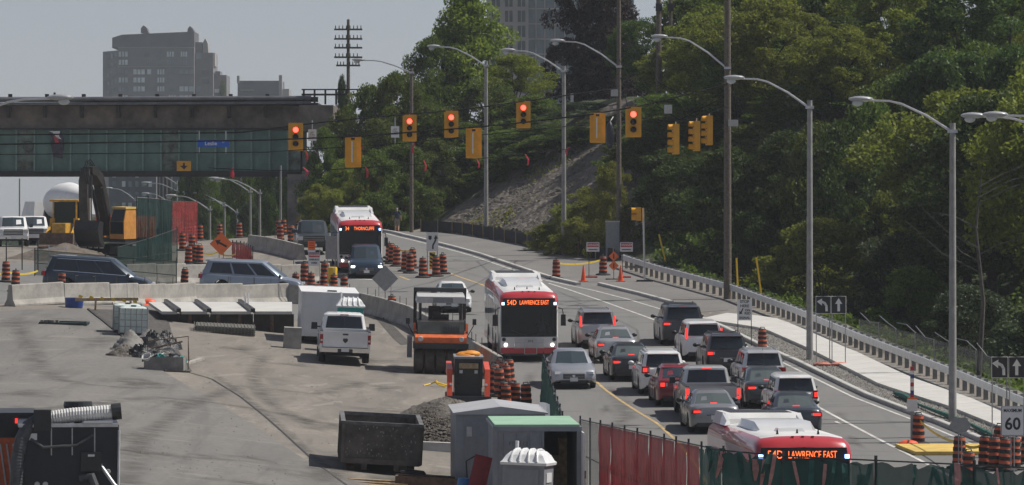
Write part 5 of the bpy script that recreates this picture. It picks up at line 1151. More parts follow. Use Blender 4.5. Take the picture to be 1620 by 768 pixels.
px_place(ib,210,531,FACE+R(6)); ib2 = dup(ib,'second white water tote standing close behind the caged tote'); ib2.location = ib.location+Vector((-.35,1.35,.04)); ib2.location.z = gz(ib2.location.x,ib2.location.y)
# ---- heap in the open bin
bn = thing('debris_bin','grey plywood bin full of teal and white buckets and black pipe','bin')
for a,b in (((-.02,-1.15,0),(.02,1.15,.75)),((-1.5,-1.15,0),(-1.46,1.15,.75)),((-1.46,-1.15,0),(-.02,-1.11,.75)),((-1.46,1.11,0),(-.02,1.15,.75))): MB().bx(a,b).build('panel',M_concd,bn)
MB().bx((-1.46,-1.1,.0),(-.02,1.1,.06)).build('floor',M_lumb,bn)
px_place(bn,259,587,FACE+R(-3),tilt=False); bn.scale = (.68,.68,.72); bp_ = bn.location.copy()
G2 = 'buckets thrown in the plywood bin'
def bucket_(label,x,y,z,m,rot,name='plastic_bucket'):
    t = thing(name,label,'bucket',G2); MB().lathe([(.001,0),(.20,0),(.26,.52),(.28,.54),(.25,.54),(.19,.05),(.001,.05)],16).build('bucket_body',m,t,True)
    MB().tube([(-.26,0,.5),(-.2,.05,.72),(0,.08,.78),(.2,.05,.72),(.26,0,.5)],.01,5).build('handle',M_steel,t)
    t.location = bp_+Vector((x,y,z))*.68; t.scale = (.72,)*3; t.rotation_euler = rot; return t
for i,(x,m) in enumerate(((-.85,M_wplast),(-.48,M_teal),(.35,M_lgrey),(.85,M_teal))):
    bucket_('white bucket tipped over in the plywood bin' if m is M_wplast else 'teal bucket lying in the plywood bin' if m is M_teal else 'pale grey bucket lying in the plywood bin',x,.45+.25*(i%2),.42,m,(R(35+14*i),R(20*(i%3)-20),i))
M_hose = mat('black_pipe',(0.012,0.013,0.014),.5,var=.3)
for i in range(7):
    r_ = random.Random(i); pts = [(-1.3+.35*i+r_.uniform(-.2,.2),.7+.25*k+r_.uniform(-.15,.15),.62+.28*math.sin(k*.9+i)) for k in range(5)]
    o = MB().tube(pts,.06,7).build('pipe_offcut',M_hose); o.location = bp_; o.scale = (.7,)*3; tag(o,'black pipe offcut heaped behind the plywood bin','pipe','black pipe offcuts heaped by the bin')
fr = thing('pipe_rack','thin rusty steel rack frame over the plywood bin','rack'); fr.location = bp_; fr.scale = (.75,)*3
for x in (-1.0,1.15): MB().tube([(x,2.2,0),(x,2.2,1.75)],.025,5).build('post',M_ruston,fr)
MB().tube([(-1.0,2.2,1.5),(1.15,2.2,1.75)],.025,5).build('rail',M_ruston,fr); MB().tube([(-.7,1.2,1.15),(.9,1.3,1.5)],.05,6).build('brace',M_ruston,fr)
for y in (2.2,): MB().tube([(1.15,2.2,1.75),(1.3,.7,.5)],.02,5).build('stay',M_ruston,fr)
for i,(px_,py,w,hh) in enumerate(((205,556,.9,.8),(196,565,.7,.45),(236,545,.8,.6))):
    p = G(px_,py); mound('rubble_heap',('grey rubble heap leaning on the water tote','dark dirt heap at the edge of the pavement','broken concrete heap behind the plywood bin')[i],'rubble',p.x,p.y+.5,w,w,hh,(M_concd,M_pile,M_concd)[i],20+i,16,.2)
for i,(px_,py,w_,hh) in enumerate(((240,556,1.0,.75),(222,566,.8,.5),(262,552,.8,.65))):
    p = G(px_,py); mound('black_bag_heap','heap of crumpled black plastic bags behind the plywood bin','bags',p.x,p.y+.4,w_,w_,hh,mat('black_bag',(0.015,0.016,0.018),.3,var=.4,scale=6,bump=.8),40+i,18,.35)['group'] = 'black bags behind the bin'
# ---- concrete deck over the dig, steel beams, rebar mats
M_deck = mat('deck_concrete',(0.52,0.51,0.485),.85,var=.06,scale=.8); 
dk = thing('excavation_deck','white concrete deck slabs with dark steel beams over the open dig','deck'); o0 = G(370,520); dk.location = o0
def dkx(px_,d): return (px_-CX)*d/F-o0.x
dA,dB = o0.y+.2, o0.y+9.0
zt = ZC-(493-HY)*dA/F-o0.z; zt2 = ZC-(478-HY)*dB/F-o0.z
edges = [253,284,332,401,466]
for i,(a,b) in enumerate(zip(edges,edges[1:])):
    sl_ = 20 if True else 0
    top = [(dkx(a+3,dA),dA-o0.y,zt),(dkx(b-4,dA),dA-o0.y,zt),(dkx(b-24 if i<3 else b-4,dB),dB-o0.y,zt2),(dkx(a-18,dB),dB-o0.y,zt2)]
    MB().loft([[(x,y,zz-.13) for x,y,zz in top],top]).build('deck_slab',M_deck,dk)
for px_ in edges[1:4]: MB().loft([[(dkx(px_-3,dA)-.0,-.5,zt-.02),(dkx(px_+4,dA),-.5,zt-.02),(dkx(px_+4,dA),-.5,zt+.14),(dkx(px_-3,dA),-.5,zt+.14)],[(dkx(px_-24,dB),8.8,zt2-.02),(dkx(px_-19,dB),8.8,zt2-.02),(dkx(px_-19,dB),8.8,zt2+.14),(dkx(px_-24,dB),8.8,zt2+.14)]]).build('steel_beam',M_blk2,dk)
for a,b in zip(edges,edges[1:]): MB().bx((dkx(a,dA),.35,-.25),(dkx(b,dA)-.05,.8,zt-.135)).build('lagging_wall',mat('lagging_shaded',(0.04,0.037,0.034),.9,var=.3,scale=2),dk)  # near-black lagging colour carries the shade under the slab fronts
for px_ in (300,345,380,430): MB().cyl((dkx(px_,dA),.3,-.2),(dkx(px_,dA),.3,zt-.135),.09,n=8).build('pile',M_ruston,dk)
for px_ in (381,386): MB().cyl((dkx(px_,dA),4,zt),(dkx(px_,dA),4,zt+.75),.04,n=6).build('pipe_stub',M_wplast,dk)
rb = thing('rebar_mats','stack of grey wire rebar mats lying on the pad','rebar'); 
for lay in range(4):
    wv = MB()
    for k in range(16): wv.tube([(-1.45+lay*.03,k*.16-1.2,.06+lay*.10),(1.45,k*.16-1.2,.06+lay*.10)],.016,4)
    for k in range(19): wv.tube([(-1.44+k*.16,-1.25,.09+lay*.10),(-1.44+k*.16,1.25,.09+lay*.10)],.016,4)
    stuff(wv.build('wire_mat',mat('rebar_grey',(0.20,0.195,0.17),.7,.3,var=.2),rb))
for y in (-.9,.9): MB().box((0,y,.02),(2.9,.1,.06)).build('bearer',M_lumb,rb)
px_place(rb,352,529,R(4)); rb.location.y += 1.3; rb.scale = (.93,1,1)
# ---- small site things
def small(name,label,cat,mb,m,px_,py,yaw=0,group=None,smooth=False,dy=0):
    o = mb.build(name,m,None,smooth); tag(o,label,cat,group); px_place(o,px_,py,yaw); o.location.y += dy; return o
small('blue_tub','dark blue plastic tub beside the barriers','tub',MB().lathe([(.001,0),(.40,0),(.44,.42),(.46,.44),(.42,.44),(.38,.05),(.001,.05)],18),M_bluep,117,487,smooth=True)
yb = thing('striped_barricade','yellow and black striped barricade plank on lumber legs','barricade')
MB().box((0,0,.55),(2.9,.05,.14),Matrix.Rotation(R(-3),3,'Y')).build('plank',M_lumb,yb)
for k in range(6): MB().box((-1.2+k*.5,-.03,.56+.05-.052*(k-.1)+.02+(.026*k)),(.18,.01,.12),Matrix.Rotation(R(20),3,'Y')).build('stripe',M_yelp,yb)
for x in (-.5,1.1): MB().box((x,0,.25),(.09,.09,.55)).build('leg',M_lumb,yb)
px_place(yb,168,493,R(2))
small('orange_buoy','flattened orange plastic cover on the deck edge','cover',MB().ball((0,0,.12),(.36,.3,.2),14).lathe([(.001,0),(.6,0),(.5,.06),(.001,.08)],16),M_cone,236,483,smooth=True)
gf = thing('scrap_frame','dark green metal frame with scrap lying on the pavement','scrap')
for a,b in (((-1,-.5,0),(1.1,-.42,.1)),((-1,.42,0),(1.1,.5,.1)),((-1.0,-.42,.0),(-.92,.42,.1)),((1.02,-.42,0),(1.1,.42,.1)),((-.3,-.3,.02),(.9,.3,.06))): MB().bx(a,b).build('bar',mat('dark_green_metal',(0.015,0.035,0.03),.6,var=.3),gf)
for k in range(5): MB().box((-.9+k*.14,-.1+.1*(k%3),.12),(.14,.3,.10),R(20*k)).build('scrap_piece',M_concd,gf)
px_place(gf,100,513,R(-3))
fb = small('formwork_board','pale lumber board lying beside the debris bin','board',MB().box((0,0,.05),(.22,3.4,.10)),M_conc,306,574,R(-8))
small('yellow_strap','tangled yellow strap and ratchet on the ground near the loader','strap',MB().tube([(-.5,0,.03),(-.2,.2,.1),(0,0,.22),(.2,.1,.05),(.35,-.2,.03),(.1,-.3,.10),(-.05,-.1,.2),(.5,.1,.03)],.035,6),M_yelp,690,612)
small('paper_scrap','crumpled white paper scrap lying near the gravel pile','litter',MB().box((0,0,.06),(.34,.14,.10),top=(.5,.4)),M_wsign,619,661,R(-40))
small('concrete_kerb_block','long pale concrete kerb block lying beside the dumpster','kerb block',MB().box((0,0,.15),(2.0,.4,.30),top=(.98,.8)),M_curb,693,714,R(1))
small('rusty_steel_trough','rusty brown steel trough lying on the ground in front of the site trailer','trough',MB().bx((-1.1,-.5,0),(1.1,-.42,.36)).bx((-1.1,.42,0),(1.1,.5,.36)).bx((-1.1,-.42,0),(1.1,.42,.06)).bx((-1.1,-.42,.06),(-1.02,.42,.34)).bx((1.02,-.42,.06),(1.1,.42,.34)),M_ruston,682,773,R(1))
for i in range(3): small('lumber_board','loose lumber board on the ground beside the dumpster','board',MB().box((0,0,.03+.0),(1.5,.22,.06)),M_lumb,590+i*16,762+i*5,R(6-5*i),'loose lumber boards by the dumpster')
small('tyre_ring','old tyre lying in front of the dumpster','tyre',MB().lathe([(.22,0),(.36,.0),(.42,.08),(.42,.16),(.36,.22),(.22,.22),(.20,.11),(.22,0)],20),M_black,652,756,smooth=True)
small('blue_barrel','blue plastic barrel standing by the site trailer door','barrel',MB().lathe([(.001,0),(.26,0),(.28,.1),(.29,.3),(.28,.5),(.26,.62),(.001,.62)],18),mat('barrel_blue',(0.03,0.16,0.40),.4,var=.08),737,790,smooth=True)
rbx = thing('folding_barrier','red folded plastic barrier leaning against the site trailer','barrier')
for k in range(2): MB().box((0,.18*k,.72),(.5,.06,1.5),Matrix.Rotation(R(-14),3,'X')@Matrix.Rotation(R(14),3,'Y')).build('barrier_leaf',mat('barrier_red_plastic',(0.30,0.03,0.03),.5,var=.15),rbx)
for s in (-1,1): MB().box((s*.2+.16,-.1,.06),(.08,.4,.08)).build('foot',M_blk2,rbx)
px_place(rbx,757,800,R(5),tilt=False)
small('plastic_bags','heap of clear plastic bags beside the red folding barrier','bag',MB().ball((0,0,.2),(.34,.3,.26),12).ball((.35,.05,.16),(.3,.26,.2),12).ball((-.25,.1,.14),(.25,.25,.2),10),mat('clear_bag',(0.40,0.43,0.48),.2,var=.4,scale=9,bump=.8),781,800,smooth=True)

# ================================================================== STREET FURNITURE
# ---- drums
def drum_proto(label, group):
    t = thing('traffic_drum', label, 'traffic drum', group)
    MB().lathe([(.001,0),(.40,0),(.40,.05),(.30,.09),(.001,.09)],16).build('base',M_black,t)
    prof = [(.215,.06),(.21,.26),(.205,.27),(.20,.47),(.195,.48),(.19,.68),(.185,.69),(.18,.86),(.175,.98),(.14,1.02),(.001,1.03)]
    dm = MB(); dm.lathe(prof,16); o = dm.build('body',M_orange,t,True,50)
    M_band = mat('drum_band_black',(0.022,0.018,0.018),.6,var=.2)
    for z,r in ((.17,.214),(.40,.208),(.62,.200),(.83,.190)): MB().lathe([(r,z-.062),(r+.006,z-.058),(r+.004,z+.058),(r-.002,z+.062)],16).build('black_band',M_band,o)
    MB().lathe([(.18,.985),(.182,1.0),(.14,1.03),(.001,1.04)],14).build('cap',M_band,o)
    MB().tube([(-.10,0,1.03),(-.09,0,1.10),(.09,0,1.10),(.10,0,1.03)],.02,6).build('handle',M_band,o)
    return t
protos = {}
def drum(px_, py, label, group, s=1.0, lean=0):
    if 'd' not in protos: protos['d'] = drum_proto(label,group); t = protos['d']
    else: t = dup(protos['d'],label,group)
    p = G(px_,py); place(t,p.x,p.y,random.uniform(0,6),dz=.012); t.scale = (s,s,s)
    if lean: t.rotation_euler.y += R(lean)
    return t
def drums(label, group, pts, s=1.0):
    for q in pts: drum(q[0],q[1],label,group,s,random.uniform(-3,3))
drums('striped drum in the cluster right of the dark blue SUV','drums right of the dark blue SUV',[(616,415),(620,418),(628,422),(641,430),(649,433),(653,425)],1.08)
drums('striped drum around the keep right sign with yellow chevrons','drums around the chevron sign',[(669,440),(690,438),(701,434)],1.08)
drums('striped drum on the far roadway before the bridge','drums on the far roadway',[(444,384),(461,386)],1.12)
drums('striped drum on the road crest under the bridge','drums on the road crest',[(441,370),(449,370),(474,366),(317,366),(379,366),(348,372),(302,372),(290,371),(307,367)],1.0)
drums('striped drum stacked by the green mesh fence near the deck','drums by the green mesh fence',[(289,397),(304,400),(307,417),(315,418),(298,420)],1.05)
drums('striped drum standing behind the concrete barrier row','drums behind the barrier row',[(291,457),(24,462),(96,466),(176,462),(373,462),(408,462),(440,463),(468,464),(492,463),(512,465),(528,466),(544,468),(9,447)],1.0)
drums('striped drum beside the overhead wires danger sign','drums beside the overhead wires sign',[(482,450),(514,448)],1.12)
drum(620,505,'striped drum by the pit edge against the barrier','drums by the pit',1.08)
drums('striped drum crowded beside the red skid steer','drums beside the skid steer',[(778,626),(791,628),(800,622),(806,612),(783,620),(796,616),(789,612)],1.05)
drums('striped drum standing behind the site trailer roof','drums behind the site trailer',[(795,648),(806,648),(815,650),(833,652),(801,654)],1.0)
drum(880,442,'striped drum at the kerb opening tied with yellow tape','drums at the kerb opening',1.05)
drum(954,436,'striped drum beside the orange stacked signs','drums by the orange signs',1.05)
drum(1206,556,'striped drum standing alone on the gravel verge','drum on the verge',.95)
drums('striped drum lined up by the speed limit sign','drums by the speed limit sign',[(1517,742),(1558,742),(1575,744),(1590,746),(1604,744),(1580,724),(1534,768)],1.02)
drum(1453,704,'striped drum beside the tall striped post','drum by the striped post',1.0)
drum(1625,735,'striped drum near the left turn arrow sign','drum by the arrow sign',1.0)
# ---- cones
def cone(px_,py,label,group):
    t = thing('traffic_cone',label,'traffic cone',group); MB().box((0,0,.02),(.40,.40,.04)).build('base',M_cone,t); MB().lathe([(.15,.04),(.03,.88),(.001,.9)],14).build('cone_body',M_cone,t,True); px_place(t,px_,py,.3,dz=.02); return t
for q in ((923,446),(982,446)): cone(*q,'bright orange traffic cone on the kerb beside the danger signs','orange cones by the danger signs')
cone(673,438,'slim orange cone tucked behind a drum by the chevron sign','orange cone by the chevron sign')
# ---- jersey barriers
def barrier_mesh(L=3.9,h=.84):
    prof = [(-.30,0),(.30,0),(.30,.08),(.17,.30),(.105,h-.03),(.08,h),(-.08,h),(-.105,h-.03),(-.17,.30),(-.30,.08)]
    return MB().prism([(a,b) for a,b in prof],-L/2,L/2,'x').mesh('concrete_barrier',M_conc)
_bm = {}
def barriers(pts, label, group, L=3.9, h=.84, gap=.06, pins=True):
    n = max(1,round(plen(pts)/(L+gap))); P = resample(pts,n+1)
    key = (round(L,2),h)
    for a,b in zip(P,P[1:]):
        ln = (b-a).length-gap; m = (a+b)/2
        o = bpy.data.objects.new('concrete_barrier',None); C.objects.link(o); tag(o,label,'barrier',group)
        if key not in _bm: _bm[key] = barrier_mesh(L,h)
        q = bpy.data.objects.new('barrier_body',_bm[key]); C.objects.link(q); q.parent = o; q.scale = (ln/L,1,1)
        if pins:
            for x in (-ln*.22,ln*.22):
                if random.random() < .7: MB().cyl((x,0,h-.02),(x,0,h+.34),.018,n=5).build('pin',M_ruston,o)
        place(o,m.x,m.y,math.atan2(b.y-a.y,b.x-a.x)+random.uniform(-.008,.008),dz=.005)
barriers(W([(15,485),(157,482),(296,479),(470,479),(548,484)]),'grey concrete barrier in the row across the site beyond the deck','barriers across the site',h=.98)
barriers(BARL,'concrete barrier in the row between the site and the road','barriers along the road',h=.92)
barriers(W([(196,448),(300,447),(520,445)]),'concrete barrier in the row behind the crossing minivans','barriers behind the minivans',h=1.0)
barriers(W([(395,395),(430,400),(478,412)]),'concrete barrier angled towards the intersection','barriers angled to the intersection',h=.9,pins=True)
# ---- guardrail
gr = thing('guardrail','galvanised steel guardrail running between the sidewalk and the trees','guardrail'); 
def shift(pts): return pts
gb = sweep('rail',GR,[(-.02,.48),(.05,.53),(-.01,.60),(-.01,.66),(.05,.73),(-.02,.80),(-.06,.78),(-.05,.50)],M_steel,gr,step=2.0)
P = resample(GR,int(plen(GR)/1.55))
pm = MB().box((0,0,.40),(.17,.20,.86)).mesh('post',mat('guardrail_post_grey',(0.22,0.22,0.21),.75,var=.2,scale=3)); bmk = MB().box((0,0,.64),(.12,.15,.34)).mesh('offset_block',M_steel)
for i,p in enumerate(P):
    q = bpy.data.objects.new('post',pm); C.objects.link(q); q.parent = gr; q.location = (p.x+.22,p.y+.03,gz(p.x+.22,p.y)-.02)
    w_ = bpy.data.objects.new('offset_block',bmk); C.objects.link(w_); w_.parent = gr; w_.location = (p.x+.10,p.y+.01,gz(p.x,p.y))
# posts of the old fence behind
of = thing('old_wire_fence','leaning old wire fence panels behind the guardrail','fence')
for i,(px_,py) in enumerate(((1345,528),(1375,533),(1402,545),(1432,551),(1462,562),(1495,572),(1528,580),(1560,596))):
    p = G(px_,py+14); x,d = p.x+.5,p.y+.5; MB().tube([(x,d,gz(x,d)-.2),(x-.05,d,gz(x,d)+1.0)],.025,5).build('post',M_sback,of)
    if i < 7:
        q = G((1375,1402,1432,1462,1495,1528,1560)[i],(533,545,551,562,572,580,596)[i]+14); x2,d2 = q.x+.5,q.y+.5
        MB().tube([(x,d,gz(x,d)+1.3),((x+x2)/2,(d+d2)/2,gz((x+x2)/2,(d+d2)/2)+.95+.35*((i*7)%3)/2),(x2,d2,gz(x2,d2)+1.0)],.02,5).build('rail',M_sback,of)
        f = MB().quad((x,d,gz(x,d)+.2),(x2,d2,gz(x2,d2)+.2),(x2,d2,gz(x2,d2)+1.0),(x,d,gz(x,d)+1.0)).build('wire_mesh',M_kscreen,of)
# ---- street lamps
M_lamp = mat('lamp_head_grey',(0.42,0.43,0.44),.4,.4,var=.06)
def lamp_head(mb, x, y, z, dx, dy, s=1.0):
    a = math.atan2(dy,dx); M = Matrix.Rotation(a,3,'Z'); c = Vector((x,y,z))
    mb.ball(c+M@Vector((.30*s,0,.02)),(.46*s,.17*s,.11*s),12,M)
    return mb
def street_lamp(label, px_, top, base_py, d=None, wood=False, reach=3.2, rise=1.15, group='street lamps along the boulevard', head_dir=(-1,0), hgt=None, r0=.15, drop=0.0):
    p = G(px_,base_py) if d is None else Vector(((px_-CX)*d/F,d,0)); x,d_ = p.x,p.y; z0 = gz(x,d_); zt_ = ZC-(top-HY)*d_/F; h = zt_-z0
    t = thing('street_lamp' if not wood else 'utility_pole',label,'street lamp' if not wood else 'utility pole',group); t.location = (x,d_,z0)
    MB().tube([(0,0,-.3),(0,0,h)],[r0,r0*.72],12).build('pole',M_wood if wood else M_pole,t,True)
    if reach:
        ha = h-drop-.25; ux,uy = head_dir; k = reach
        pts = [(ux*.05,uy*.05,ha-.05),(ux*k*.3,uy*k*.3,ha+rise*.5),(ux*k*.58,uy*k*.58,ha+rise*.9),(ux*k*.72,uy*k*.72,ha+rise*1.0),(ux*k*.98,uy*k*.98,ha+rise*1.03)]
        MB().tube(pts,[.05,.045,.04,.038,.035],8).build('arm',M_alu,t,True)
        hd = lamp_head(MB(),ux*k*.95,uy*k*.95,ha+rise*1.05,ux,uy).build('lamp_head',M_lamp,t,True)
        M = Matrix.Rotation(math.atan2(uy,ux),3,'Z'); MB().ball(Vector((ux*k*.95,uy*k*.95,ha+rise*1.0))+M@Vector((.42,0,-.08)),(.20,.14,.12),10,M).build('lens',mat('lamp_lens',(0.55,0.57,0.56),.15,var=.05),hd,True)
        MB().box((ux*k*.95+ux*.1,uy*k*.95,ha+rise*1.05+.14),(.07,.07,.09)).build('photocell',M_blk2,hd)
        MB().box((0,0,ha-.05),(.34,.34,.12)).build('clamp',M_steel,t)
    return t
street_lamp('concrete street lamp by the black and yellow signs at the curve',892,105,404)
street_lamp('concrete street lamp standing on the slope toe nearest the bridge walker',769,97,362,reach=3.3)
street_lamp('concrete street lamp beside the left turn and straight arrow signs',1281,159,570,reach=3.1)
street_lamp('concrete street lamp beside the drums and the speed limit sign',1507,195,668,reach=3.2,rise=1.05)
street_lamp('wooden utility pole with a street lamp arm behind the walking person',651,108,356,d=338,wood=True,reach=3.4,rise=.75,r0=.14)
wp1 = street_lamp('tall wooden utility pole with lamp arm behind the grey control cabinet',979,-60,408,wood=True,reach=3.5,rise=1.4,drop=5.9,r0=.16)
wp2 = street_lamp('tall wooden utility pole with guy wires inside the guardrail',1151,-60,474,wood=True,reach=3.4,rise=1.5,drop=5.2,r0=.21)
def lamp_only(label, px_, d, top, hx, reach, head_dir=(-1,0), rise=.4, group='street lamps along the boulevard'):
    return street_lamp(label,px_,top,0,d=d,reach=reach,rise=rise,head_dir=head_dir,group=group)
lamp_only('street lamp head reaching over the guardrail from a pole out of sight',1690,178,208,0,3.2,rise=.75)
lamp_only('second street lamp head reaching over the trees close to the first',1735,176,208,0,3.4,rise=.78)
lamp_only('street lamp head hanging in front of the railway bridge above the site',-95,172,190,0,4.0,head_dir=(1,0),rise=.95)
FARL = 'far street lamps beyond the railway bridge'
for i,(px_,top,d,rc) in enumerate(((332,326,400,2.9),(355,320,420,2.9),(375,331,440,2.6),(411,300,395,3.0),(396,298,410,2.8),(290,303,480,3.4),(280,286,520,3.2),(215,312,470,2.4),(270,318,560,2.6))):
    street_lamp('far street lamp standing beyond the railway bridge',px_,top,0,d=d,reach=rc,rise=1.0,group=FARL,r0=.11)
street_lamp('slim grey pole standing under the end of the bridge',444,262,0,d=366,reach=0,group='grey poles under the bridge',r0=.09)
street_lamp('slim grey pole standing under the end of the bridge',31,283,0,d=390,reach=0,group='grey poles under the bridge',r0=.08)
# railway telegraph pole
tp = thing('telegraph_pole','old wooden telegraph pole with five crossarms of insulators standing on the railway','telegraph pole'); d = 378; x = (551-CX)*d/F; zb_ = 17.0; zt_ = ZC-(31-HY)*d/F
tp.location = (x,d,zb_); MB().tube([(0,0,-3),(0,0,zt_-zb_)],[.17,.11],10).build('pole',M_wood,tp)
for k,py in enumerate((47,62,76,91,104)):
    z = ZC-(py-HY)*d/F-zb_; w_ = 1.05 if k<4 else .9
    a = MB().box((0,-.14,z),(w_*2,.12,.13)).build('crossarm',M_wood,tp)
    for j in range(8):
        if abs(j-3.5) > .3 and random.random()<.9: MB().cyl((-w_+.1+j*(2*w_-.2)/7,-.14,z+.06),(-w_+.1+j*(2*w_-.2)/7,-.14,z+.30),.045,.03,n=6).build('insulator',M_bsign,a)
for px_,top,dd,rr in ((1042,-40,330,.20),(1061,-40,334,.13)):
    t = thing('tall_bare_pole','bare dark pole rising among the treetops','utility pole','bare poles among the treetops'); x = (px_-CX)*dd/F; z0 = gz(x,dd); t.location = (x,dd,z0)
    MB().tube([(0,0,-.5),(0,0,ZC-(top-HY)*dd/F-z0)],[rr,rr*.8],8).build('pole',M_wood,t); MB().box((0,-.2,ZC-(12-HY)*dd/F-z0),(.4,.25,.5)).build('bracket',M_blk2,t)

# ---- span wires
def cable(label, pts, r=.022, group='overhead cables at the intersection', name='overhead_cable', m=None, sag=0):
    P = [at(px_,py,dd) for px_,py,dd in pts]
    if sag and len(P) == 2:
        a,b = P; P = [a.lerp(b,t)+Vector((0,0,-4*sag*t*(1-t))) for t in np.linspace(0,1,13)]
    o = MB().tube(P,r,5).build(name,m or M_wire); return tag(o,label,'cable',group)
p1 = wp1.location; p2 = wp2.location; d1 = p1.y; d2 = p2.y
wireA = [(-30,214,250),(380,210,252),(506,194,254),(620,183,258),(706,176,262),(767,169,266),(830,160,270),(890,152,278),(976,140,d1-.2)]
wireB = [(-30,229,240),(420,222,242),(563,216,243),(658,209,244),(770,200,246),(838,193,248),(937,181,250),(1012,168,253),(1103,146,258),(1150,133,d2-.2)]
wireC = [(-30,245,240),(420,241,243),(560,232,246),(650,226,249),(767,213,254),(900,200,262),(977,190,d1-.2)]
wireD = [(330,266,256),(420,270,256),(517,269,257),(669,260,259),(772,250,262),(860,240,268),(910,235,276),(977,228,d1-.2)]
cable('upper black span wire that carries the row of red signals',wireA,.036); cable('lower black span wire running from the wooden pole across the intersection',wireB,.036)
cable('thin tether wire below the span wires',wireC,.022); cable('thin wire hung with pink flags across the intersection',wireD,.018)
cable('short span wire carrying the side facing signals',[(1149,170,d2-.2),(1122,180,258),(1102,187,255),(1069,193,252),(1000,186,262),(982,178,d1-.2)],.022)
cable('drooping cable between the two wooden poles',[(980,95,d1),(1010,150,276),(1075,190,270),(1149,152,d2)],.022)
cable('cable drooping from the lamp post to the wooden pole',[(895,112,302),(905,140,300),(930,174,297),(976,165,d1)],.018)
cable('cable from the wooden pole to the concrete lamp post beside the arrow signs',[(1153,130,d2),(1180,190,250),(1215,228,238),(1278,200,217.5)],.018)
cable('long cable from the tall wooden pole rising towards the trees',[(980,-20,d1),(1040,130,276),(1150,185,d2)],.016)
for (a,b,lab) in (((1152,130,d2),(1168,476,d2+1.2),'guy wire with yellow guard close beside the wooden pole'),((1154,100,d2),(1205,462,d2+2.5),'guy wire with yellow guard farther right of the wooden pole'),((981,120,d1),(1054,424,d1-8),'guy wire with yellow guard right of the grey control cabinet')):
    t = thing('guy_wire',lab,'guy wire','guy wires'); A = at(*a); B = at(*b); B.z = gz(B.x,B.y); t.location = B
    MB().tube([A-B,(0,0,0)],.018,5).build('wire',M_wire,t); g = (A-B).normalized(); MB().tube([g*.1,g*2.1],.055,6).build('guard',M_yelp,t)
# flags
for (px_,py,dd) in ((482,246,256),(576,238,257),(657,233,258),(670,261,259),(577,271,257),(754,260,261),(831,252,265),(902,240,274),(479,272,256),(370,273,256),(366,274,256)):
    o = MB(); w_ = random.uniform(.08,.3); o.loft([[(0,0,0),(.05,.01,0),(.05,.02,.02),(0,.02,.02)],[(w_,.02,-.3),(w_+.11,.05,-.28),(w_+.10,.06,-.26),(w_-.02,.03,-.28)],[(w_*.6,.04,-.62),(w_*.6+.14,.06,-.58),(w_*.6+.14,.07,-.57),(w_*.6,.05,-.6)]])
    f = o.build('warning_flag',M_flag); f.location = at(px_,py-7,dd); f.rotation_euler = (0,0,random.uniform(-.4,.4)); f.scale = (.8*random.choice((-1,1)),1,random.uniform(.6,.95)); tag(f,'small pink warning flag hanging from a span wire','flag','pink flags on the wires')
# ---- traffic signals
def signal(label, px_, py_c, dd, mode, group, lit=True, lens=3, wire_py=None, s=1.0):
    H_ = .345*lens; t = thing('traffic_signal',label,'traffic signal',group); c = at(px_,py_c,dd); t.location = (c.x,c.y,c.z-H_*s/2-.15)
    t.rotation_euler = (0,0,{'front':0,'back':R(180),'left':R(-78),'left2':R(-60)}[mode]); t.scale = (s,s,s)
    z0 = .15
    MB().box((0,0,z0+H_/2),(.36,.26,H_),top=(1,1)).build('housing',M_yel,t)
    if mode in ('front','back'):
        MB().prism([(-.33,z0-.17),(.33,z0-.17),(.36,z0-.14),(.36,z0+H_+.14),(.33,z0+H_+.17),(-.33,z0+H_+.17),(-.36,z0+H_+.14),(-.36,z0-.14)],-.085,-.06,'y').build('backboard',M_yel,t)
    Mx = Matrix.Rotation(R(90),3,'X')
    for k in range(lens):
        z = z0+H_-.17-k*.345; m = M_sred if (k == 0 and lit and mode == 'front') else M_lens
        ln = MB().lathe([(.001,.155),(.09,.15),(.135,.13)],16,(0,0,z),Mx).build('lens',m,t,True)
        v = MB(); n = 12; rings = []
        for yy in (-.13,-.36):
            rings.append([(.155*math.cos(a),yy,z+.155*math.sin(a)) for a in np.linspace(R(-35),R(215),n)])
        for i in range(n-1): v.quad(rings[0][i],rings[0][i+1],rings[1][i+1] if i not in (0,n-2) else rings[1][i+1],rings[1][i])
        v.fixn = False; v.build('visor',M_yel if mode.startswith('left') else M_blk2,t,True)
    if mode == 'back':
        MB().box((.04,.135,z0+H_*.5),(.05,.02,H_*.9)).build('hinge_strip',M_wsign,t); MB().box((0,.14,z0+H_+.06),(.16,.06,.10)).build('bracket',M_blk2,t)
    top = (ZC-(wire_py-HY)*dd/F-t.location.z)/s if wire_py else z0+H_+.4
    MB().cyl((0,0,z0+H_),(0,0,max(z0+H_+.1,top)),.025,n=6).build('hanger',M_steel,t)
    return t
SG = 'traffic signals hung over the intersection'
for px_,py,dd,wp,sc,nm in ((468,217,253,197,1.02,'red traffic signal hanging in front of the bridge girder end'),(648,203,259,181,1.0,'red traffic signal in front of the wooden lamp pole behind the walker'),(714,197,262,175,1.02,'red traffic signal between the wooden lamp pole and the first concrete lamp post'),(828,182,270,160,1.06,'red traffic signal between the two concrete lamp posts by the gravel slope'),(1002,194,252.5,170,1.11,'red traffic signal right of the tall wooden pole by the control cabinet')):
    signal(nm,px_,py,dd,'front',SG,wire_py=wp,s=sc)
for px_,py,dd,wp,nm in ((558.5,241,243,216,'yellow back of a traffic signal above the route 34 bus'),(749.5,227,246,201,'yellow back of a traffic signal left of the first concrete lamp post'),(945.5,203,250,180,'yellow back of a traffic signal beside a dark bagged signal')): signal(nm,px_,py,dd,'back',SG,wire_py=wp,s=1.08)
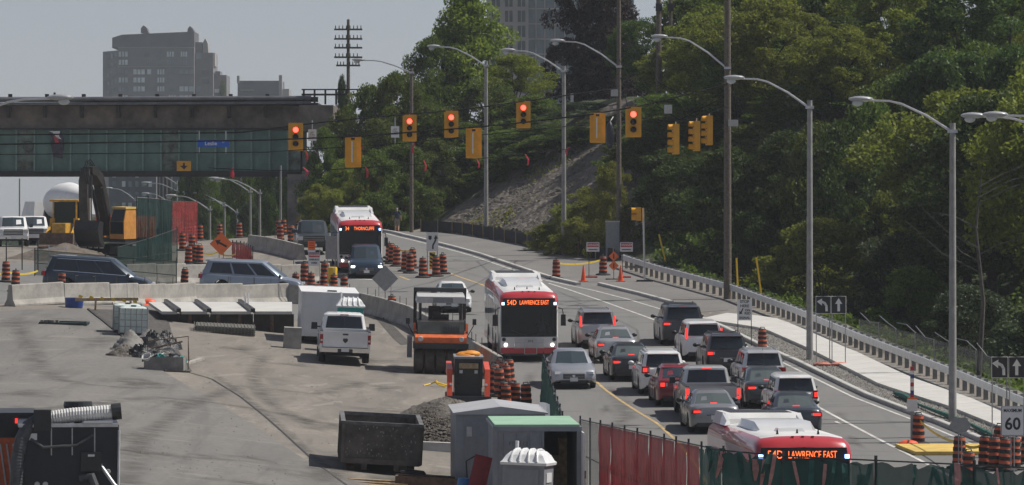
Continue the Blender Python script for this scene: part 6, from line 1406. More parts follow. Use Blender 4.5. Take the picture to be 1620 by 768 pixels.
for px_,py,dd,wp,nm in ((1069,221,252,193,'yellow four lens signal seen edge on, lowest of three near the wooden pole'),(1102,216,255,187,'yellow four lens signal seen edge on, middle of three near the wooden pole'),(1122,207,258,180,'yellow four lens signal seen edge on, closest to the wooden pole')): signal(nm,px_,py,dd,'left',SG,lens=4,wire_py=wp,s=1.1)
bgd = MB(); bgd.lathe([(.001,0),(.16,.05),(.24,.5),(.24,1.1),(.16,1.45),(.06,1.6),(.001,1.62)],14); o = bgd.build('bagged_signal',mat('dark_bag',(0.02,0.022,0.035),.4,var=.4,scale=6,bump=.6),None,True); o.location = at(965,236,d1-1.0); tag(o,'signal wrapped in a dark bag on the wooden pole','traffic signal'); MB().tube([(0,0,1.6),(.2,.7,1.9)],.03,6).build('hanger',M_steel,o)
# pole-mounted signal
ps = thing('pedestal_signal','yellow two lens signal on a slim pole behind the guardrail end','traffic signal'); p = G(1020,446)
MB().tube([(0,0,0),(-.08,0,4.05)],.055,8).build('pole',M_alu,ps); MB().box((0,0,.05),(.9,.6,.10)).build('base_plate',M_blk2,ps)
MB().box((-.32,0,3.72),(.26,.32,.75)).build('housing',M_yel,ps)
for k in range(2): MB().lathe([(.001,0),(.16,0),(.165,.28),(.15,.28),(.145,.02),(.001,.02)],14,(-.45,0,3.9-k*.36),Matrix.Rotation(R(-90),3,'Y')).build('visor',M_yel,ps)
place(ps,p.x,p.y,0,tilt=False)
# boxes on the wooden poles
for (px_,py,dd,w_,h_,lab,par) in ((972,147,d1-.35,.42,.42,'pale electrical box on the wooden pole by the control cabinet',0),(1167-7,195,d2-.35,.5,.34,'white electrical box on the wooden pole with guy wires',0),(1057,173,262,.4,.45,'grey box hanging on a cable left of the wooden pole',0),(905,155,300,.18,.5,'small grey cylinder hanging right of the concrete lamp post',0)):
    o = MB().box((0,0,0),(w_,.3,h_)).build('electrical_box',M_lgrey); o.location = at(px_,py,dd); tag(o,lab,'electrical box')
cc = thing('control_cabinet','tall grey traffic control cabinet beside the wooden pole','cabinet'); MB().bx((-.40,-.35,0),(.40,.35,2.25)).build('cabinet_body',mat('cabinet_grey',(0.26,0.28,0.29),.5,var=.06),cc); MB().bx((-.43,-.38,2.25),(.43,.38,2.32)).build('cap',M_lgrey,cc); MB().bx((-.36,-.37,.1),(.36,-.352,2.15)).build('door',MATS['cabinet_grey'],cc); px_place(cc,969,412,0,tilt=False)

# ---- signs
UP = (R(90),0,0)
def board(parent, w, h, z, m, name='sign_panel', y=0.0, rnd=0): return MB().box((0,y,z),(w,.02,h)).build(name,m,parent)
def posts(parent, xs_, h, m=M_blk2, r=.02): 
    for x in xs_: MB().cyl((x,.03,0),(x,.03,h),r,n=6).build('post',m,parent)
def txt(parent, s_, size, z, m=M_bsign, y=-.014, x=0, sx=1.0, bold=.004): return text_part(s_,size,m,parent,(x,y,z),UP,sx=sx,bold=bold)
def arrow_up(parent, m, x, z, s=.3, y=-.016): return MB().prism([(x-.06*s/.3,z-.30*s/.3),(x+.06*s/.3,z-.30*s/.3),(x+.06*s/.3,z+.05*s/.3),(x+.17*s/.3,z+.05*s/.3),(x,z+.32*s/.3),(x-.17*s/.3,z+.05*s/.3),(x-.06*s/.3,z+.05*s/.3)],y,y+.006,'y').build('arrow',m,parent)
def arrow_left(parent, m, x, z, s=.3, y=-.016):
    k = s/.3; mb = MB(); pts = [(.16,-.30),(.15,-.05),(.08,.08),(-.04,.14)]
    for (a,b),(c,d_) in zip(pts,pts[1:]):
        v = Vector((c-a,d_-b)).normalized(); n = Vector((-v.y,v.x))*.055; mb.prism([(x+(a+n.x)*k,z+(b+n.y)*k),(x+(a-n.x)*k,z+(b-n.y)*k),(x+(c-n.x+v.x*.03)*k,z+(d_-n.y+v.y*.03)*k),(x+(c+n.x+v.x*.03)*k,z+(d_+n.y+v.y*.03)*k)],y,y+.006+.0004*len(mb.f),'y')
    mb.prism([(x-.05*k,z+.30*k),(x-.30*k,z+.16*k),(x-.06*k,z-.03*k)],y,y+.0055,'y'); return mb.build('arrow',m,parent)
# arrow panels on the verge
def arrow_signs(px1,px2,py,lab):
    t = thing('lane_arrow_sign',lab,'sign','lane arrow signs'); p = G((px1+px2)/2,py); t.location = (p.x,p.y,p.z)
    s_ = F/p.y; w_ = (px2-px1)/s_; top = 2.95; hh = .72
    for k,xx in enumerate((-w_/4,w_/4)):
        b = MB().box((xx,0,top-hh/2),(w_/2-.03,.02,hh)).build('sign_panel',M_bsign,t)
        MB().tube([(xx-w_/4+.02,-.012,top-hh),(xx+w_/4-.02,-.012,top-hh),(xx+w_/4-.02,-.012,top),(xx-w_/4+.02,-.012,top),(xx-w_/4+.02,-.012,top-hh)],.012,4).build('border',M_wsign,b)
        (arrow_left if k == 0 else arrow_up)(b,M_wsign,xx,top-hh/2-.0,.27)
    for xx in (-w_/2+.04,-.05,.05,w_/2-.04): MB().cyl((xx,.03,0),(xx,.03,top-.02),.022,n=6).build('post',M_sback,t)
    for k,xx in enumerate((-.5,.25)):
        sb = MB(); sb.ball((xx+w_*.1,-.1,.09),(.40,.2,.10),12); o = sb.build('sandbag',M_sand,None,True); o.location = t.location; tag(o,'orange sandbag weighting the feet of the lane arrow signs','sandbag','sandbags at the arrow signs')
arrow_signs(1290,1339,580,'left turn and straight ahead arrow signs beside the concrete lamp post')
arrow_signs(1568,1622,700,'left turn and straight ahead arrow signs above the speed limit sign')
sh = thing('stop_here_sign','white sign reading stop here on red signal on two posts','sign'); p = G(1178,548); px_place(sh,1178,548,0,tilt=False)
board(sh,.66,.94,1.62,M_wsign); txt(sh,'STOP',.17,1.98); txt(sh,'HERE',.17,1.79); txt(sh,'ON\nRED',.15,1.53,x=.13); txt(sh,'SIGNAL',.14,1.26); posts(sh,(-.3,.3),2.05)
MB().prism([(-.05,1.68),(-.09,1.70),(-.18,1.52),(-.13,1.50)],-.018,-.012,'y').build('arrow',M_bsign,sh); MB().prism([(-.24,1.42),(-.23,1.58),(-.09,1.46)],-.019,-.013,'y').build('arrow_head',M_bsign,sh)
mx = thing('speed_limit_sign','white sign reading maximum 60 beside the drums','sign'); px_place(mx,1602,780,0,tilt=False)
zz = 2.2; board(mx,.72,.92,zz,M_wsign); txt(mx,'MAXIMUM',.14,zz+.32,sx=.85); txt(mx,'60',.52,zz-.10,sx=.95,bold=.012); posts(mx,(-.05,.05),2.6,M_sback)
b_ = .34
MB().tube([(-b_,-.012,zz-.44),(b_,-.012,zz-.44),(b_,-.012,zz+.44),(-b_,-.012,zz+.44),(-b_,-.012,zz-.44)],.008,4).build('border',M_bsign,mx)
def danger(px_,py,lab):
    t = thing('danger_sign',lab,'sign','danger signs beside the cabinet'); px_place(t,px_,py,0,tilt=False)
    board(t,.72,.52,1.72,M_wsign); MB().box((0,-.014,1.83),(.64,.008,.22)).build('danger_band',M_red,t); txt(t,'DANGER',.17,1.83,M_wsign,y=-.022,sx=.95); MB().box((0,-.014,1.57),(.5,.006,.05)).build('text_line',M_bsign,t); posts(t,(-.22,),2.0); MB().box((-.1,.0,.05),(.7,.4,.08)).build('foot',M_red,t)
danger(938,440,'danger sign on a thin post left of the orange stacked signs'); danger(991,440,'danger sign on a thin post right of the orange stacked signs')
om2 = thing('stacked_orange_signs','two small orange diamond signs stacked on one stand','sign'); px_place(om2,971,443,0,tilt=False)
for z in (1.30,.78): MB().box((0,0,z),(.40,.02,.40),Matrix.Rotation(R(45),3,'Y')).build('sign_panel',M_sorange,om2)
for z in (1.30,.78): MB().box((0,-.016,z),(.06,.008,.26)).build('symbol',M_bsign,om2)
posts(om2,(0,),1.3); MB().box((0,0,.04),(.9,.12,.06)).build('foot',M_blk2,om2)
# orange arrow diamond
oa = thing('orange_arrow_sign','orange diamond sign with a black arrow pointing left','sign'); px_place(oa,350,430,0,tilt=False); cz = ZC-(386-HY)*oa.location.y/F-oa.location.z
MB().box((0,0,cz),(.92,.02,.92),Matrix.Rotation(R(45),3,'Y')).build('sign_panel',M_sorange,oa); posts(oa,(-.12,.12),cz+.2)
M_ = Matrix.Rotation(R(28),3,'Y'); a = MB(); a.box((.08,-.015,cz-.04),(.52,.008,.11),M_); c = Vector((-.20,-.016,cz+.12)); a._add([c+M_@Vector(v) for v in ((-.16,0,0),(.10,0,.17),(.10,0,-.17),(-.16,.004,0),(.10,.004,.17),(.10,.004,-.17))],[(0,2,1),(3,4,5),(0,1,4,3),(1,2,5,4),(2,0,3,5)]); a.build('arrow',M_bsign,oa)
MB().box((0,0,.05),(1.1,.5,.1)).build('foot',M_sand,oa)
# back of diamond
bd_ = thing('diamond_sign','grey back of a diamond road sign on two posts above the barrier','sign'); px_place(bd_,609,497,0,tilt=False); cz = ZC-(441-HY)*bd_.location.y/F-bd_.location.z
MB().box((0,0,cz),(.93,.02,.93),Matrix.Rotation(R(45),3,'Y')).build('sign_panel',M_sback,bd_); posts(bd_,(-.3,.3),cz+.3,M_sback); MB().box((0,.05,.06),(1.1,.5,.1)).build('foot',M_sand,bd_)
# keep right sign and chevron
kr = thing('keep_right_sign','white keep right arrow sign over a black and yellow chevron board','sign'); px_place(kr,684,437,0,tilt=False)
board(kr,.66,1.05,1.92,M_wsign); 
ar = MB(); pts = [(.03,1.5),(.03,1.72),(.14,1.92),(.20,2.08)]
for k,((a,b),(c,d_)) in enumerate(zip(pts,pts[1:])):
    v = Vector((c-a,d_-b)).normalized(); n = Vector((-v.y,v.x))*.045; ar.prism([(a+n.x,b+n.y),(a-n.x,b-n.y),(c-n.x,d_-n.y),(c+n.x,d_+n.y)],-.018,-.012+.0005*k,'y')
ar.prism([(.08,2.06),(.32,2.10),(.19,2.30)],-.0185,-.0125,'y'); ar.build('arrow',M_bsign,kr); MB().prism([(-.22,2.25),(-.04,2.25),(-.04,2.08),(-.13,2.0),(-.22,2.08)],-.018,-.012,'y').build('island_symbol',M_bsign,kr)
cb = board(kr,.32,.95,.86,M_yelp,'chevron_board',-.02)
for k in range(5): MB().prism([(-.16,.42+k*.2+.16),(.16,.42+k*.2),(.16,.42+k*.2+.09),(-.16,.42+k*.2+.25)] if k<4 else [(-.16,1.24),(.16,1.10),(.16,1.18),(-.16,1.32)],-.036,-.031,'y').build('stripe',M_bsign,cb)
posts(kr,(-.28,.28),2.4); MB().box((0,0,.06),(.9,.5,.12)).build('foot',M_cone,kr)
# overhead wires sign
ow = thing('overhead_wires_sign','white sign warning of danger overhead wires with an orange panel above','sign'); px_place(ow,497,452,0,tilt=False)
board(ow,.64,.72,1.42,M_wsign); MB().box((0,-.014,1.64),(.58,.008,.22)).build('danger_band',M_red,ow); txt(ow,'DANGER',.15,1.64,M_wsign,y=-.022,sx=.9); txt(ow,'OVERHEAD',.13,1.40,sx=.8); txt(ow,'WIRES',.13,1.22,sx=.9)
MB().box((-.14,0,1.86),(.42,.02,.10)).build('tag_plate',M_wsign,ow); b = MB().box((-.14,0,2.18),(.40,.02,.50)).build('orange_panel',M_sorange,ow)
for z in (2.30,2.18,2.06): MB().box((-.14,-.014,z),(.28,.006,.05)).build('text_line',M_red,b)
posts(ow,(-.30,.30),2.0,M_sback); MB().box((0,0,.05),(.9,.4,.08)).build('foot',M_sand,ow)
gp = thing('blank_grey_sign','blank grey back of a rectangular sign beside the bus','sign'); px_place(gp,524,450,0,tilt=False); board(gp,.62,1.25,2.0,M_sback); posts(gp,(-.2,.2),2.4,M_sback)
small('yellow_drum','bright yellow plastic drum beside the overhead wires sign','drum',MB().lathe([(.001,0),(.26,0),(.27,.05),(.26,.3),(.27,.33),(.26,.6),(.27,.8),(.25,.9),(.001,.9)],18),M_yelp,526,449,smooth=True)
# tall striped delineator
td = thing('striped_marker_post','tall red white and blue striped post with a white notice','post'); px_place(td,1443,700,0,tilt=False)
MB().box((0,0,1.3),(.11,.06,2.6)).build('post',M_sback,td)
for k,(z,m) in enumerate(((2.55,M_red),(2.42,M_wsign),(2.28,M_bluep),(2.14,M_wsign),(2.0,M_red),(1.86,M_wsign),(1.72,M_bluep),(1.58,M_red))): MB().box((0,0,z),(.125,.075,.14)).build('band',m,td)
MB().box((0,-.05,1.28),(.36,.02,.42)).build('notice',M_wsign,td); MB().box((0,-.05,1.52),(.34,.022,.06)).build('notice_head',M_sorange,td)
sb = MB().ball((0,0,.1),(.34,.25,.11),12); o = sb.build('sandbag',M_cone,None,True); px_place(o,1437,706); tag(o,'bright orange sandbag at the foot of the striped post','sandbag')
# diamond back near the drums, yellow plate, green hose
db = thing('small_diamond_sign','small grey sign back leaning by the lamp post among the drums','sign'); px_place(db,1519,745,0,tilt=False); MB().prism([(-.20,1.25),(.20,1.25),(.36,1.45),(.20,1.72),(-.20,1.72),(-.36,1.45)],-.01,.01,'y').build('sign_panel',M_sback,db); posts(db,(-.05,.05),1.6,M_sback)
yp = small('yellow_road_plate','yellow painted steel plate lying across the road edge','steel plate',MB().prism([(-1.3,-1.6),(1.5,-1.6),(1.9,1.7),(-1.6,1.7)],.02,.14,'z'),mat('plate_yellow',(0.66,0.46,0.12),.7,var=.12,scale=1.2),1500,715,R(2))
gh = MB().tube([tuple(G(px_,py)+Vector((0,0,.12+.03*(k%2)))) for k,(px_,py) in enumerate(((1415,627),(1432,634),(1455,646),(1480,657),(1510,667),(1535,678),(1560,690),(1590,705),(1625,718)))],[.06,.13,.05,.07,.10,.06,.10,.06,.05],7).build('green_sediment_sock',mat('sock_green',(0.015,0.12,0.085),.8,var=.3,scale=4,bump=.5),None,True); tag(gh,'green cloth sediment sock lying along the kerb','sediment sock')
def tape(pts,lab,z=.85):
    P = [G(a,b)+Vector((0,0,z)) for a,b in pts]; A = []; 
    for a,b in zip(P,P[1:]): A += [a.lerp(b,t)+Vector((0,0,-.16*4*t*(1-t))) for t in np.linspace(0,.9,8)]
    A.append(P[-1]); o = MB().loft([[(p.x,p.y,p.z-.045),(p.x,p.y+.01,p.z-.045),(p.x,p.y+.01,p.z+.045),(p.x,p.y,p.z+.045)] for p in A]).build('caution_tape',M_ytape); tag(o,lab,'caution tape','yellow caution tapes')
tape([(1454,704),(1519,742),(1560,742)],'yellow caution tape strung between the drums by the striped post'); tape([(880,442),(954,436)],'yellow caution tape tied across the kerb opening',.9); tape([(-20,447),(9,447),(60,446)],'yellow caution tape strung in front of the dirt pile',.55); tape([(622,415),(653,420)],'yellow caution tape between drums right of the dark blue SUV',.9); tape([(318,412),(345,412),(372,416)],'yellow caution tape beside the orange arrow sign',.5)
# street name sign on wire, small hanging signs
ls = thing('street_name_sign','blue Leslie street name sign hanging in front of the bridge','sign'); ls.location = at(337.5,227,250); 
MB().box((0,0,0),(1.58,.03,.36)).build('sign_panel',mat('street_sign_blue',(0.02,0.12,0.52),.4,var=.04),ls); text_part('Leslie',.27,M_wsign,ls,(-.12,-.018,-.01),UP,bold=.004); text_part('ST',.12,M_wsign,ls,(.50,-.018,.05),UP)
for x in (-.70,.62): MB().cyl((x,.02,-.5),(x,.02,.62),.02,n=6).build('hanger',M_alu,ls)
for (px_,py,dd,nm) in ((494,214,254,'small white left turn signal sign beside the signal at the bridge end'),(625,209,258,'small white left turn signal sign left of the wooden lamp pole')):
    t = thing('left_turn_sign',nm,'sign','left turn signal signs'); t.location = at(px_,py,dd); board(t,.42,.58,0,M_wsign); text_part('LEFT\nTURN\nSIGNAL',.13,M_bsign,t,(0,-.014,0),UP,sx=.8); MB().cyl((0,.02,-.6),(0,.02,.75),.02,n=6).build('hanger',M_alu,t)
wf = MB(); wf.loft([[(0,0,0),(.9,0,.02),(.9,.03,.02),(0,.03,0)],[(.25,.0,-.5),(1.1,.02,-.5),(1.1,.05,-.5),(.25,.03,-.5)],[(.15,.02,-.95),(1.15,.03,-.9),(1.15,.06,-.9),(.15,.05,-.95)],[(.35,.0,-1.9),(1.0,.01,-2.0),(1.0,.04,-2.0),(.35,.03,-1.9)]]); o = wf.build('torn_banner',mat('banner_dark',(0.05,0.045,0.07),.7,var=.4,scale=2),None); o.location = at(77,208,BD-.6); tag(o,'torn dark banner with white and red hanging on the bridge girder','banner'); MB().prism([(0,0),(.85,.02),(.75,-.35),(.95,-.6),(.6,-.5),(.3,-.1)],-.012,-.004,'y').build('white_patch',M_wsign,o); MB().prism([(.35,-.35),(.7,-.45),(.75,-.95),(.5,-.85)],-.012,-.004,'y').build('red_patch',M_red,o)
wr = MB().tube([(.38*math.cos(a),0,.38*math.sin(a)) for a in np.linspace(0,2*math.pi,19)],.03,6).build('hose_ring',M_blk2); wr.location = at(45,232,BD-.3); tag(wr,'dark ring hanging on the green bridge girder','ring')

# ---- fences
def fence_panels(pts_top, label_f, name, group, fabric, step=2.3, frame=M_blk2, ripple=.05, ragged=0.0, bottom=None, flat=False, drop=0):
    """pts_top: world points of the top rail; fabric hangs to the ground"""
    P = [Vector(p) for p in pts_top]; Ls = [0]
    for a,b in zip(P,P[1:]): Ls.append(Ls[-1]+(b-a).length)
    def pos(t):
        j = 0
        while j < len(Ls)-2 and Ls[j+1] < t: j += 1
        return P[j].lerp(P[j+1],(t-Ls[j])/(Ls[j+1]-Ls[j]))
    n = max(1,round(Ls[-1]/step)); out = []
    for i in range(n):
        a = pos(Ls[-1]*i/n); b = pos(Ls[-1]*(i+1)/n-.03); g0 = gz(a.x,a.y); g1 = gz(b.x,b.y)
        t = thing(name,label_f(i,n) if callable(label_f) else label_f,'fence',group); t.location = (a.x,a.y,g0); A = Vector(a)-t.location; B = Vector(b)-t.location
        for q,g in ((A,0),(B,g1-g0)): MB().cyl((q.x,q.y,g-.02),(q.x,q.y,q.z+.12),.03,n=6).build('post',frame,t)
        for f in (1,.5): MB().tube([(A.x,A.y,A.z*f),(B.x,B.y,g1-g0+(B.z-g1+g0)*f)],.02,5).build('rail',frame,t)
        mb = MB(); nu,nv = 16,8; nrm = Vector((-(B-A).y,(B-A).x,0)).normalized(); vs = []; fs = []
        for u in range(nu+1):
            fu = u/nu; tp_ = A.lerp(B,fu); gb_ = (g1-g0)*fu; tz = tp_.z-.02-(random.random()**2*ragged)
            for v in range(nv+1):
                fv = v/nv; z = gb_+.05+(tz-gb_-.05)*fv; off = ripple*math.sin(u*1.9+i)*math.sin(1.2+fv*2.2)+random.uniform(-1,1)*ripple*.4
                vs.append((tp_.x+nrm.x*(off-.05),tp_.y+nrm.y*(off-.05),z))
        for u in range(nu):
            for v in range(nv): q = u*(nv+1)+v; fs.append((q,q+nv+1,q+nv+2,q+1))
        mb._add(vs,fs); mb.fixn = False; mb.build('screen_cloth',fabric,t,True,80); out.append((t,A,B)); 
    return out
# tall green fence running along the road
def topw(px_,d,h): x = (px_-CX)*d/F; return Vector((x,d,gz(x,d)+h))
fence_panels([topw(860,190,2.05),topw(873,175,2.05),topw(890,160,2.05)],'dark green mesh fence panel running along the road beside the silver sedan','mesh_fence','green mesh fence panels along the road',M_gscreen,step=3.2,ripple=.10,ragged=.15)
FP = [(918,664,157),(950,671,151),(1050,693,138),(1110,706,130),(1160,716,126.5),(1270,724,125.5),(1350,728,125),(1400,729,124.5),(1500,734,124),(1620,740,123.5),(1700,744,123)]
FW = [at(*q) for q in FP]
fence_panels(FW[:2],'grey chain link fence panel beside the open container door','chain_link_fence','grey chain link panels',M_kscreen,step=2.6,ripple=.01)
fence_panels(FW[1:4],'dark red screened fence panel below the yellow centre line','screened_fence','dark red screened fence panels',M_rscreen,step=2.6,ripple=.05)
gpn = fence_panels(FW[3:],'torn dark green screened fence panel in front of the bus','screened_fence','torn green screened fence panels',M_gscreen,step=2.4,ripple=.10,ragged=.22)
M_strip = mat('torn_strip_green',(0.012,0.085,0.07),.7,var=.3,scale=4); M_pink = mat('faded_pink_cloth',(0.45,0.22,0.20),.8,var=.2,scale=4)
for t,A,B in gpn:
    for k in range(7):
        u = random.random(); p = A.lerp(B,u); w_ = random.uniform(.04,.16); ln = random.uniform(.4,1.1); sx_ = random.uniform(-.25,.25); top = p.z+random.uniform(-.15,.06)
        MB().loft([[(p.x-w_/2,p.y-.12,top),(p.x+w_/2,p.y-.14,top-.02),(p.x+w_/2,p.y-.13,top-.01),(p.x-w_/2,p.y-.11,top)],[(p.x-w_/2+sx_*.5,p.y-.2,top-ln*.5),(p.x+w_*.6+sx_*.5,p.y-.19,top-ln*.5),(p.x+w_*.6+sx_*.5,p.y-.18,top-ln*.5),(p.x-w_/2+sx_*.5,p.y-.19,top-ln*.5)],[(p.x-w_*.2+sx_,p.y-.14,top-ln),(p.x+w_*.2+sx_,p.y-.13,top-ln),(p.x+w_*.2+sx_,p.y-.12,top-ln),(p.x-w_*.2+sx_,p.y-.13,top-ln)]]).build('torn_strip',M_strip if random.random()<.8 else M_pink,t)
# far site fences
fence_panels([at(216,313,292),at(244,314,293),at(272,318,294)],'tall dark green hoarding beyond the excavator','site_hoarding','green hoarding panels',M_gscreen,step=1.05,ripple=.06)
fence_panels([at(272,320,322),at(292,319,323),at(312,320,324)],'faded red mesh hoarding under the bridge','site_hoarding','red mesh hoarding panels',M_rscreen2,step=1.6,ripple=.04)
fence_panels([topw(55,262,1.35),topw(150,262,1.35),topw(280,262,1.45)],'dark see-through mesh fence panel behind the navy minivan','mesh_fence','dark mesh fence panels behind the minivan',M_gscreen2,step=3.0,ripple=.03)
fence_panels([at(186,392,276),at(235,378,277),at(281,362,278)],'green screened fence panel rising behind the navy minivan','mesh_fence','green fence rising by the drums',M_gscreen2,step=1.6,ripple=.05)
fence_panels([at(368,383,300),at(385,385,297),at(400,393,292)],'red mesh fence panel right of the orange arrow sign','mesh_fence','red mesh fence panels by the arrow sign',M_rscreen,step=1.2,ripple=.03)
for (px_,py,dd,w_,h_,lab) in ((91,411,268,.06,1.6,'thin dark steel post with ladder rungs behind the navy minivan'),):
    t = thing('site_ladder',lab,'ladder'); x = (px_-CX)*dd/F; t.location = (x,dd,gz(x,dd))
    for s in (-.45,.45): MB().box((s,0,.7),(.05,.05,1.5)).build('stile',M_alu,t)
    for k in range(4): MB().box((0,0,.3+k*.33),(.86,.04,.05)).build('rung',M_alu,t)
for k,px_ in enumerate((10,60,35)):
    x = (px_-CX)*270/F; o = MB().cyl((0,0,0),(0,0,1.7),.035,n=6).build('steel_stake',M_blk2); o.location = (x,270,gz(x,270)); tag(o,'lone dark steel fence post in front of the dirt pile','post','lone fence posts')
# low black silt fence at the toe of the slope
toeP = [Vector((-6.1,341)),Vector((-4.2,336.5)),Vector((-.2,319.5)),Vector((3.4,304.5)),Vector((6.0,297))]
sf = sweep('silt_fence',toeP,[(-.02,0),(.02,0),(.02,.75),(-.02,.75)],mat('silt_cloth_black',(0.022,0.022,0.024),.85,var=.3,scale=2,bump=.3)); tag(sf,'low black silt fence along the toe of the gravel slope','silt fence')
for i,p in enumerate(resample(toeP,16)): MB().box((p.x-.05,p.y-.08,gz(p.x,p.y)+.42),(.06,.06,.95)).build('stake',M_lumb,sf)

# ---- people
def skin_person(name, joints, edges, parent, m, sub=1):
    """joints: name -> (pos, radius); one continuous skinned surface"""
    ks = list(joints); me_ = bpy.data.meshes.new(name); me_.from_pydata([joints[k][0] for k in ks],[(ks.index(a),ks.index(b)) for a,b in edges],[])
    o = bpy.data.objects.new(name,me_); C.objects.link(o); md = o.modifiers.new('s','SKIN'); md.use_smooth_shade = True
    for i,k in enumerate(ks):
        r = joints[k][1]; r = r if isinstance(r,tuple) else (r,r); me_.skin_vertices[0].data[i].radius = r; me_.skin_vertices[0].data[i].use_root = (i == 0)
    o.modifiers.new('d','SUBSURF').levels = sub
    dg = bpy.context.evaluated_depsgraph_get(); me2 = bpy.data.meshes.new_from_object(o.evaluated_get(dg)); bpy.data.objects.remove(o)
    me2.name = name; me2.materials.clear()
    for q in (m if isinstance(m,list) else [m]): me2.materials.append(q)
    me2.polygons.foreach_set('use_smooth',[True]*len(me2.polygons)); n = bpy.data.objects.new(name,me2); C.objects.link(n); n.parent = parent; return n
M_skin = mat('skin',(0.42,0.24,0.17),.55,var=.06); M_navyc = mat('navy_cloth',(0.025,0.035,0.075),.85,var=.15,scale=9); M_khaki = mat('khaki_cloth',(0.23,0.20,0.175),.85,var=.1,scale=9); M_hair = mat('grey_hair',(0.42,0.40,0.38),.7,var=.2,scale=20); M_shoe = mat('shoe_pale',(0.35,0.34,0.33),.7)
wk = thing('person','person in a dark blue shirt and beige shorts walking up the sidewalk','person'); px_place(wk,628,369.5,R(90),tilt=False)   # local x is the walking direction
J = {'pelvis':((0,0,.95),(.145,.115)),'waist':((0,0,1.08),(.14,.11)),'chest':((.02,0,1.30),(.175,.12)),'neck':((.03,0,1.50),.06),'head':((.05,0,1.60),(.085,.095)),'crown':((.05,0,1.71),(.075,.085)),
 'sl':((.02,.19,1.42),.065),'el':((-.03,.25,1.15),.05),'wl':((.06,.27,.92),.036),'hl':((.09,.27,.83),.042),'sr':((.02,-.19,1.42),.065),'er':((-.06,-.25,1.15),.05),'wr':((-.02,-.28,.92),.036),'hr':((.0,-.28,.83),.042),
 'hpl':((.0,.09,.90),.105),'kl':((.12,.10,.50),.065),'al':((.05,.10,.10),.042),'tl':((.20,.10,.05),.045),'hpr':((0,-.09,.90),.105),'kr':((.02,-.10,.50),.065),'ar':((-.20,-.10,.14),.042),'tr':((-.08,-.10,.05),.045)}
E = [('pelvis','waist'),('waist','chest'),('chest','neck'),('neck','head'),('head','crown'),('chest','sl'),('sl','el'),('el','wl'),('wl','hl'),('chest','sr'),('sr','er'),('er','wr'),('wr','hr'),('pelvis','hpl'),('hpl','kl'),('kl','al'),('al','tl'),('pelvis','hpr'),('hpr','kr'),('kr','ar'),('ar','tr')]
body = skin_person('body',J,E,wk,[M_skin,M_navyc,M_khaki,M_hair,M_shoe])
idx = []
for p in body.data.polygons:
    c = p.center
    idx.append(4 if c.z < .10 else 2 if .52 < c.z < 1.0 and abs(c.y) < .22 else 1 if (1.0 <= c.z < 1.50 and abs(c.y) < .20) or (1.20 < c.z < 1.5) else 3 if c.z > 1.62 and c.x < .10 or c.z > 1.72 else 0)
body.data.polygons.foreach_set('material_index',idx)
# bus driver behind the windshield of the second bus
dv = thing('person','seated bus driver with grey hair in a pale blue shirt behind the windshield','person'); M_shirt = mat('shirt_pale_blue',(0.30,0.36,0.42),.8,var=.1)
J = {'pelvis':((0,0,.10),(.16,.14)),'chest':((-.02,0,.48),(.18,.13)),'neck':((0,0,.68),.06),'head':((.03,0,.80),(.09,.1)),'crown':((.03,0,.92),(.08,.09)),'sl':((0,.2,.60),.065),'el':((.22,.27,.40),.05),'hl':((.48,.18,.50),.045),'sr':((0,-.2,.60),.065),'er':((.22,-.27,.40),.05),'hr':((.48,-.18,.50),.045),'kl':((.48,.12,.12),.08),'al':((.5,.12,-.3),.055),'kr':((.48,-.12,.12),.08),'ar':((.5,-.12,-.3),.055)}
E = [('pelvis','chest'),('chest','neck'),('neck','head'),('head','crown'),('chest','sl'),('sl','el'),('el','hl'),('chest','sr'),('sr','er'),('er','hr'),('pelvis','kl'),('kl','al'),('pelvis','kr'),('kr','ar')]
body = skin_person('body',J,E,dv,[M_skin,M_shirt,M_hair])
body.data.polygons.foreach_set('material_index',[2 if p.center.z > .86 else 0 if p.center.z > .68 or (p.center.x > .40 and p.center.z > .3) else 1 for p in body.data.polygons])
bpy.context.view_layer.update(); dv.matrix_world = b2.matrix_world @ Matrix.Translation((4.85,.62,1.02))

# ================================================================== VEGETATION
LM = {'mid': leaf_mat('leaves_mid_green',(0.052,0.09,0.014),(0.155,0.21,0.034),.45), 'light': leaf_mat('leaves_light_green',(0.105,0.145,0.016),(0.27,0.31,0.045),.5),
      'dark': leaf_mat('leaves_dark_green',(0.032,0.06,0.012),(0.095,0.145,0.028),.42), 'purple': leaf_mat('leaves_purple',(0.02,0.014,0.015),(0.07,0.04,0.034),.25),
      'yellow': leaf_mat('leaves_yellow_green',(0.12,0.14,0.02),(0.28,0.29,0.05),.5), 'olive': leaf_mat('leaves_olive',(0.035,0.055,0.025),(0.09,0.115,0.05),.35)}
M_bark = mat('bark',(0.075,0.06,0.05),.9,var=.3,scale=8,bump=.6)
def leaves_mesh(name, centers, normals_bias, size, seed, flat=.6):
    g = np.random.default_rng(seed); n = len(centers)
    nrm = g.normal(size=(n,3)); nrm[:,2] += normals_bias; nrm /= np.linalg.norm(nrm,axis=1,keepdims=True)
    t = g.normal(size=(n,3)); t -= nrm*(t*nrm).sum(1,keepdims=True); t /= np.linalg.norm(t,axis=1,keepdims=True); b = np.cross(nrm,t)
    L = (g.uniform(.65,1.35,n)*size)[:,None]; Wd = L*.55
    v = np.stack([centers-t*L, centers+b*Wd, centers+t*L, centers-b*Wd],1).reshape(-1,3)
    me = bpy.data.meshes.new(name); me.vertices.add(4*n); me.vertices.foreach_set('co',v.ravel()); me.loops.add(4*n); me.loops.foreach_set('vertex_index',np.arange(4*n)); me.polygons.add(n)
    me.polygons.foreach_set('loop_start',np.arange(0,4*n,4)); me.polygons.foreach_set('loop_total',np.full(n,4)); me.update(calc_edges=True); me.materials.append(LM['mid']); return me
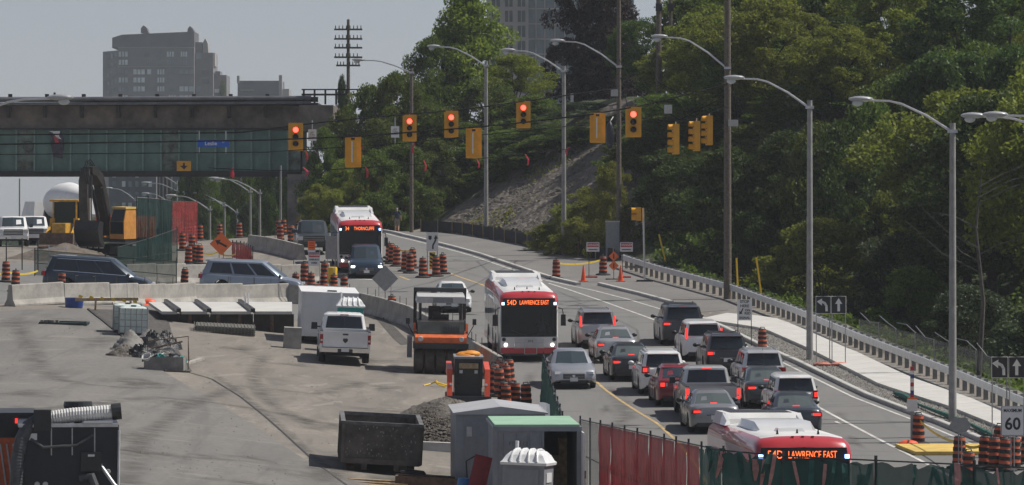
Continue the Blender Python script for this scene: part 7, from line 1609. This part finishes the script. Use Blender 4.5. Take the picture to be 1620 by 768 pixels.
def crown_points(seed, n_clump, per, zlo, zhi, rad, shape='round', clump_r=.85):
    g = np.random.default_rng(seed); cs = []
    ph = g.uniform(0,6.28,6)
    while len(cs) < n_clump:
        u = g.uniform(0,1); a = g.uniform(0,2*math.pi); z = zlo+(zhi-zlo)*u
        prof = {'round': math.sin(math.pi*min(.97,(u*.82+.13)))**.65, 'cone': (1-u)**.75*.95+.06, 'spread': math.sin(math.pi*(u*.62+.30))**.8, 'bush': math.sqrt(max(0,1-u*u))}[shape]
        rr = rad*prof*(1+.22*math.sin(3*a+ph[0])*math.sin(5*u+ph[1])+.15*math.sin(5*a+ph[2]))
        r = rr*math.sqrt(g.uniform(.25,1.0)); cs.append((r*math.cos(a),r*math.sin(a),z,g.uniform(.6,1.25)*clump_r))
    P = []
    for x,y,z,cr in cs:
        q = g.normal(size=(per,3)); q /= np.linalg.norm(q,axis=1,keepdims=True); q *= (g.uniform(.25,1,per)**.5)[:,None]; q[:,2] *= .62
        P.append(q*cr+np.array([x,y,z]))
    return np.concatenate(P), cs
def trunk_mesh(name, cs, zlo, seed, r0=.2, multi=False):
    g = random.Random(seed); mb = MB(); top = zlo+3.4
    mb.tube([(0,0,-.6),(.05,.03,zlo*.6),(.12,-.05,zlo+.6),(.05,.05,top)],[r0*1.25,r0,r0*.8,r0*.3],8)
    for k in range(11):
        c = cs[g.randrange(len(cs))]; z0 = g.uniform(zlo*.5,top-.6); m = ((c[0])*.45,c[1]*.45,(z0+c[2])*.5+.3); mb.tube([(.06,0,z0),m,(c[0]*.95,c[1]*.95,c[2])],[r0*.42,r0*.26,r0*.10],5)
    return mb.mesh(name,M_bark,True,70)
FORMS = {}
for k,(shape,nc,per,zlo,zhi,rad,cr,ls) in {'round':('round',130,250,2.2,9.6,3.9,.90,.108),'round2':('round',115,270,2.6,9.7,3.7,.98,.108),'cone':('cone',120,250,1.6,9.8,3.7,.82,.10),'spread':('spread',115,250,3.0,9.6,4.0,.88,.10),'bush':('bush',90,250,.3,9.3,4.2,1.05,.135),'bush2':('bush',80,250,.2,9.2,4.3,1.1,.13)}.items():
    sd = sum(map(ord,k)); P,cs = crown_points(sd,nc,per,zlo,zhi,rad,shape,cr)
    FORMS[k] = (leaves_mesh('crown',P,.45,ls,sd+1), trunk_mesh('trunk',cs,max(zlo,.8),sd+2,.19 if 'bush' not in k else .09))
NT = [0]
DESC = {'mid':'mid green','dark':'dark green','light':'light green','olive':'grey green'}
def tree(px_, d, top_py, wpx, form, leaf, label, group, name='tree', minh=1.2):
    x = (px_-CX)*d/F; z = gz(x,d); h = max(minh, ZC-(top_py-HY)*d/F-z); w_ = wpx*d/F
    t = thing(name,label,'tree' if 'bush' not in form else 'shrub',group,(x,d,z-.05),random.uniform(0,6.28))
    cr,tr_ = FORMS[form]
    for nm,me_ in (('crown',cr),('trunk',tr_)):
        o = bpy.data.objects.new(nm,me_); C.objects.link(o); o.parent = t
        if nm == 'crown': o.material_slots[0].link = 'OBJECT'; o.material_slots[0].material = LM[leaf]
    t.scale = (w_/8*random.uniform(.94,1.06),w_/8*random.uniform(.94,1.06),h/9.9); NT[0] += 1; return t
EG = 'trees and shrubs on the embankment by the bridge'
for px_,d,tp_,w_,f,lf in ((512,352,200,70,'bush','mid'),(545,354,165,95,'bush2','mid'),(590,357,135,120,'round','mid'),(632,354,118,120,'round2','mid'),(668,356,150,110,'spread','mid'),(700,352,170,120,'bush','mid'),(545,345,250,80,'bush','light'),(592,343,232,100,'bush2','mid'),(640,345,222,100,'bush','mid'),(690,347,215,100,'bush2','mid'),(600,350,185,110,'bush','mid')):
    tree(px_,d,tp_,w_,f,lf,('low green shrub' if 'bush' in f else 'taller round crowned tree' if 'round' in f else 'spreading tree')+' growing beside the bridge abutment',EG+', '+f[:4])
for px_,d,tp_,w_ in ((503,343,288,60),(530,341,296,58),(556,342,280,64),(578,343,262,70)): tree(px_,d,tp_,w_,'bush2','yellow','yellow green shrub at the foot of the embankment by the bridge','yellow green shrubs by the bridge','shrub')
for px_,d,tp_,w_,f,lf,lb in ((738,368,-14,215,'cone','light','tall light green tree on the embankment, highest beside the open sky'),(690,366,62,120,'round2','mid','rounded tree left of the tall light green tree'),(815,366,88,120,'round2','light','light green tree between the tall tree and the purple tree'),(770,360,128,130,'spread','mid','spreading tree in front of the tall light green tree'),(842,356,150,130,'bush','mid','green thicket below the purple tree'),(735,352,190,140,'bush2','mid','thicket at the top of the gravel slope'),(800,349,205,150,'bush','mid','thicket above the middle of the gravel slope'),(868,347,195,140,'bush2','dark','dark thicket above the gravel slope beside the lamp post')): tree(px_,d,tp_,w_,f,lf,lb,EG)
for px_,d,tp_,w_ in ((922,372,-60,125),(962,370,-45,120),(990,366,60,90)): tree(px_,d,tp_,w_,'bush','purple','dark purple leaved tree on the embankment','purple leaved trees','tree')
for px_,d,tp_,w_,f,lf in ((925,350,160,110,'bush','olive'),(1015,352,28,120,'spread','dark'),(1085,332,60,150,'round','light'),(1145,322,25,170,'round2','light'),(1210,316,18,170,'round','light'),(1050,318,150,150,'round2','mid'),(1110,312,170,160,'round','mid'),(1250,322,60,150,'round2','light'),(1005,315,210,120,'bush','mid'),(1180,311,150,160,'bush','mid'),(1265,306,130,160,'bush2','mid'),(1345,301,105,160,'bush','dark'),(1205,301,190,150,'bush2','mid'),(1245,291,205,160,'bush','dark'),(1295,286,190,150,'bush','mid'),(1335,281,180,150,'bush2','dark'),(1375,286,150,150,'bush','mid'),(1420,291,110,160,'bush2','mid'),(1480,289,80,170,'bush','dark'),(1545,292,60,180,'bush2','mid'),(1600,288,70,160,'bush','dark'),(1075,300,225,150,'bush2','dark'),(1150,292,230,160,'bush','dark')):
    tree(px_,d,tp_,w_,f,lf,{'light':'light green','dark':'dark green','mid':'mid green','olive':'grey green'}[lf]+(' low branched' if 'bush' in f else ' spreading' if f=='spread' else ' round crowned')+' tree on the hill behind the wooden poles','hill trees, '+lf+' '+f[:4])
for px_,d,tp_,w_ in ((862,309,352,60),(895,309,318,70),(930,307,292,80),(955,304,300,70),(915,303,340,80),(968,301,250,70),(885,304,368,50)): tree(px_,d,tp_,w_,'bush2','yellow','low yellow green shrub growing over the lower gravel slope','yellow green shrubs on the gravel slope','shrub',.7)
for px_,d,tp_,w_,lf in ((780,344,244,90,'mid'),(822,343,228,90,'dark'),(862,342,212,95,'mid'),(902,341,198,95,'dark'),(940,339,186,90,'mid'),(978,334,180,90,'dark'),(1002,322,205,90,'mid')): tree(px_,d,tp_,w_,'bush' if int(px_)%4 else 'bush2',lf,DESC[lf]+' shrub in the row along the top of the gravel slope','shrubs along the top of the gravel slope, '+lf,'shrub')
toeX = lambda d: float(np.interp(d,[q[0] for q in TOE],[q[1] for q in TOE]))
rr_ = random.Random(5)
d = 180.0
while d < 345:
    r = 6.0; first = True
    while toeX(d)+r < .114*d:
        x = toeX(d)+r+rr_.uniform(-1.5,1.5); dj = d+rr_.uniform(-3,3); px_ = CX+x*F/dj
        if px_ > 1000 and not (px_ < 1075 and dj > 283):
            h = rr_.uniform(4.0,6.5) if first else rr_.uniform(5.0,8.0) if dj > 272 else rr_.uniform(8.5,13)
            lf = rr_.choice(('olive','mid','light','olive') if first else ('mid','dark','light','light','mid'))
            if first and px_ < 1290: lf = 'dark'; h *= .75
            z = gz(x,dj); top = HY+(ZC-z-h)*F/dj; w_ = h*rr_.uniform(.75,1.0)*F/dj
            fm = rr_.choice(('bush','bush2') if first else ('bush','round2','round','cone','bush2'))
            tree(px_,dj,top,w_*(1.2 if first else 1),fm,lf,(DESC[lf]+' shrub crowding behind the guardrail') if first else (DESC[lf]+' '+{'bush':'low branched','bush2':'low branched','cone':'tapering','round':'round crowned','round2':'round crowned'}[fm]+' tree in the wood beyond the guardrail'),'shrubs behind the guardrail, '+lf if first else 'wood trees, '+lf+' '+fm[:4],'shrub' if first else 'tree')
        first = False; r += rr_.uniform(5,7.5)
    d += 8.5
for px_,d,tp_,w_,lf in ((300,470,262,50,'mid'),(325,455,255,60,'mid'),(352,462,250,60,'dark'),(380,450,252,60,'mid'),(408,458,248,60,'dark'),(434,446,250,60,'dark'),(458,440,246,50,'dark'),(310,420,250,40,'olive'),(345,424,322,44,'mid'),(395,418,318,46,'olive'),(425,416,305,44,'dark'),(468,402,268,40,'dark')): tree(px_,d,tp_,w_,'bush' if tp_>300 else 'round2',lf,'tree growing beyond the railway bridge','trees seen under the railway bridge')
tree(541,384,118,34,'bush','olive','scraggly bush on the railway beside the telegraph pole','bush on the railway','shrub'); tree(352,1450,126,26,'bush','mid','hazy green treetop between the tower and the low building','far treetops')
# dead tree
dt = thing('dead_tree','bare grey dead tree standing among the leafy trees','dead tree'); x,d = (1548-CX)*208/F,208; dt.location = (x,d,gz(x,d)); g = random.Random(4); mb = MB(); mb.tube([(0,0,-.3),(.2,0,3),(-.1,.1,6),(.15,0,8.5)],[.12,.09,.06,.02],7); mb.build('trunk',mat('dead_wood',(0.085,0.075,0.068),.9,var=.25),dt,True)
for k in range(9):
    z = g.uniform(4,8); a = g.uniform(-.5,.5)+(math.pi if k%2 else 0); L_ = g.uniform(1.0,3.2); p1_ = (L_*.5*math.cos(a),.3*math.sin(a)*L_,z+L_*.25); MB().tube([(0,0,z),p1_,(L_*math.cos(a),.4*L_*math.sin(a),z+L_*g.uniform(.3,.8))],[.03,.02,.008],5).build('branch',MATS['dead_wood'],dt)
# undergrowth (uncountable)
g = np.random.default_rng(9); n = 95000; dd = g.uniform(176,330,n); rr = np.where(g.uniform(size=n)<.5,g.gamma(2.2,2.0,n)+.9,g.uniform(3,26,n)); _k = (np.interp(dd,[q[0] for q in TOE],[q[1] for q in TOE])+rr)*F/dd+CX; _m = ((_k>1010)|(dd<285))&(_k<1760); dd = dd[_m]; rr = rr[_m]; n = len(dd); x = np.interp(dd,[q[0] for q in TOE],[q[1] for q in TOE])+rr; hh = g.uniform(0,1,n)**1.4*np.clip(.25+rr*.28,0,1.7)*(.6+.4*np.sin(dd*.7)*np.sin(rr*1.3)); P = np.stack([x,dd,ground(x,dd)+hh],1)
me_ = leaves_mesh('undergrowth',P,.6,.13,77); me_.materials.clear(); me_.materials.append(LM['mid']); o = bpy.data.objects.new('undergrowth',me_); C.objects.link(o); stuff(o,'tangled green undergrowth behind the guardrail','undergrowth')
n = 9000; dd = g.uniform(300,341,n); t0 = np.interp(dd,[q[0] for q in TOE],[q[1] for q in TOE]); rr = g.uniform(.8,14,n); x = t0+rr; keep = (np.sin(x*.9+dd*.35)+np.sin(dd*.23-x*.5) > .95)|(g.uniform(size=n)<.03); x,dd = x[keep],dd[keep]; P = np.stack([x,dd,ground(x,dd)+g.uniform(.05,.35,len(x))],1)
me_ = leaves_mesh('weeds',P,.6,.11,78); me_.materials.clear(); me_.materials.append(LM['yellow']); o = bpy.data.objects.new('weeds',me_); C.objects.link(o); stuff(o,'patches of weeds on the gravel slope','weeds')
n = 26000; x = g.uniform(-160,60,n); dd = g.uniform(1180,1250,n); hh = g.uniform(0,1,n)*(5+3*np.sin(x*.11)+2*np.sin(x*.31)); P = np.stack([x,dd,np.zeros(n)+hh],1)
me_ = leaves_mesh('distant_wood',P,.4,.8,79); me_.materials.clear(); me_.materials.append(LM['dark']); o = bpy.data.objects.new('distant_wood',me_); C.objects.link(o); stuff(o,'distant band of trees on the horizon','wood')
# loose gravel on the verge and pad (uncountable)
def pebbles(name, pts, lo, hi, m, label, cat, seed):
    g = np.random.default_rng(seed); n = len(pts); V = np.array([(-1,-1,0),(1,-1,0),(1,1,0),(-1,1,0),(0,0,1.1)],float); s = g.uniform(lo,hi,n); a = g.uniform(0,6.28,n); vs = V[None]*s[:,None,None]*np.stack([g.uniform(.7,1.3,n),g.uniform(.7,1.3,n),g.uniform(.5,1.1,n)],1)[:,None,:]
    R_ = np.stack([np.stack([np.cos(a),-np.sin(a)],1),np.stack([np.sin(a),np.cos(a)],1)],1); vs[:,:,:2] = np.einsum('nij,nkj->nki',R_,vs[:,:,:2]); vs += pts[:,None,:]
    F_ = [(0,1,4),(1,2,4),(2,3,4),(3,0,4)]; me = bpy.data.meshes.new(name); me.from_pydata(vs.reshape(-1,3).tolist(),[],[(5*i+p,5*i+q,5*i+r) for i in range(n) for p,q,r in F_]); me.materials.append(m); o = bpy.data.objects.new(name,me); C.objects.link(o); stuff(o,label,cat); return o
n = 14000; dd = g.uniform(300,340,n); rr = g.uniform(.8,17,n); x = np.interp(dd,[q[0] for q in TOE],[q[1] for q in TOE])+rr; pebbles('slope_stones',np.stack([x,dd,ground(x,dd)+.08],1),.03,.085,mat('stone_grey',(0.135,0.118,0.10),.9,var=.3,scale=2),'loose grey stones covering the embankment slope','stones',31)
a_ = resample(W([(1150,520),(1213,553),(1372,627),(1492,672),(1600,718)]),200); b_ = resample(W([(1185,515),(1262,550),(1385,611),(1500,648),(1600,690)]),200); pts = []
for i in range(5000):
    k = random.randrange(200); q = a_[k].lerp(b_[k],random.random()); pts.append((q.x,q.y,gz(q.x,q.y)+.02))
pebbles('verge_gravel',np.array(pts),.02,.06,M_grav,'loose gravel on the verge between kerb and sidewalk','gravel',32)
p = G(705,706); n = 6000; u = np.sqrt(g.uniform(0,.95,n)); a = g.uniform(0,6.28,n); xx = p.x+u*2.4*np.cos(a); yy = p.y+2+u*2.5*np.sin(a); pebbles('pile_stones',np.stack([xx,yy,ground(xx,yy)+1.5*(1-u**1.35)],1),.025,.07,mat('stone_brown',(0.125,0.108,0.09),.9,var=.35,scale=3),'crushed stones covering the gravel pile','stones',33)
pts = []
for i in range(1500):
    px_,py = random.uniform(-10,860),random.uniform(500,768); q = G(px_,py)
    if math.sin(q.x*.5)+math.sin(q.y*.31+q.x*.2) > .3: pts.append((q.x,q.y,q.z+.012))
pebbles('scattered_dirt',np.array(pts),.01,.035,M_dirt,'scattered clods and stones on the site ground','dirt',34)

# ------------------------------------------------------------------ haze
hb = MB().bx((-2700,-320,-6),(2700,5700,105)); ho = hb.build('haze', None if False else MATS['cable_black']); ho.data.materials.clear()
hm = bpy.data.materials.new('haze_air'); hm.use_nodes = True; nt = hm.node_tree; nt.nodes.remove(nt.nodes['Principled BSDF'])
pv = nt.nodes.new('ShaderNodeVolumePrincipled'); pv.inputs['Color'].default_value = (0.80,0.86,0.95,1); pv.inputs['Density'].default_value = 0.00012; pv.inputs['Anisotropy'].default_value = 0.2
nt.links.new(pv.outputs[0],nt.nodes['Material Output'].inputs['Volume']); ho.data.materials.append(hm); ho['kind'] = 'stuff'
